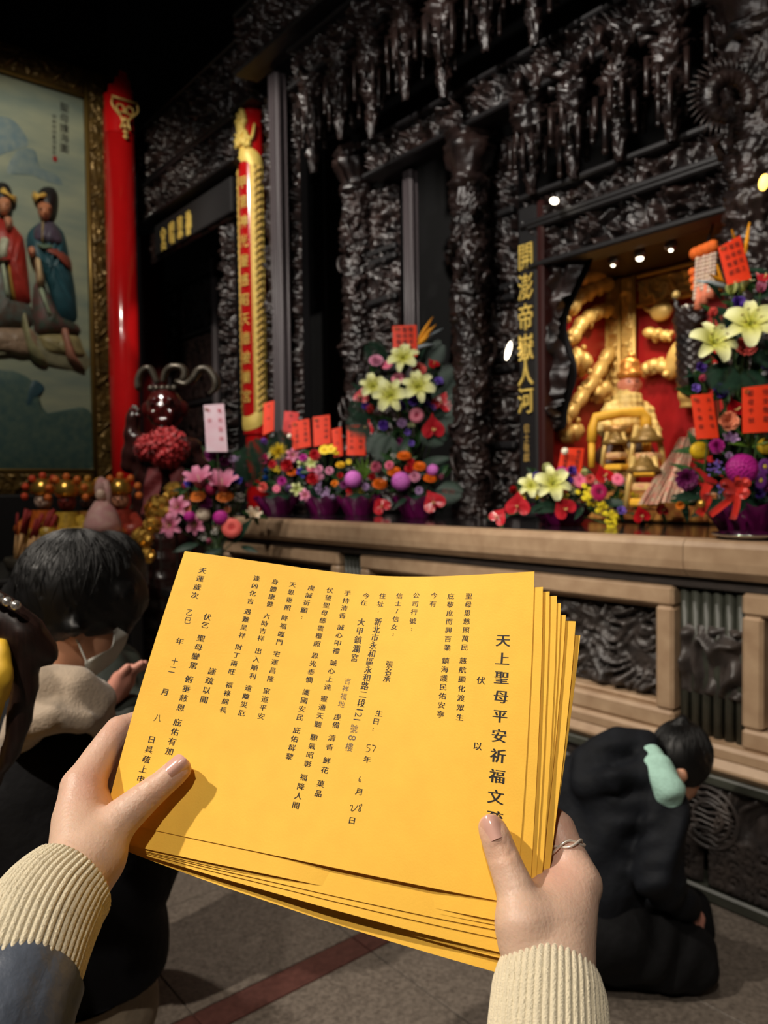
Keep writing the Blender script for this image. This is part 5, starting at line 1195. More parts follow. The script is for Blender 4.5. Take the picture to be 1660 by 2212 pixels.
# left of the picture: wrist low left, thumb over the sheets, fingers behind them
LT = [(204, 1848, .512, 19), (226, 1810, .521, 15.4), (262, 1768, .531, 13.6), (300, 1735, .5365, 11.8), (326, 1713, .5395, 10.6), (352, 1692, .5425, 9.6), (376, 1671, .545, 9.4), (387, 1662, .546, 8.6)]
LJ = [(LT, 6),
 ([(128, 1950, .478, 24), (158, 1896, .497, 23.5), (174, 1850, .51, 21), (170, 1770, .535, 18), (177, 1700, .553, 14.5)], 6), ([(136, 1968, .49, 22), (168, 1912, .507, 21), (204, 1848, .512, 19)], 6),
 ([(190, 1850, .52, 20), (190, 1770, .56, 17), (196, 1705, .588, 14)], 8),
 ([(188, 1880, .525, 19), (216, 1805, .575, 16.5), (228, 1738, .61, 13.5)], 8), ([(180, 1912, .53, 18), (230, 1838, .58, 15), (252, 1782, .62, 12)], 8),
 ([(204, 1848, .518, 18), (208, 1780, .545, 14), (196, 1716, .562, 12)], 10),
 ([(177, 1700, .553, 14.2), (214, 1640, .572, 12.6), (240, 1602, .583, 11.8), (258, 1579, .592, 11.6), (296, 1562, .604, 9.4), (332, 1566, .606, 7.8)], 4),
 ([(196, 1705, .588, 13), (250, 1640, .606, 11), (300, 1600, .612, 9.4), (345, 1606, .611, 8)], 3),
 ([(228, 1738, .61, 12.4), (285, 1680, .618, 10.4), (330, 1645, .612, 9), (365, 1652, .609, 7.8)], 3),
 ([(262, 1775, .62, 11), (310, 1730, .615, 9), (345, 1706, .606, 7.8), (370, 1712, .603, 7)], 3)]
Lcre = [((322, 1716, .539), (376, 1671, .5455), 10.7, (-0.9, 0.9), 0.28), ((330, 1709, .540), (376, 1671, .5455), 10.5, (-0.8, 0.7), 0.22), ((314, 1723, .538), (376, 1671, .5455), 11.0, (-0.6, 0.6), 0.2), ((262, 1770, .530), (300, 1735, .5365), 15.2, (0.5, 1.3), 0.2)]
hL = hand(LJ, [(atD(392, 1655, .54), .012, SKP, .5), (atD(210, 1700, .545), .022, SKP, .55), (atD(255, 1560, .58), .02, SKP, .4), (atD(330, 1710, .53), .012, SKD, .4)], Lcre)
ax = atD(388, 1661, .5465)-atD(326, 1713, .5395)
nail(atD(383, 1655, .5365), ax, TOCAM*1.0+UP*0.42+RT*0.3, 0.0138, 0.0150, hL)
# right of the picture
RTH = [(1132, 1995, .449, 15.4), (1124, 1955, .455, 13.2), (1114, 1922, .4595, 11.8), (1098, 1880, .4655, 10.6), (1083, 1841, .471, 10.0), (1073, 1812, .4742, 9.5), (1066, 1796, .4768, 9.0), (1062, 1788, .478, 8.2)]
RJ = [(RTH, 6),
 ([(1168, 2150, .43, 22), (1160, 2085, .442, 20.5), (1140, 2040, .446, 17), (1132, 1995, .449, 15.4)], 6), ([(1208, 2150, .43, 22), (1208, 2085, .445, 20.5), (1223, 2000, .46, 18.2), (1236, 1950, .473, 16.2), (1246, 1910, .482, 14.2)], 6),
 ([(1190, 2080, .445, 21), (1184, 2000, .456, 19), (1200, 1945, .474, 15.5), (1232, 1908, .486, 13.5)], 8),
 ([(1205, 2060, .465, 20), (1215, 1980, .495, 16), (1240, 1918, .515, 13.5)], 8), ([(1190, 2070, .47, 19), (1180, 1990, .51, 15), (1205, 1930, .535, 13)], 8), ([(1170, 2070, .47, 18), (1150, 2000, .52, 14), (1165, 1950, .548, 11.5)], 8),
 ([(1140, 1995, .455, 14), (1162, 1950, .470, 11.0), (1215, 1912, .487, 12)], 10),
 ([(1252, 1910, .483, 14), (1238, 1872, .490, 12.6), (1222, 1834, .496, 11.4), (1207, 1790, .504, 11.0), (1168, 1752, .514, 9.2), (1136, 1754, .515, 7.8)], 4),
 ([(1240, 1918, .515, 12.8), (1205, 1850, .524, 10.8), (1160, 1805, .524, 9.2), (1120, 1806, .522, 7.8)], 3), ([(1205, 1930, .535, 12), (1165, 1880, .532, 10.2), (1125, 1850, .524, 8.8), (1092, 1853, .52, 7.6)], 3), ([(1165, 1950, .548, 10.4), (1130, 1915, .534, 8.8), (1105, 1893, .522, 7.6), (1080, 1895, .518, 6.8)], 3)]
Rcre = [((1083, 1841, .471), (1065, 1795, .4775), 10.0, (-0.9, 0.8), 0.28), ((1086, 1849, .470), (1065, 1795, .4775), 10.2, (-0.8, 0.9), 0.25), ((1080, 1833, .472), (1065, 1795, .4775), 9.8, (-0.5, 0.6), 0.2), ((1089, 1857, .469), (1065, 1795, .4775), 10.4, (-0.4, 0.7), 0.2)]
hR = hand(RJ, [(atD(1056, 1780, .47), .012, SKP, .5), (atD(1190, 1905, .478), .02, SKP, .6), (atD(1205, 1775, .495), .02, SKP, .45), (atD(1084, 1848, .463), .011, SKD, .5)], Rcre, 'hand')
ax = atD(1061, 1786, .479)-atD(1083, 1841, .471)
nail(atD(1062, 1786, .4684), ax, TOCAM+UP*0.22-RT*0.1, 0.0132, 0.0150, hR)
# ribbed knit cuffs and jacket sleeve
M_KNIT = mat('cream_rib_knit', (232, 220, 190), 0.85, noise=0.06, nscale=160, bump=0.5, bscale=900, sheen=0.25)
def cuff(C, R, nr, nm, m, rib=0.0009, seg=None, lip=True):
    P = np.array([atD(*c) for c in C]); t = np.linspace(0, len(P)-1, 48); Q = cr(P, t); r = np.interp(t, np.arange(len(P)), R)
    T = np.gradient(Q, axis=0)
    for _ in range(5): T[1:-1] = (T[:-2]+T[1:-1]*2+T[2:])/4
    T /= np.linalg.norm(T, axis=1)[:, None]; seg = nr*8 if seg is None else seg
    rows = [(Q[0]+T[0]*d, T[0], r[0]-e, a) for d, e, a in ((.012, .006, .2), (.004, .0055, .4), (.0008, .0045, .6), (-.0006, .003, .9), (-.0002, .0014, 1), (.001, .0004, 1))] if lip else []
    rows += [(Q[i], T[i], r[i], 1) for i in range(1 if lip else 0, len(Q))]
    a = np.linspace(0, 2*math.pi, seg, endpoint=False); wv = np.abs(np.sin(a*nr/2))**0.55*2-1; G = []
    n = TOCAM-rows[0][1]*(TOCAM @ rows[0][1]); n /= np.linalg.norm(n)
    for c, tt, rr, am in rows:
        n = n-tt*(n @ tt); n /= np.linalg.norm(n); bn = np.cross(tt, n); q = rr+rib*am*wv
        G.append(c+(np.cos(a)*q)[:, None]*n*0.92+(np.sin(a)*q)[:, None]*bn)
    b = MB(); b.grid(np.array(G), wrap=True, flip=True); return b.build(nm, m, me_, smooth=True)
cuff([(156, 1904, .495), (114, 1951, .478), (76, 2012, .458), (46, 2086, .440), (18, 2170, .424)], [.0302, .0336, .0352, .0352, .0335], 54, 'sleeve_cuff', M_KNIT)
cuff([(1190, 2106, .446), (1188, 2150, .434), (1186, 2230, .42), (1185, 2300, .41), (1184, 2370, .402)], [.0292, .0326, .0336, .0338, .0336], 50, 'sleeve_cuff', M_KNIT)
M_NYL = mat('slate_blue_nylon', (74, 82, 96), 0.45, noise=0.15, nscale=40, bump=0.2, bscale=60)
cuff([(36, 2112, .438), (12, 2160, .426), (-30, 2250, .41), (-90, 2370, .395)], [.0385, .0395, .043, .047], 9, 'jacket_sleeve', M_NYL, rib=0.0006)
cuff([(1184, 2365, .404), (1183, 2420, .397), (1180, 2520, .385), (1178, 2640, .375)], [.0365, .038, .042, .046], 9, 'jacket_sleeve', M_NYL, rib=0.0006)
# twisted ring on the index finger
a0 = atD(1232, 1858, .492); a1 = atD(1208, 1790, .504); rc_ = atD(1222, 1834, .496); axr = (a1-a0)/np.linalg.norm(a1-a0)
F_ = frame(axr, RT); rgm = mat('silver_rose_ring', (240, 228, 214), 0.3, metal=0.5)
ro = empty('finger_ring', rc_, 'thin twisted silver ring on the index finger beside the sheets', 'ring')
for ph in (0, math.pi):
    b = MB(); th = np.linspace(0, 2*math.pi, 120)
    b.tube([rc_+F_ @ np.array([(0.0121+0.0006*math.cos(3*t+ph))*math.cos(t), (0.0121+0.0006*math.cos(3*t+ph))*math.sin(t), 0.0018*math.sin(3*t+ph)]) for t in th], 0.00085, 8, caps=False); b.build('wire', rgm, ro, smooth=True)
# ================================================================== worshippers
M_BLK = mat('black_jacket', (10, 10, 14), 0.8, noise=0.25, nscale=30, bump=0.4, bscale=26, spec=0.2)
M_HAIR = mat('black_hair', (9, 8, 8), 0.45, noise=0.4, nscale=9, spec=0.35)
M_SKIN2 = mat('skin_plain', (196, 142, 112), 0.5, noise=0.06, nscale=40, sss=0.1)
M_BEIGE = mat('beige_fleece', (176, 158, 138), 0.9, noise=0.1, nscale=60, bump=0.3, bscale=200, sheen=0.3)
M_TROU = mat('khaki_cloth', (140, 126, 106), 0.85, noise=0.12, nscale=40, bump=0.3, bscale=40)
M_MASK = mat('pale_mask', (186, 186, 178), 0.8, noise=0.05, nscale=40)
M_SHOE = mat('dark_shoe', (34, 30, 30), 0.5)
def hair_tex(amp=0.0016, f=260):
    return lambda x, y, z: amp*np.sin((x*1.3+y*0.7)*f+20*np.sin(z*9))+amp*0.8*np.sin((y*1.1-x*0.4)*f*1.7+9*np.sin(z*14))
def fold(amp, f): return lambda x, y, z: amp*np.sin(z*f+6*np.sin(x*9)+5*np.sin(y*11))+amp*0.6*np.sin((x+y)*f*0.8+7*np.sin(z*6))
def strands(o, c, HB_, rad, top, n, L, m, seed, r=0.0011, back=0.6):
    """loose hair strands lying over a head: great arcs from the crown down the sides"""
    rg = np.random.default_rng(seed); b = MB(); rad = np.array(rad)
    for k in range(n):
        a = rg.uniform(0, 2*math.pi); t0 = rg.uniform(0.02, 0.5); t1 = t0+L*rg.uniform(0.5, 1.0); da = rg.normal(0, 0.3)
        P = []
        for t in np.linspace(t0, t1, 8):
            aa = a+da*(t-t0)
            # crown axis tilts backwards (-x forward axis)
            d = np.array([math.sin(t)*math.cos(aa), math.sin(t)*math.sin(aa), math.cos(t)]); d = np.array([d[0]*math.cos(top)-d[2]*math.sin(top), d[1], d[0]*math.sin(top)+d[2]*math.cos(top)])
            P.append(c+HB_ @ (d*rad*(1.0+0.012*rg.random())))
        b.tube(P, np.array([0.5, 1, 1, 1, 1, 1, 0.8, 0.2])*r, 4, caps=False)
    q = b.build('hair_strands', m, o, smooth=True); q['kind'] = 'stuff'
# ---- bowed worshipper in a black jacket with a beige hood
D1 = 1.42
def A_(x, y, d=0.0): return atD(x, y, D1+d)
def down(p, z): return np.array([p[0], p[1], z])
w1 = empty('person', down(A_(170, 1900), 0.012), 'bowed worshipper in black jacket, beige hood and face mask at the left', 'person')
fw1 = RT*0.72-UP*0.5+FW*0.42; fw1 /= np.linalg.norm(fw1); up1 = UP-fw1*(UP @ fw1); up1 /= np.linalg.norm(up1); sd1 = np.cross(up1, fw1)
HB = np.stack([fw1, sd1, up1], 1); hc1 = A_(172, 1290)
B = Body(0.007, 0.02)
B.ell(hc1, (0.094, 0.074, 0.1), HB).ell(hc1+fw1*0.045-up1*0.06, (0.06, 0.055, 0.065), HB).ell(hc1+fw1*0.105-up1*0.045, (0.016, 0.012, 0.02), HB)
ear = A_(163, 1366, -0.07); B.ell(ear, (0.014, 0.01, 0.026))
B.chain([A_(140, 1385, 0.0), A_(112, 1490, 0.01)], [0.052, 0.06]); sh0 = A_(110, 1640, 0.02)
B.chain([A_(112, 1490, 0.01), sh0, A_(160, 1950, 0.02), A_(170, 2120, 0.02)], [0.05, 0.06, 0.1, 0.1]).chain([A_(215, 1660), A_(330, 1800, 0.08), A_(395, 1600, 0.25)], [0.05, 0.042, 0.032])
for dx in (-35, 60): B.chain([A_(165+dx, 2140, 0.03), down(A_(165+dx, 2140, 0.03), 0.06)], [0.075, 0.045])
B.chain([A_(395, 1600, 0.25), A_(408, 1545, 0.27)], [0.03, 0.018])
B.build('body', M_SKIN2, w1)
B = Body(0.006, 0.012)
B.ell(hc1+up1*0.012-fw1*0.012, (0.113, 0.092, 0.11), HB).ell(A_(100, 1330, -0.01), (0.06, 0.06, 0.05)).ell(A_(252, 1290, 0.0), (0.045, 0.06, 0.06)).ell(A_(150, 1350, -0.06), (0.05, 0.02, 0.022)).cap(A_(60, 1300, -0.02), A_(120, 1378, -0.02), 0.05, 0.04)
B.ell(hc1+fw1*0.12-up1*0.13, (0.085, 0.09, 0.075), HB, k=0.01, sub=True).chain([A_(262, 1285, -0.02), A_(278, 1330, -0.01), A_(268, 1378, 0.01)], [0.03, 0.018, 0.006])
B.build('hair', M_HAIR, w1, warp=hair_tex())
strands(w1, hc1+up1*0.012-fw1*0.012, HB, (0.113, 0.092, 0.11), 0.5, 420, 1.5, M_HAIR, 3)
# mask with ear loop
qa = [A_(263, 1350, -0.0), A_(277, 1372, 0.0), A_(250, 1424, -0.01), A_(196, 1468, -0.03)]; qb = [A_(247, 1362, -0.05), A_(240, 1398, -0.065), A_(216, 1412, -0.075), A_(184, 1428, -0.07)]
t = np.linspace(0, 3, 16); QA = cr(np.array(qa), t); QB = cr(np.array(qb), t); u = np.linspace(0, 1, 9)
G = QA[:, None]*(1-u)[None, :, None]+QB[:, None]*u[None, :, None]+(TOCAM*0.012)*np.sin(u*math.pi)[None, :, None]+TOCAM*(0.0015*np.sin(u*30))[None, :, None]
b = MB(); b.grid(G); b.grid(G-TOCAM*0.002, flip=True); mk = b.build('face_mask', M_MASK, w1, smooth=True)
b = MB(); b.tube([A_(186, 1428, -0.072), A_(172, 1395, -0.075), A_(160, 1372, -0.078)], 0.0016, 6); b.build('ear_loop', M_MASK, mk)
B = Body(0.008, 0.02)
B.chain([A_(40, 1600, -0.06), A_(72, 1530, -0.1), A_(112, 1478, -0.1), A_(165, 1482, -0.1), A_(206, 1515, -0.07), A_(216, 1552, -0.02)], [0.03, 0.042, 0.036, 0.036, 0.034, 0.026])
B.chain([A_(20, 1610, -0.06), A_(62, 1570, -0.14), A_(120, 1545, -0.15), A_(175, 1548, -0.12), A_(214, 1562, -0.06)], [0.024, 0.03, 0.028, 0.028, 0.022], 0.006)
B.chain([A_(212, 1545, -0.04), A_(224, 1580, -0.05), A_(228, 1616, -0.06)], [0.02, 0.014, 0.01])
B.chain([A_(112, 1478, -0.06), A_(90, 1520, 0.06), A_(150, 1500, 0.08), A_(206, 1515, 0.0)], [0.03, 0.035, 0.035, 0.03])
B.cap(A_(60, 1545, -0.16), A_(120, 1508, -0.165), 0.006, 0.006, k=0.012, sub=True); B.cap(A_(120, 1508, -0.165), A_(205, 1535, -0.12), 0.006, 0.008, k=0.012, sub=True)
B.build('hood', M_BEIGE, w1, warp=lambda x, y, z: 0.0025*np.sin(z*60+x*40)+0.0015*np.sin((x-y)*110))
B = Body(0.010, 0.04)
B.chain([A_(-90, 1740, 0.02), A_(20, 1655, 0.02), A_(150, 1630, 0.02), A_(215, 1670, 0.02)], [0.09, 0.095, 0.09, 0.085]).chain([A_(60, 1600, 0.03), A_(120, 1570, 0.03), A_(190, 1600, 0.02)], [0.085, 0.075, 0.07])
B.chain([A_(95, 1720, 0.02), A_(175, 1880, 0.02), A_(180, 2000, 0.03), A_(172, 2160, 0.03)], [0.15, 0.165, 0.155, 0.145])
B.chain([A_(215, 1670, 0.02), A_(330, 1815, 0.08), A_(390, 1640, 0.23)], [0.08, 0.062, 0.045]).chain([A_(-60, 1720, 0.0), A_(-40, 1930, -0.02), A_(120, 1900, 0.2)], [0.085, 0.07, 0.06])
B.build('jacket', M_BLK, w1, warp=fold(0.006, 34), clipz=float(A_(172, 2118)[2]))
B = Body(0.011, 0.02)
B.chain([A_(170, 2085, 0.03), A_(170, 2150, 0.03)], [0.13, 0.14])
for dx in (-38, 62): B.chain([A_(165+dx, 2150, 0.03), down(A_(165+dx, 2150, 0.03), 0.1)], [0.088, 0.065])
B.build('trousers', M_TROU, w1, warp=fold(0.005, 30))
for dx in (-38, 62):
    p = down(A_(165+dx, 2150, 0.03), 0.05); B = Body(0.008, 0.02); B.chain([p-Z_*0.0, p+Y_*0.15-X_*0.08-Z_*0.008], [0.036, 0.03]); B.build('shoe', M_SHOE, w1)
# ---- second worshipper further on, hands pressed together
D2 = 2.25
def B_(x, y, d=0.0): return atD(x, y, D2+d)
w2 = empty('person', down(B_(240, 1500), 0.012), 'worshipper with dark hair and dark green coat, hands pressed in prayer', 'person')
hc2 = B_(236, 1232); M_GRN = mat('dark_green_coat', (40, 46, 40), 0.7, noise=0.2, nscale=30)
B = Body(0.01, 0.025); B.ell(hc2-Z_*0.02, (0.085, 0.085, 0.11)).ell(hc2+RT*0.07-Z_*0.06, (0.04, 0.04, 0.05)).chain([hc2, B_(220, 1400), B_(215, 1700), down(B_(215, 1700), 0.1)], [0.06, 0.06, 0.12, 0.08])
B.build('body', M_SKIN2, w2)
B = Body(0.008, 0.02); B.ell(hc2, (0.105, 0.105, 0.115)).ell(hc2-RT*0.03-Z_*0.06, (0.085, 0.085, 0.09)).ell(hc2+RT*0.1-Z_*0.13+FW*0.02, (0.07, 0.09, 0.07), k=0.01, sub=True); B.build('hair', M_HAIR, w2, warp=hair_tex(0.0015, 200)); strands(w2, hc2, np.stack([RT, -FW, UP], 1), (0.106, 0.106, 0.116), 0.2, 160, 1.3, M_HAIR, 4, 0.0014)
B = Body(0.014, 0.05); B.chain([B_(215, 1480), B_(215, 1750), down(B_(215, 1750), 0.45)], [0.14, 0.19, 0.2]).chain([B_(300, 1560, -0.1), B_(330, 1680, -0.2), B_(285, 1545, -0.32)], [0.09, 0.075, 0.05]).chain([B_(130, 1560), B_(140, 1700, -0.2), B_(262, 1545, -0.3)], [0.09, 0.075, 0.05]); B.build('coat', M_GRN, w2, warp=fold(0.007, 28))
for s in (0, 1):
    B = Body(0.0045, 0.008); d = -0.36+0.03*s; ox = 8*s
    wpt = B_(244+ox, 1500, d); B.chain([wpt, B_(262+ox, 1470, d)], [0.026, 0.026])
    for k in range(4): B.chain([B_(262+ox, 1470, d+0.012*k), B_(282+ox+k, 1450-k*2, d+0.012*k), B_(306+ox+k*2-6*(k == 3), 1432+3*k, d+0.012*k)], [0.014, 0.0105, 0.008], 0.005)
    B.chain([B_(250+ox, 1482, d-0.015), B_(262+ox, 1455, d-0.02), B_(276+ox, 1440, d-0.018)], [0.014, 0.011, 0.009], 0.006); B.build('hand', mat('skin_rosy', (198, 136, 118), 0.5, noise=0.06, nscale=40), w2)
# ---- brown pony tail of a worshipper at the picture's edge
D3 = 0.98
def C_(x, y, d=0.0): return atD(x, y, D3+d)
w3 = empty('person', down(C_(-150, 1700), 0.012), 'person at the left edge with a brown pony tail and a yellow coat', 'person')
M_BROWN = mat('dark_brown_hair', (40, 24, 20), 0.4, noise=0.35, nscale=6, stretch=(40, 40, 3))
B = Body(0.009, 0.02); B.ell(C_(-270, 1200), (0.085, 0.09, 0.11)).chain([C_(-270, 1300), C_(-280, 1480), C_(-290, 2000), down(C_(-290, 2000), 0.1)], [0.05, 0.09, 0.12, 0.08]); B.build('body', M_SKIN2, w3)
B = Body(0.007, 0.015); B.ell(C_(-262, 1190), (0.105, 0.105, 0.115)).chain([C_(-170, 1250, -0.02), C_(-60, 1300, -0.03)], [0.045, 0.022])
B.chain([C_(-60, 1300, -0.03), C_(0, 1328, -0.03), C_(60, 1372, -0.03), C_(100, 1408, -0.02), C_(118, 1430, -0.02)], [0.022, 0.026, 0.024, 0.016, 0.006])
B.chain([C_(-40, 1310, -0.03), C_(40, 1400, -0.03), C_(54, 1480, -0.03), C_(32, 1600, -0.03), C_(-10, 1700, -0.03)], [0.026, 0.022, 0.017, 0.014, 0.006], 0.01)
B.build('hair', M_BROWN, w3, warp=hair_tex(0.0014, 240))
b = MB()
for k in range(5): b.ball(C_(-38+k*18, 1276+k*8, -0.06), 0.0062, 12, 8)
b.build('beaded_hair_tie', mat('silver_beads', (210, 206, 200), 0.12, metal=0.8), w3, smooth=True)
B = Body(0.010, 0.03); B.chain([C_(-300, 1520), C_(-300, 1900), down(C_(-300, 1900), 0.5)], [0.12, 0.15, 0.16]).chain([C_(-230, 1480), C_(-60, 1450, 0.02), C_(2, 1395, -0.06), C_(6, 1460, -0.07), C_(-20, 1560, -0.05), C_(-120, 1650, 0.0)], [0.06, 0.03, 0.012, 0.0155, 0.013, 0.04]); B.build('yellow_coat', mat('yellow_coat', (232, 186, 50), 0.6, noise=0.1, nscale=20), w3)
# ---- kneeling worshipper in a black jacket with a mint hood lining
D4 = 2.34
def E_(x, y, d=0.0, zmin=None):
    p = atD(x, y, D4+d)
    if zmin is not None: p[2] = max(p[2], zmin)
    return p
w4 = empty('person', down(E_(1350, 2080), 0.012), 'person kneeling in black jacket and trousers, mint hood lining, head bowed', 'person')
hc4 = E_(1472, 1640, 0.06); fw4 = RT*0.55-UP*0.62+FW*0.55; fw4 /= np.linalg.norm(fw4); up4 = UP-fw4*(UP @ fw4); up4 /= np.linalg.norm(up4); H4 = np.stack([fw4, np.cross(up4, fw4), up4], 1)
B = Body(0.009, 0.025)
B.ell(hc4, (0.09, 0.074, 0.095), H4).ell(hc4+fw4*0.05-up4*0.06, (0.05, 0.05, 0.055), H4).ell(E_(1473, 1676, -0.035), (0.02, 0.014, 0.022))
B.chain([hc4, E_(1400, 1690, 0.02), E_(1330, 1720, 0.02), E_(1300, 1850, 0), E_(1305, 1985, 0)], [0.06, 0.06, 0.1, 0.12, 0.13]).chain([E_(1425, 1740, -0.06), E_(1425, 1890, -0.1), E_(1492, 1970, 0.0)], [0.05, 0.04, 0.03])
for dz in (0.02, 0.2): B.chain([E_(1310, 2010, dz, 0.14), E_(1480, 2080, dz, 0.085), E_(1320, 2105, dz+0.0, 0.06)], [0.1, 0.07, 0.05])
B.build('body', M_SKIN2, w4)
hd4 = Body(0.0045, 0.008); pw = E_(1486, 1966, 0.0)
hd4.chain([pw, E_(1502, 1984, 0.02)], [0.026, 0.03])
for k in range(4): hd4.chain([E_(1500, 1982, 0.0+0.016*k), E_(1514, 2000-k*5, 0.0+0.016*k), E_(1517, 2014-k*6, 0.0+0.016*k)], [0.013, 0.0105, 0.008], 0.004)
hd4.chain([E_(1496, 1985, -0.02), E_(1503, 2003, -0.02), E_(1508, 2014, -0.015)], [0.013, 0.011, 0.009], 0.005); hd4.build('hand', MATS['skin_rosy'], w4)
B = Body(0.007, 0.014); B.ell(hc4+up4*0.012-fw4*0.008, (0.108, 0.092, 0.106), H4).ell(hc4+fw4*0.1-up4*0.11, (0.06, 0.09, 0.06), H4, k=0.01, sub=True)
B.chain([E_(1455, 1598, 0.05), E_(1462, 1566, 0.05), E_(1476, 1554, 0.05), E_(1490, 1572, 0.05), E_(1494, 1610, 0.05)], [0.022, 0.018, 0.016, 0.018, 0.024]); B.build('hair', M_HAIR, w4, warp=hair_tex(0.0015, 220)); strands(w4, hc4+up4*0.012-fw4*0.008, H4, (0.108, 0.092, 0.106), 0.4, 220, 1.4, M_HAIR, 5, 0.0014)
B = Body(0.009, 0.03)
B.ell(E_(1335, 1695, 0.05), (0.175, 0.17, 0.13)).chain([E_(1325, 1730, 0.04), E_(1295, 1830, 0.02), E_(1292, 1965, 0.0)], [0.155, 0.165, 0.15])
B.chain([E_(1400, 1690, -0.03), E_(1436, 1765, -0.1), E_(1418, 1890, -0.16), E_(1482, 1962, -0.02)], [0.075, 0.078, 0.066, 0.045], 0.012).chain([E_(1240, 1690, 0.05), E_(1205, 1800, 0.05)], [0.08, 0.07], 0.015)
B.chain([E_(1390, 1612, 0.0), E_(1340, 1606, 0.0), E_(1270, 1650, 0.0), E_(1262, 1690, -0.04), E_(1330, 1690, -0.1), E_(1400, 1665, -0.08)], [0.045, 0.05, 0.055, 0.045, 0.045, 0.04], 0.012)
B.chain([E_(1390, 1640, -0.06), E_(1424, 1710, -0.11), E_(1458, 1768, -0.1)], [0.026, 0.028, 0.022], 0.01)
B.build('jacket', mat('navy_black_jacket', (14, 17, 23), 0.75, noise=0.25, nscale=20, bump=0.5, bscale=22, spec=0.22), w4, warp=lambda x, y, z: fold(0.006, 36)(x, y, z)+0.0045*np.sin(z*85+10*np.sin((x-y)*7))*np.clip(np.sin((x+y)*16+z*5)+0.3, 0, 1), smooth=1, clipz=0.2)
B = Body(0.006, 0.015); B.chain([E_(1404, 1618, -0.03), E_(1426, 1655, -0.09), E_(1446, 1700, -0.13), E_(1468, 1742, -0.12)], [0.026, 0.038, 0.04, 0.016]).chain([E_(1398, 1626, -0.04), E_(1414, 1668, -0.1), E_(1436, 1715, -0.14), E_(1462, 1748, -0.13)], [0.02, 0.028, 0.03, 0.012]); B.build('hood_lining', mat('mint_fleece', (164, 204, 190), 0.9, noise=0.08, nscale=60, bump=0.4, bscale=120), w4, warp=lambda x, y, z: 0.004*np.sin(z*75+x*40)+0.003*np.sin((x-y)*90))
B = Body(0.011, 0.03)
for dz in (-0.02, 0.2):
    B.chain([E_(1300, 1990, dz, 0.2), E_(1395, 2030, dz, 0.17), E_(1478, 2072, dz, 0.115)], [0.155, 0.125, 0.098]); B.chain([E_(1478, 2085, dz, 0.1), E_(1330, 2100, dz+0.02, 0.085)], [0.085, 0.07])
B.build('trousers', mat('black_trousers', (13, 13, 15), 0.85, noise=0.2, nscale=30, bump=0.4, bscale=30, spec=0.2), w4, warp=fold(0.006, 30))
for dz in (0.0, 0.2):
    p = E_(1275, 2095, dz, 0.06); B = Body(0.008, 0.02); B.chain([p, p-Y_*0.1-X_*0.02], [0.045, 0.034]); B.build('shoe', M_SHOE, w4)
# ================================================================== flower arrangements
def petal(mb, L, W, c0, c1, M, curl=0.35, cup=0.25, base=0.03, nu=5, nv=8, ctrl=None, tip=0.6, ruffle=0.0):
    """one petal growing along local x from the centre, bending up then back; M = 3x3 placing matrix"""
    v = np.linspace(0, 1, nv); u = np.linspace(-1, 1, nu); Ug, Vg = np.meshgrid(u, v)
    wd = W*np.sin(np.clip(Vg, 0, 1)**0.75*math.pi*(1-0.08))**tip*0.5+W*0.05
    x = base+L*Vg*(1-0.15*Vg); z = L*(0.55*Vg-curl*1.2*Vg**2.2)+cup*W*(Ug**2)*0.5+ruffle*np.sin(Ug*9+Vg*7)*Vg
    P = np.stack([x, Ug*wd, z], -1) @ np.asarray(M).T
    C = np.array(c0)*(1-Vg[..., None])+np.array(c1)*Vg[..., None]
    mb.grid(P, C)
def rotz(a, tilt=0.0): return np.array(Matrix.Rotation(a, 3, 'Z') @ Matrix.Rotation(-tilt, 3, 'Y'))
FM = {}
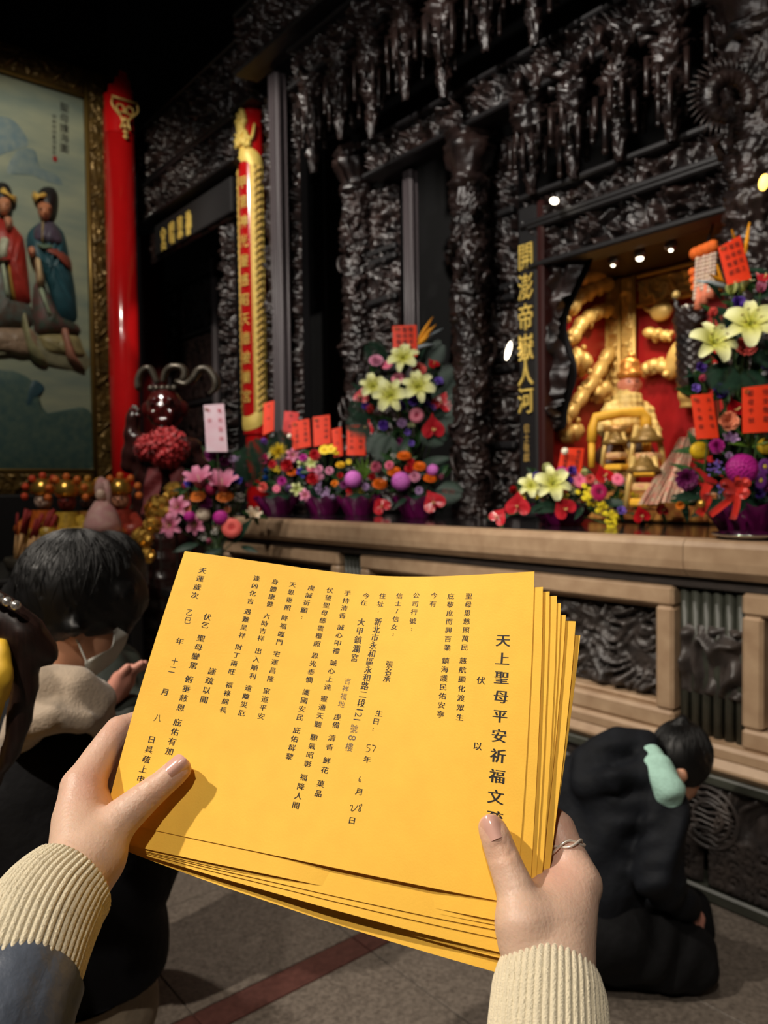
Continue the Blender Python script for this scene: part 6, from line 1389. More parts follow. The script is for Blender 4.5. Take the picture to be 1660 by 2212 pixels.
def flower(kind, c1, c2=None):
    key = (kind, c1, c2)
    if key in FM: return FM[key]
    a, c = lin(c1), lin(c2 if c2 else c1); b = MB(); rg = np.random.default_rng(abs(hash(kind)) % 1000 if False else len(FM)+3); gloss = False
    if kind == 'lily':
        for k in range(6): petal(b, 0.55, 0.3 if k % 2 else 0.22, c, a, rotz(k*math.pi/3, 0.1+0.05*(k % 2)), 0.5, 0.35, 0.02, 7, 10)
        for k in range(6):
            d = np.array([0.16*math.cos(k*1.05+.3), 0.16*math.sin(k*1.05+.3), 0.3]); b.col = lin((196, 206, 110)); b.tube([(0, 0, 0.03), d*0.6, d], 0.008, 5); b.col = lin((120, 84, 30)); b.ball(d, (0.03, 0.016, 0.014), 6, 4)
    elif kind == 'trumpet':
        for k in range(6): petal(b, 0.75, 0.26, c, a, rotz(k*math.pi/3, 0.75), 0.32, 0.3, 0.02, 5, 9)
        b.col = lin((196, 190, 150)); b.tube([(0, 0, 0), (0, 0, 0.5)], 0.012, 5)
    elif kind == 'gerbera':
        for ring, (n, L, t) in enumerate(((22, 0.46, 0.0), (18, 0.36, 0.2), (14, 0.24, 0.38))):
            for k in range(n): petal(b, L, 0.1, c if ring == 2 else a, a, rotz(k*2*math.pi/n+ring*.13, t), 0.42, 0.1, 0.04, 3, 5, tip=0.4)
        b.col = c; b.ball((0, 0, 0.035), (0.1, 0.1, 0.05), 12, 6)
    elif kind == 'dome':     # flat-topped gerbera or helichrysum seen from the side
        for ring, (n, L, t) in enumerate(((24, 0.45, -0.1), (22, 0.42, 0.25), (18, 0.34, 0.5), (12, 0.24, 0.8))):
            for k in range(n): petal(b, L, 0.11, a, c, rotz(k*2*math.pi/n+ring*.2, t), 0.35, 0.2, 0.02, 3, 5, tip=0.4)
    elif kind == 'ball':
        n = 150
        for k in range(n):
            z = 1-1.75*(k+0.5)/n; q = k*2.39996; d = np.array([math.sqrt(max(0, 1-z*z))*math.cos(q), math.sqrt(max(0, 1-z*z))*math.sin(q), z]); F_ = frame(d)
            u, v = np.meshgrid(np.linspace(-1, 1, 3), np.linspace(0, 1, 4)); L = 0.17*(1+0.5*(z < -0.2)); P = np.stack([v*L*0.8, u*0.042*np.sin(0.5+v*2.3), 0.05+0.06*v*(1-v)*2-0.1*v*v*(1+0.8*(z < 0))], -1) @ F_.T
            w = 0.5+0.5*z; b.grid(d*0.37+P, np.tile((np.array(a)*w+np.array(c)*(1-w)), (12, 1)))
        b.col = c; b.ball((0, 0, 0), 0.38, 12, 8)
    elif kind == 'spider':
        for k in range(70):
            z = rg.uniform(-0.1, 1); q = k*2.39996; s = math.sqrt(max(0, 1-z*z)); d = np.array([s*math.cos(q), s*math.sin(q), z*0.7]); b.col = tuple(np.array(a)*(0.7+0.3*rg.random())); b.tube([d*0.05, d*0.3, d*0.5+np.array([0, 0, 0.03])], [0.012, 0.016, 0.008], 4)
    elif kind == 'rose':
        for ring, (n, L, t, w) in enumerate(((5, 0.5, 0.25, 0.5), (5, 0.42, 0.6, 0.42), (4, 0.32, 0.95, 0.36), (3, 0.22, 1.25, 0.26))):
            for k in range(n): petal(b, L, w, c, a, rotz(k*2*math.pi/n+ring*.6, t), 0.35, 0.5, 0.01, 5, 6, tip=0.45, ruffle=0.012)
    elif kind == 'carnation':
        for ring, (n, L, t) in enumerate(((9, 0.48, 0.05), (9, 0.42, 0.4), (8, 0.36, 0.75), (6, 0.3, 1.1))):
            for k in range(n): petal(b, L, 0.26, c, a, rotz(k*2*math.pi/n+ring*.4, t), 0.25, 0.2, 0.01, 5, 5, tip=0.35, ruffle=0.03)
    elif kind == 'tulip':
        for ring, (n, t) in enumerate(((3, 1.0), (3, 1.15))):
            for k in range(n): petal(b, 0.75, 0.5, c, a, rotz(k*2*math.pi/3+ring*1.05, t), 0.28, 0.6, 0.02, 5, 7)
    elif kind == 'anthurium':
        gloss = True; t = np.linspace(0, 2*math.pi, 40, endpoint=False); rr = np.linspace(0.02, 1, 9); T, Rg = np.meshgrid(t, rr)
        hx = 0.5*(1-np.sin(T))*0.62; r = Rg*(0.30+0.24*np.cos(T)**2*(np.sin(T) > -9)+0.0)
        x = 0.46*np.sin(T)**3*Rg*1.05; y = (0.40*np.cos(T)-0.16*np.cos(2*T)-0.06*np.cos(3*T)-0.03*np.cos(4*T))*Rg*1.05
        z = 0.1*(x*x+y*y)*2+0.02*np.sin(T*6)*Rg; C = np.array(c)*(1-Rg[..., None])+np.array(a)*Rg[..., None]; b.grid(np.stack([x, y, z], -1), C, wrap=True)
        b.col = lin((238, 206, 130)); b.tube([(0, 0.06, 0.01), (0.02, 0.12, 0.16), (0.03, 0.06, 0.34)], [0.045, 0.042, 0.025], 8)
    elif kind == 'cluster':
        for k in range(26):
            d = rg.normal(0, 0.2, 3); d[2] = abs(d[2])*0.6; b.col = tuple(np.array(a)*(0.75+0.25*rg.random()))
            for j in range(4): q = j*1.57+k; b.ball(d+np.array([0.035*math.cos(q), 0.035*math.sin(q), 0.0]), (0.036, 0.036, 0.02), 6, 4)
    elif kind == 'orchid':
        for k in range(9):
            d = np.array([rg.uniform(-.35, .35), rg.uniform(-.35, .35), rg.uniform(0, .2)]); b.col = tuple(np.array(a)*(0.85+0.15*rg.random()))
            for j in range(5): q = j*1.257+k; b.ball(d+np.array([0.09*math.cos(q), 0.09*math.sin(q), 0.02]), (0.09, 0.07, 0.03), 7, 4)
            b.col = lin((206, 150, 30)); b.ball(d+np.array([0, 0, 0.04]), 0.035, 6, 4)
    elif kind == 'daisy':
        for k in range(18): petal(b, 0.45, 0.14, a, a, rotz(k*2*math.pi/18, 0.0), 0.42, 0.1, 0.05, 3, 5, tip=0.4)
        b.col = c; b.ball((0, 0, 0.04), (0.12, 0.12, 0.06), 10, 6)
    FM[key] = b.mesh(kind if kind not in ('dome', 'ball', 'spider', 'cluster', 'trumpet') else {'dome': 'strawflower', 'ball': 'chrysanthemum', 'spider': 'spider_chrysanthemum', 'cluster': 'statice', 'trumpet': 'trumpet_lily'}[kind], M_VGLOSS if gloss else M_VCOL, smooth=True)
    return FM[key]
M_LEAF = mat('leaf_green', (28, 58, 30), 0.5, rgb2=(48, 82, 36), nscale=8, spec=0.3)
M_LEAFD = mat('leaf_dark_green', (16, 40, 28), 0.5, rgb2=(28, 56, 40), nscale=8, spec=0.3)
M_LIME = mat('leaf_lime', (88, 122, 40), 0.45, noise=0.2, nscale=10)
def leaf_mesh(m, W=0.28):
    b = MB(); v = np.linspace(0, 1, 9); u = np.linspace(-1, 1, 5); Ug, Vg = np.meshgrid(u, v); w = W*np.sin(math.pi*Vg**0.85)*0.5+0.006
    b.grid(np.stack([Ug*w, Vg, 0.1*np.sin(Vg*2.6)+0.12*np.abs(Ug)*w*2], -1)); return b.mesh('leaf', m, smooth=True)
def frond_mesh(m):
    b = MB(); n = 17; b.tube([(0, t, 0.16*math.sin(t*2.2)) for t in np.linspace(0, 1, 10)], np.linspace(0.012, 0.004, 10), 5)
    for k in range(n):
        t = 0.18+0.8*k/n; L = 0.5*math.sin(math.pi*(0.25+0.7*t))
        for s in (-1, 1):
            p = np.array([0, t, 0.16*math.sin(t*2.2)]); d = np.array([s*0.85, 0.55, 0.1]); q = np.cross(d, [0, 0, 1]); vv = np.linspace(0, 1, 5)
            G = np.array([[p+d*L*x+q*0.02*math.sin(math.pi*min(1, x*0.9+0.1))*e+np.array([0, 0, -0.16*x*x*L]) for e in (-1, 0, 1)] for x in vv]); b.grid(G)
    return b.mesh('palm_frond', m, smooth=True)
LEAF = [leaf_mesh(M_LEAF), leaf_mesh(M_LEAFD, 0.26), leaf_mesh(M_LIME, 0.1)]; FROND = frond_mesh(M_LEAFD)
M_CELLO = mat('purple_cellophane', (104, 18, 78), 0.14, noise=0.3, nscale=14, spec=0.7, alpha=0.9)
M_STEM = mat('stem_green', (60, 84, 44), 0.5)
PAL = dict(yl=((238, 240, 190), (206, 204, 60)), pk=((226, 150, 180), (176, 60, 100)), mg=((196, 40, 150), (140, 16, 110)), mgl=((226, 120, 214), (160, 40, 140)), pu=((88, 52, 156), (50, 26, 100)), bl=((84, 74, 200), (50, 40, 140)), bu=((130, 100, 200), (80, 50, 150)), og=((250, 190, 120), (240, 120, 20)), og2=((244, 140, 30), (220, 90, 10)), cr=((240, 104, 96), (200, 60, 60)), rd=((196, 24, 34), (130, 10, 20)), ant=((206, 44, 56), (160, 20, 30)), anp=((214, 90, 96), (170, 40, 54)), crm=((232, 214, 190), (206, 180, 150)), dm=((118, 32, 94), (76, 14, 60)), wh=((240, 236, 226), (226, 220, 196)), ye=((240, 206, 40), (216, 160, 20)), pg=((226, 130, 150), (150, 24, 60)), lil=((196, 160, 206), (150, 110, 170)), pch=((246, 160, 120), (226, 120, 90)), ong=((240, 220, 40), (240, 220, 40)), pnk=((240, 120, 150), (214, 70, 120)), mga=((176, 24, 86), (96, 8, 50)), lbl=((40, 120, 200), (20, 80, 160)), lav=((170, 110, 220), (120, 70, 180)), pd=((130, 60, 150), (226, 200, 60)), lgr=((226, 230, 170), (170, 180, 90)))
def arrange(label, base, D, cpx, items, nleaf, lr, fr=(), seed=0, basket=0.16, bh=0.14, wrap=M_CELLO, spread=(0.25, 0.25)):
    """items: (kind, palette, px, py, size in photo px, depth shift)"""
    rg = np.random.default_rng(seed); base = np.array(base, float)
    o = empty('flower_arrangement', base, label, 'flowers'); ctr = atD(cpx[0], cpx[1], D); top = base+Z_*(bh+0.03)
    # wrapped basket
    T, K = np.meshgrid(np.linspace(0, 2*math.pi, 60, endpoint=False), np.linspace(0, 1, 8)); r = basket*(0.62+0.45*K+0.1*np.sin(T*13+K*4)*K+0.05*np.sin(T*29+2*K))
    b = MB(); b.grid(np.stack([base[0]+r*np.cos(T), base[1]+r*np.sin(T), base[2]+bh*K*(1+0.1*np.sin(T*9))], -1), wrap=True); b.build('wrapped_basket', wrap, o, smooth=True)
    b = MB(); b.ball(base+Z_*bh*0.7, (basket*0.85, basket*0.85, bh*0.5), 14, 8); b.build('floral_foam', M_LEAFD, o, smooth=True)
    stems = MB()
    for it in items:
        kind, pal, px, py, spx = it[:5]; ds = it[5] if len(it) > 5 else 0.0
        p = atD(px, py, D+ds); S = spx*(D+ds)/FPX
        out = p-(ctr-TOCAM*0.1+FW*0.2); out /= np.linalg.norm(out)+1e-6
        n = TOCAM*0.75+Z_*0.35+out*0.5+rg.normal(0, 0.18, 3)
        if kind in ('trumpet', 'tulip'): n = Z_*0.9+out*0.55+TOCAM*0.25
        if kind == 'dome': n = Z_*0.9+TOCAM*0.45+out*0.2
        c1, c2 = PAL[pal]; me = flower(kind, c1, c2); x = rg.normal(size=3)
        if kind == 'anthurium': x = np.cross(UP*-1+rg.normal(0, .5, 3), n)
        sc = S*(1.0 if kind not in ('trumpet', 'tulip') else 1.15)
        place(me.name.split('.')[0], me, p-(np.array(n)/np.linalg.norm(n))*sc*0.12*(0 if kind not in ('trumpet', 'tulip') else 3), o, frame(n, x), sc)
        a = p-np.array(n)/np.linalg.norm(n)*S*0.1; m = (a+top)/2-np.array(n)*0.06
        stems.tube([a, m, top+rg.normal(0, 0.02, 3)], 0.004, 5)
    s = stems.build('stems', M_STEM, o); s['kind'] = 'stuff'
    for k in range(nleaf):
        q = rg.normal(0, 1, 3); q /= np.linalg.norm(q); it = items[rg.integers(len(items))]
        p = atD(it[2]+rg.normal(0, 8), it[3]+rg.normal(4, 8), D+0.05+0.08*rg.random()); d = (p-top); d = d/np.linalg.norm(d)*0.6+q*0.8+TOCAM*0.25; d /= np.linalg.norm(d); L = lr*rg.uniform(0.7, 1.25)
        z = TOCAM+Z_*0.5+rg.normal(0, 0.4, 3); z = z-d*(z @ d); F_ = frame(z, np.cross(d, z)); place('leaf', LEAF[0 if k % 3 else 1], p-d*L*0.4, o, F_, L)
    for (x0, y0, x1, y1, ds, kind) in fr:
        a = atD(x0, y0, D+ds); c = atD(x1, y1, D+ds-0.05); d = c-a; L = np.linalg.norm(d); z = TOCAM+Z_*0.4; z = z-d/L*(z @ d)/L
        me = FROND if kind == 'f' else LEAF[2] if kind == 'g' else LEAF[1]; place('palm_frond' if kind == 'f' else 'leaf', me, a, o, frame(z, np.cross(d, z)), L*(1.0))
    return o
LEAF_B = leaf_mesh(M_LEAFD, 0.5)
# --- A: pink lilies at the left end
DA = 4.7; b0 = atD(462, 1150, DA+.05)
A_items = [('rose', 'dm', 465, 987, 56), ('trumpet', 'pk', 430, 1036, 74, -.06), ('trumpet', 'pk', 480, 1044, 80, -.06), ('rose', 'bl', 414, 1044, 34), ('rose', 'bl', 513, 1035, 40), ('tulip', 'pnk', 400, 1050, 18), ('tulip', 'pnk', 538, 1046, 22), ('ball', 'mga', 456, 1056, 32, -.05), ('dome', 'og', 428, 1074, 42, -.05), ('dome', 'og', 486, 1074, 46, -.05), ('carnation', 'dm', 444, 1086, 40), ('lily', 'pk', 387, 1096, 54), ('lily', 'pk', 368, 1134, 58), ('lily', 'pk', 424, 1134, 48), ('carnation', 'pch', 406, 1099, 24), ('carnation', 'pch', 491, 1101, 22), ('ball', 'mg', 410, 1116, 28, -.05), ('ball', 'mg', 477, 1119, 38, -.05), ('ball', 'crm', 440, 1111, 36), ('gerbera', 'cr', 501, 1140, 50, -.06), ('cluster', 'wh', 518, 1075, 24), ('cluster', 'wh', 440, 1160, 20), ('cluster', 'wh', 465, 1148, 18), ('trumpet', 'crm', 548, 1112, 40), ('daisy', 'lil', 502, 991, 22), ('daisy', 'lil', 518, 992, 22), ('carnation', 'dm', 516, 1010, 36), ('carnation', 'dm', 486, 1000, 30), ('tulip', 'pk', 452, 1170, 20)]
arrange('large bouquet of pink lilies, orange strawflowers and a coral gerbera left of the altar', (b0[0], b0[1], 0.932), DA, (460, 1080), A_items, 60, 0.16, [(540, 1060, 541, 965, 0, 'f'), (505, 1175, 548, 1120, 0, 'l'), (430, 1175, 372, 1195, -.05, 'l'), (480, 1185, 430, 1210, -.05, 'l'), (520, 1180, 560, 1195, 0, 'l')], 1, 0.17, 0.16, mat('dark_wrap', (40, 30, 36), 0.3))
# --- B: low mixed bouquets on the left half of the altar
DB = 5.75; zB = 1.34
bl = onZ(600, 1111, zB); B1 = [('tulip', 'lav', 570, 958, 28), ('rose', 'mga', 569, 994, 32), ('spider', 'ye', 603, 977, 46), ('rose', 'rd', 622, 1006, 34), ('lily', 'pk', 632, 984, 34), ('dome', 'og2', 631, 1021, 30), ('rose', 'bl', 653, 1024, 34, -.05), ('lily', 'lgr', 654, 1003, 28), ('tulip', 'lbl', 574, 1018, 18), ('tulip', 'lbl', 574, 1034, 18), ('tulip', 'ye', 561, 1030, 18), ('carnation', 'cr', 570, 1053, 26), ('cluster', 'ye', 596, 1014, 26), ('lily', 'lgr', 641, 1057, 32), ('tulip', 'lil', 624, 1056, 24), ('carnation', 'rd', 588, 1004, 24), ('carnation', 'mg', 610, 1040, 24), ('daisy', 'pnk', 598, 1056, 20), ('cluster', 'lgr', 580, 985, 22)]
arrange('low bouquet with yellow spider chrysanthemum and blue tulips at the altar\'s left end', bl, DB, (605, 1020), B1, 40, 0.14, [(580, 1020, 545, 950, 0.05, 'f'), (620, 990, 600, 930, 0.08, 'f')], 2, 0.16, 0.13)
bl = onZ(700, 1111, zB); B2 = [('lily', 'lgr', 673, 1000, 30), ('carnation', 'rd', 680, 984, 30), ('carnation', 'mg', 656, 990, 22), ('daisy', 'ye', 702, 972, 30), ('daisy', 'ye', 716, 970, 28), ('daisy', 'ye', 725, 975, 22), ('dome', 'ye', 736, 1005, 26), ('daisy', 'ye', 754, 998, 14), ('rose', 'rd', 677, 1036, 32), ('rose', 'rd', 735, 1029, 18), ('carnation', 'pk', 689, 1015, 24), ('carnation', 'pk', 712, 1018, 22), ('carnation', 'pk', 690, 1030, 24), ('cluster', 'lil', 690, 1056, 34), ('cluster', 'lil', 704, 1066, 28), ('cluster', 'lil', 718, 1074, 26), ('tulip', 'lil', 733, 1055, 24), ('carnation', 'og2', 724, 1046, 20), ('lily', 'pk', 660, 1070, 30), ('carnation', 'pnk', 672, 1012, 22)]
arrange('low bouquet with lilac statice and yellow daisies between the red cards', bl, DB-.15, (700, 1025), B2, 40, 0.13, [(690, 1080, 660, 1050, 0, 'l')], 3, 0.15, 0.13)
bl = onZ(775, 1113, zB); B3 = [('ball', 'mgl', 764, 1036, 44, -.05), ('carnation', 'rd', 755, 1060, 18), ('carnation', 'cr', 758, 1074, 22), ('cluster', 'ye', 778, 1060, 26), ('carnation', 'pnk', 812, 1010, 30), ('rose', 'rd', 804, 1031, 20), ('dome', 'og2', 821, 1047, 42, -.05), ('anthurium', 'ant', 823, 1092, 42, -.1), ('carnation', 'lil', 790, 1052, 20), ('carnation', 'dm', 744, 1048, 22)]
arrange('low bouquet with a large magenta chrysanthemum and spiky lime leaves', bl, DB-.3, (785, 1040), B3, 36, 0.13, [(785, 1035, 770, 990, 0, 'g'), (786, 1035, 782, 985, 0, 'g'), (787, 1035, 796, 986, 0, 'g'), (788, 1036, 806, 996, 0, 'g'), (786, 1035, 760, 1000, 0, 'g')], 4, 0.14, 0.13)
# --- C: tall bouquet and the one at its foot
DC = 5.1
bl = onZ(898, 1112, zB); C1 = [('lily', 'yl', 872, 775, 74, -.06), ('lily', 'yl', 806, 835, 62, -.04), ('lily', 'yl', 844, 855, 80, -.1), ('lily', 'yl', 904, 836, 78, -.1), ('gerbera', 'pg', 861, 819, 38), ('gerbera', 'pg', 900, 897, 38, -.05), ('gerbera', 'pnk', 836, 789, 30), ('carnation', 'pk', 813, 782, 38), ('carnation', 'cr', 906, 800, 38), ('anthurium', 'anp', 782, 855, 40), ('anthurium', 'ant', 956, 869, 48), ('anthurium', 'ant', 935, 923, 56, -.05), ('anthurium', 'ant', 792, 923, 36), ('anthurium', 'rd', 936, 786, 28), ('tulip', 'cr', 800, 884, 28), ('rose', 'pu', 894, 867, 30), ('rose', 'pu', 867, 880, 28), ('rose', 'pu', 923, 875, 24), ('rose', 'pu', 829, 920, 28), ('rose', 'bu', 948, 825, 24), ('rose', 'bu', 936, 880, 16), ('rose', 'lil', 869, 915, 26), ('rose', 'bu', 880, 934, 18), ('rose', 'pu', 790, 878, 20), ('carnation', 'dm', 862, 955, 24), ('rose', 'bu', 888, 958, 18), ('cluster', 'lgr', 890, 918, 22)]
tall = arrange('tall bouquet of four yellow lilies with red anthuriums on the altar', bl, DC, (870, 860), C1, 70, 0.17, [(930, 900, 1030, 850, .05, 'f'), (920, 910, 1015, 905, .05, 'f'), (930, 890, 1000, 800, .08, 'f'), (900, 920, 960, 960, .05, 'f'), (820, 910, 752, 880, .05, 'f'), (830, 920, 748, 925, .05, 'f'), (850, 930, 822, 1000, -.02, 'f'), (845, 930, 800, 985, 0, 'f'), (840, 800, 790, 745, .1, 'f'), (900, 800, 960, 745, .1, 'f'), (900, 780, 925, 735, .05, 'l'), (835, 880, 770, 860, .05, 'l'), (900, 1010, 980, 990, 0, 'l')], 5, 0.13, 0.12)
b = MB(); b.tube([bl+Z_*0.1, atD(885, 1000, DC+.03), atD(872, 930, DC+.05)], 0.03, 10); b.build('support_tube', M_STEM, tall, smooth=True)
def bird_of_paradise(o, D, pts, beak):
    for (x0, y0, x1, y1, w) in pts:
        a, c = atD(x0, y0, D), atD(x1, y1, D-.03); d = c-a; L = np.linalg.norm(d); z = TOCAM-d/L*(TOCAM @ d)/L; b = MB(); b.col = lin((240, 160, 30)); s = np.cross(d/L, z)
        v = np.linspace(0, 1, 8); u = np.linspace(-1, 1, 5); G = a+d*v[:, None, None]+s*(w*D/FPX*np.sin(math.pi*(0.15+0.83*v))[:, None]*u)[..., None]+z*(0.01*(1-u*u))[None, :, None]
        b.grid(G); b.build('orange_sepal', M_VCOL, o, smooth=True)
    (x0, y0, x1, y1, w) = beak; b = MB(); b.col = lin((150, 160, 164)); b.tube([atD(x0, y0, D), atD((x0+x1)/2, (y0+y1)/2-2, D), atD(x1, y1, D)], [w*D/FPX, w*0.8*D/FPX, 0.003], 8); b.build('beak_spathe', M_VCOL, o, smooth=True)
bird_of_paradise(tall, DC, [(903, 735, 936, 684, 4), (905, 738, 944, 700, 4), (902, 745, 930, 722, 5)], (900, 752, 940, 744, 5))
bird_of_paradise(tall, DC+.02, [(912, 738, 930, 705, 3)], (918, 735, 957, 710, 3.5))
bl = onZ(905, 1118, zB); C2 = [('dome', 'og2', 873, 986, 38), ('dome', 'og2', 852, 1020, 38), ('dome', 'og2', 906, 1009, 38), ('dome', 'og2', 929, 1034, 36), ('ball', 'mgl', 867, 1040, 48, -.05), ('ball', 'mgl', 935, 1016, 30), ('anthurium', 'ant', 937, 1083, 52, -.1), ('carnation', 'rd', 885, 1013, 26), ('carnation', 'pk', 896, 1030, 30), ('carnation', 'pnk', 842, 1006, 24), ('rose', 'rd', 888, 998, 20), ('tulip', 'pk', 952, 1030, 20), ('anthurium', 'rd', 970, 1060, 30), ('carnation', 'lil', 905, 1060, 22), ('cluster', 'wh', 850, 985, 14)]
arrange('low bouquet of orange strawflowers and a pink chrysanthemum at the tall bouquet\'s foot', bl, DC-.25, (895, 1035), C2, 46, 0.14, [(945, 1030, 962, 1000, 0, 'l'), (880, 1075, 850, 1100, -.05, 'l'), (930, 1060, 1000, 1070, 0, 'f')], 6, 0.15, 0.13)
# --- D: yellow orchids and lilies right of the calligraphy board
DD = 3.72; bl = onZ(1215, 1132, zB)
Ditems = [('lily', 'yl', 1194, 1045, 84, -.05), ('lily', 'yl', 1148, 1050, 60), ('tulip', 'lgr', 1182, 1012, 30), ('tulip', 'lgr', 1262, 1022, 24), ('rose', 'pu', 1235, 1018, 26), ('rose', 'pu', 1229, 1040, 24), ('rose', 'pu', 1160, 1031, 26), ('rose', 'pu', 1177, 1059, 18), ('orchid', 'ong', 1261, 1064, 40, -.04), ('orchid', 'ong', 1279, 1084, 26), ('orchid', 'ong', 1300, 1100, 34, -.05), ('orchid', 'ong', 1318, 1118, 34, -.08), ('orchid', 'ong', 1322, 1134, 24, -.1), ('orchid', 'ong', 1162, 1068, 24), ('orchid', 'ong', 1128, 1072, 22), ('orchid', 'ong', 1222, 1072, 20), ('orchid', 'ong', 1340, 1075, 24, .1), ('orchid', 'ong', 1372, 1072, 22, .15), ('gerbera', 'mga', 1294, 1063, 46, -.05), ('gerbera', 'pnk', 1253, 1038, 40), ('carnation', 'mg', 1214, 1022, 32), ('gerbera', 'pnk', 1335, 1036, 34), ('anthurium', 'ant', 1218, 1096, 54, -.06), ('anthurium', 'ant', 1119, 1090, 56, -.06), ('anthurium', 'ant', 1078, 1116, 42, -.04), ('anthurium', 'rd', 1305, 1026, 46), ('anthurium', 'rd', 1386, 1112, 40, -.1), ('anthurium', 'ant', 1430, 1100, 34, -.1), ('rose', 'bu', 1342, 1104, 24, -.06), ('rose', 'pu', 1328, 1094, 20), ('carnation', 'cr', 1275, 1035, 26), ('carnation', 'crm', 1290, 1042, 18), ('cluster', 'lgr', 1240, 1060, 24), ('carnation', 'og2', 1368, 1090, 16), ('tulip', 'rd', 1110, 1060, 26)]
arrange('low spreading bouquet of yellow orchids, pale lilies and red anthuriums before the niche', bl, DD, (1220, 1070), Ditems, 70, 0.1, [(1230, 1090, 1130, 1110, 0, 'l'), (1260, 1095, 1240, 1125, -.05, 'l'), (1300, 1085, 1370, 1095, 0, 'l'), (1180, 1085, 1150, 1105, -.02, 'l')], 7, 0.15, 0.1)
# --- E: big bouquet at the right edge
DE = 2.95; bl = onZ(1610, 1150, zB)
E_items = [('lily', 'yl', 1621, 702, 118, -.06), ('lily', 'yl', 1540, 742, 110, -.04), ('tulip', 'lgr', 1583, 622, 40), ('trumpet', 'yl', 1605, 615, 50), ('rose', 'pu', 1594, 658, 40), ('rose', 'bu', 1571, 714, 30), ('rose', 'pu', 1514, 797, 30), ('rose', 'pu', 1650, 794, 38), ('rose', 'pu', 1553, 848, 44), ('rose', 'bu', 1503, 840, 24), ('carnation', 'cr', 1610, 752, 56), ('tulip', 'cr', 1541, 676, 28), ('tulip', 'pnk', 1519, 818, 22), ('anthurium', 'rd', 1588, 882, 52), ('rose', 'pch', 1572, 912, 52), ('ball', 'ye', 1512, 974, 46), ('ball', 'ye', 1655, 964, 40), ('ball', 'mg', 1603, 1013, 76, -.08), ('carnation', 'dm', 1483, 1034, 58, -.02), ('cluster', 'bu', 1546, 1012, 42), ('cluster', 'bu', 1564, 1055, 34), ('daisy', 'pd', 1644, 1038, 42, -.05), ('daisy', 'pd', 1653, 1008, 40), ('daisy', 'wh', 1496, 1072, 30), ('carnation', 'mg', 1550, 965, 40), ('trumpet', 'lil', 1578, 950, 40), ('rose', 'pu', 1636, 1064, 34), ('carnation', 'lil', 1575, 985, 20), ('carnation', 'dm', 1655, 1050, 30), ('carnation', 'og2', 1470, 1092, 22), ('anthurium', 'ant', 1650, 600, 40), ('tulip', 'pk', 1645, 620, 34)]
big = arrange('largest bouquet, at the right edge, with pale lilies and a magenta chrysanthemum', bl, DE, (1600, 860), E_items, 150, 0.13, [(1620, 965, 1590, 930, -.04, 'g'), (1622, 965, 1625, 918, -.04, 'g'), (1624, 965, 1650, 925, -.04, 'g'), (1620, 966, 1570, 960, -.04, 'g'), (1624, 967, 1665, 955, -.04, 'g'), (1570, 800, 1525, 760, .02, 'l'), (1600, 790, 1640, 850, 0, 'f'), (1590, 780, 1540, 850, 0, 'f'), (1560, 650, 1520, 610, .05, 'l'), (1540, 1060, 1450, 1085, .03, 'l'), (1560, 1080, 1490, 1120, 0, 'l'), (1610, 1080, 1580, 1120, 0, 'l'), (1620, 640, 1665, 640, .05, 'f'), (1600, 680, 1540, 700, .06, 'f'), (1640, 720, 1660, 800, .03, 'f')], 8, 0.15, 0.12)
b = MB(); b.tube([bl+Z_*0.08, atD(1615, 1000, DE+.12), atD(1600, 800, DE+.12), atD(1598, 660, DE+.1)], 0.025, 10); b.build('support_tube', M_STEM, big, smooth=True)
bird_of_paradise(big, DE+.03, [(1611, 548, 1619, 480, 5), (1590, 520, 1580, 495, 4), (1566, 610, 1532, 592, 5), (1560, 606, 1548, 570, 4)], (1578, 622, 1505, 606, 7))
# red ribbon bow
M_RIB = mat('red_ribbon', (206, 40, 26), 0.4, noise=0.12, nscale=30, sheen=0.2)
bw = empty('ribbon_bow', atD(1592, 1060, DE-.12), 'bright red ribbon bow tied at the foot of the largest bouquet', 'bow')
def strip(pts, w, nm):
    P = cr(np.array([atD(x, y, DE-.12+d) for x, y, d in pts]), np.linspace(0, len(pts)-1, 22)); T = np.gradient(P, axis=0); T /= np.linalg.norm(T, axis=1)[:, None]; S = np.cross(T, TOCAM); S /= np.linalg.norm(S, axis=1)[:, None]
    b = MB(); ww = w*DE/FPX; G = np.stack([P-S*ww+TOCAM*0.004, P, P+S*ww+TOCAM*0.004], 1); b.grid(G); b.grid(G-TOCAM*0.001, flip=True); b.build(nm, M_RIB, bw, smooth=True)
for k, (dx, dy) in enumerate(((-30, -16), (26, -18), (-22, 4), (24, 2), (4, -24))): strip([(1590, 1062, 0), (1590+dx*.6, 1062+dy-6, -.02), (1590+dx, 1062+dy, -.03), (1590+dx*.6, 1062+dy+8, -.01), (1590, 1064, 0)], 6, 'bow_loop')
strip([(1588, 1066, 0), (1572, 1082, -.01), (1550, 1100, -.01), (1534, 1112, 0)], 7, 'ribbon_tail'); strip([(1592, 1066, 0), (1592, 1088, -.01), (1586, 1112, -.01), (1582, 1122, 0)], 7, 'ribbon_tail'); strip([(1530, 1045, 0), (1522, 1068, -.01), (1528, 1080, 0), (1510, 1112, .01)], 9, 'ribbon_tail')
b = MB(); b.ball(atD(1516, 1088, DE-.14), 0.016, 12, 8); b.build('gold_bell', M_GOLD, bw, smooth=True)
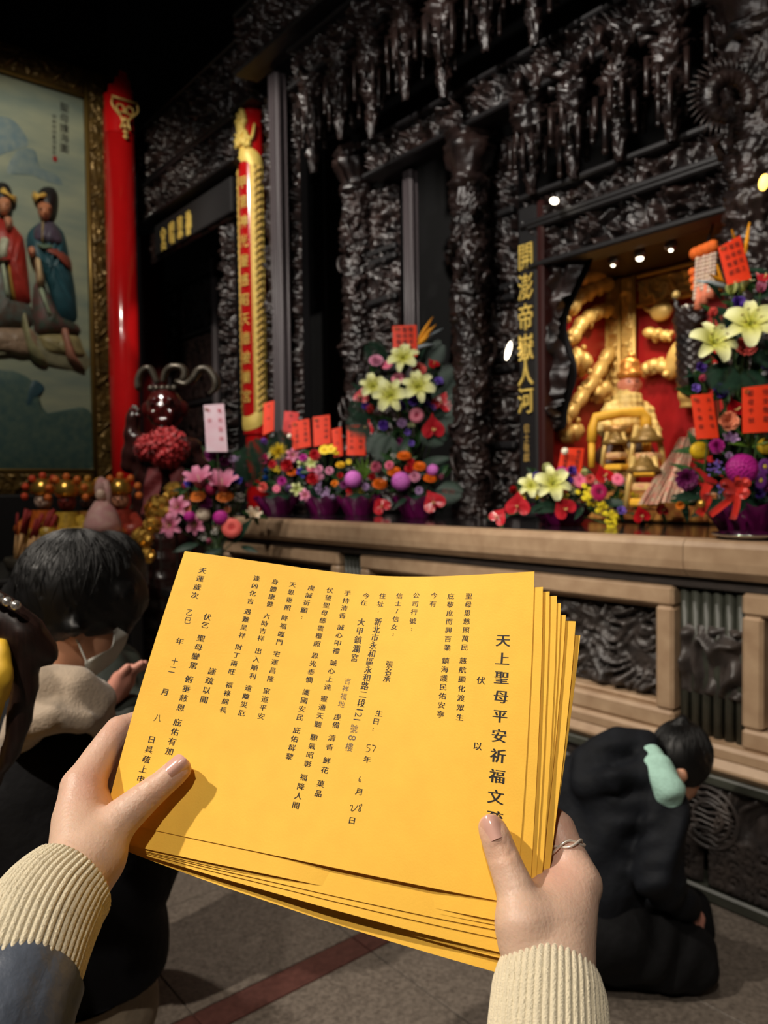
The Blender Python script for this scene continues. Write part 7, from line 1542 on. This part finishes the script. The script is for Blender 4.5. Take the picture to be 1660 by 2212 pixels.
# silver tray catching the light, cellophane highlights
tr = atD(1620, 1128, 2.75); b = MB(); b.lathe([(0.0, 0.0), (0.1, 0.002), (0.13, 0.015), (0.134, 0.02), (0.128, 0.019), (0.1, 0.008)], 36, (tr[0], tr[1], 1.342)); tag(b.build('silver_tray', mat('polished_silver', (220, 222, 226), 0.08, metal=1.0), None, smooth=True), 'round polished silver tray at the altar edge under the largest bouquet', 'tray')
tr = onZ(925, 1106, 1.342); b = MB(); b.lathe([(0.0, 0.0), (0.05, 0.0), (0.06, 0.02), (0.062, 0.035), (0.055, 0.03), (0.045, 0.006)], 24, (tr[0], tr[1], 1.342)); tag(b.build('silver_dish', MATS['polished_silver'], None, smooth=True), 'small shiny silver dish at the foot of the tall bouquet', 'dish')

# ================================================================== message cards
M_CARD = mat('vermilion_card', (240, 62, 26), 0.5, noise=0.05, nscale=30); M_CARD2 = mat('rose_red_card', (214, 56, 54), 0.5, noise=0.05, nscale=30)
M_PCARD = mat('pink_card', (236, 190, 206), 0.5, rgb2=(240, 222, 232), nscale=9)
def card(corners, D, text, label, m=M_CARD, logo=True, ncol=2, size=0.22, stick=None, ink_m=M_INK):
    """corners in photo px: tl, tr, br, bl"""
    P = [atD(x, y, D+(d if False else 0)) for x, y in corners for d in (0,)]
    tl, tr_, br, bl_ = P; c = (tl+tr_+br+bl_)/4; U = (tr_-tl+br-bl_)/2; V = (tl-bl_+tr_-br)/2; W, H = np.linalg.norm(U), np.linalg.norm(V); U /= W; V = V/H; N = np.cross(U, V); N /= np.linalg.norm(N)
    o = empty('message_card', c-V*H/2, label, 'card', 'red offering cards')
    n = 7; u, v = np.meshgrid(np.linspace(0, 1, n), np.linspace(0, 1, n)); G = (tl[None, None]*((1-u)*(1-v))[..., None]+tr_*(u*(1-v))[..., None]+bl_*((1-u)*v)[..., None]+br*(u*v)[..., None])+N*(0.004*np.sin(u*math.pi))[..., None]
    b = MB(); b.grid(G, flip=True); b.grid(G-N*0.0012); b.build('card_sheet', m, o, smooth=True)
    rows = [text[i::ncol] for i in range(ncol)] if isinstance(text, str) else text; k = len(rows)
    for i, col in enumerate(rows):
        b = MB(); pt = H*0.78/max(len(r) for r in rows); letters(b, col, c+V*H*0.36+U*W*(0.26-0.5*i/max(1, k-1)*1.0 if k > 1 else 0), U, V, min(pt*0.95, W*size), pt, N=N, lift=0.006)
        b.build('text_column', ink_m, o)
    if logo:
        b = MB(); q = c+V*H*0.4-U*W*0.36+N*0.005; b.tube([q+U*W*0.06*math.cos(t)+V*W*0.06*math.sin(t) for t in np.linspace(0, 6.28, 14)], W*0.018, 5, caps=False); b.build('card_emblem', mat('dull_gold', (150, 96, 40), 0.4), o)
    base = c-V*H/2; b = MB(); L = 0.12 if stick is None else stick; b.tube([base+V*0.03-N*0.003, base-V*0.02-N*0.01, base-Z_*L-N*0.03], 0.003, 5); b.build('card_pick', M_STEM, o)
    return o
T2 = ['敬祝天上', '聖母聖誕', '千秋敬獻']
card([(848, 704), (900, 702), (902, 770), (850, 772)], DC-.02, T2, 'red card with a grid of black characters topping the tall bouquet')
card([(570, 872), (593, 865), (592, 930), (568, 940)], 5.7, ['敬獻'], 'narrow red card covering the lower end of the couplet board', logo=False)
card([(615, 888), (646, 891), (640, 948), (609, 950)], 5.85, ['敬獻'], 'duller rose red card half hidden behind another red card', M_CARD2, logo=False)
card([(630, 912), (668, 904), (672, 964), (633, 972)], 5.7, ['信士敬獻', '天上聖母'], 'red card leaning in front of the duller rose red card')
card([(676, 901), (713, 896), (715, 958), (678, 965)], 5.66, ['信女敬獻', '聖母'], 'red card with bold black column above the yellow daisies')
card([(716, 928), (738, 922), (741, 984), (722, 988)], 5.6, ['敬獻'], 'narrow turned red card right of the yellow daisies', logo=False)
card([(750, 921), (789, 917), (790, 984), (749, 983)], 5.5, ['信士敬獻', '聖母千秋'], 'upright red card left of the tall bouquet foot')
card([(1214, 968), (1263, 968), (1256, 1024), (1204, 1020)], DD+.05, ['敬祝聖母', '千秋敬獻'], 'red card before the niche with a round sticker on it', logo=False)
card([(1552, 535), (1600, 508), (1624, 602), (1572, 616)], DE-.02, T2, 'tilted red card with black columns on top of the largest bouquet')
card([(1493, 854), (1539, 850), (1554, 946), (1505, 948)], DE-.1, ['天上聖母', '信士敬獻'], 'slanting red card at the left flank of the largest bouquet')
card([(1604, 838), (1668, 830), (1672, 932), (1605, 936)], DE-.1, ['信女敬獻', '聖母千秋'], 'large red card at the right edge over the magenta chrysanthemum')
card([(440, 875), (484, 872), (492, 976), (446, 976)], DA-.1, ['敬祝聖誕', '千秋'], 'pink and white card with red writing above the pink lilies', M_PCARD, logo=True, ink_m=mat('pink_red_ink', (206, 70, 90), 0.5), stick=0.2)
for x, y, d in ((626, 942, 5.65), (1221, 975, DD+.0)):
    b = MB(); b.ball(atD(x, y, d), (0.018, 0.018, 0.018), 12, 8); tag(b.build('round_sticker', mat('white_sticker', (240, 234, 210), 0.35), None, smooth=True), 'round white seal on the %s' % ('duller rose red card' if x < 700 else 'red card before the niche'), 'sticker')
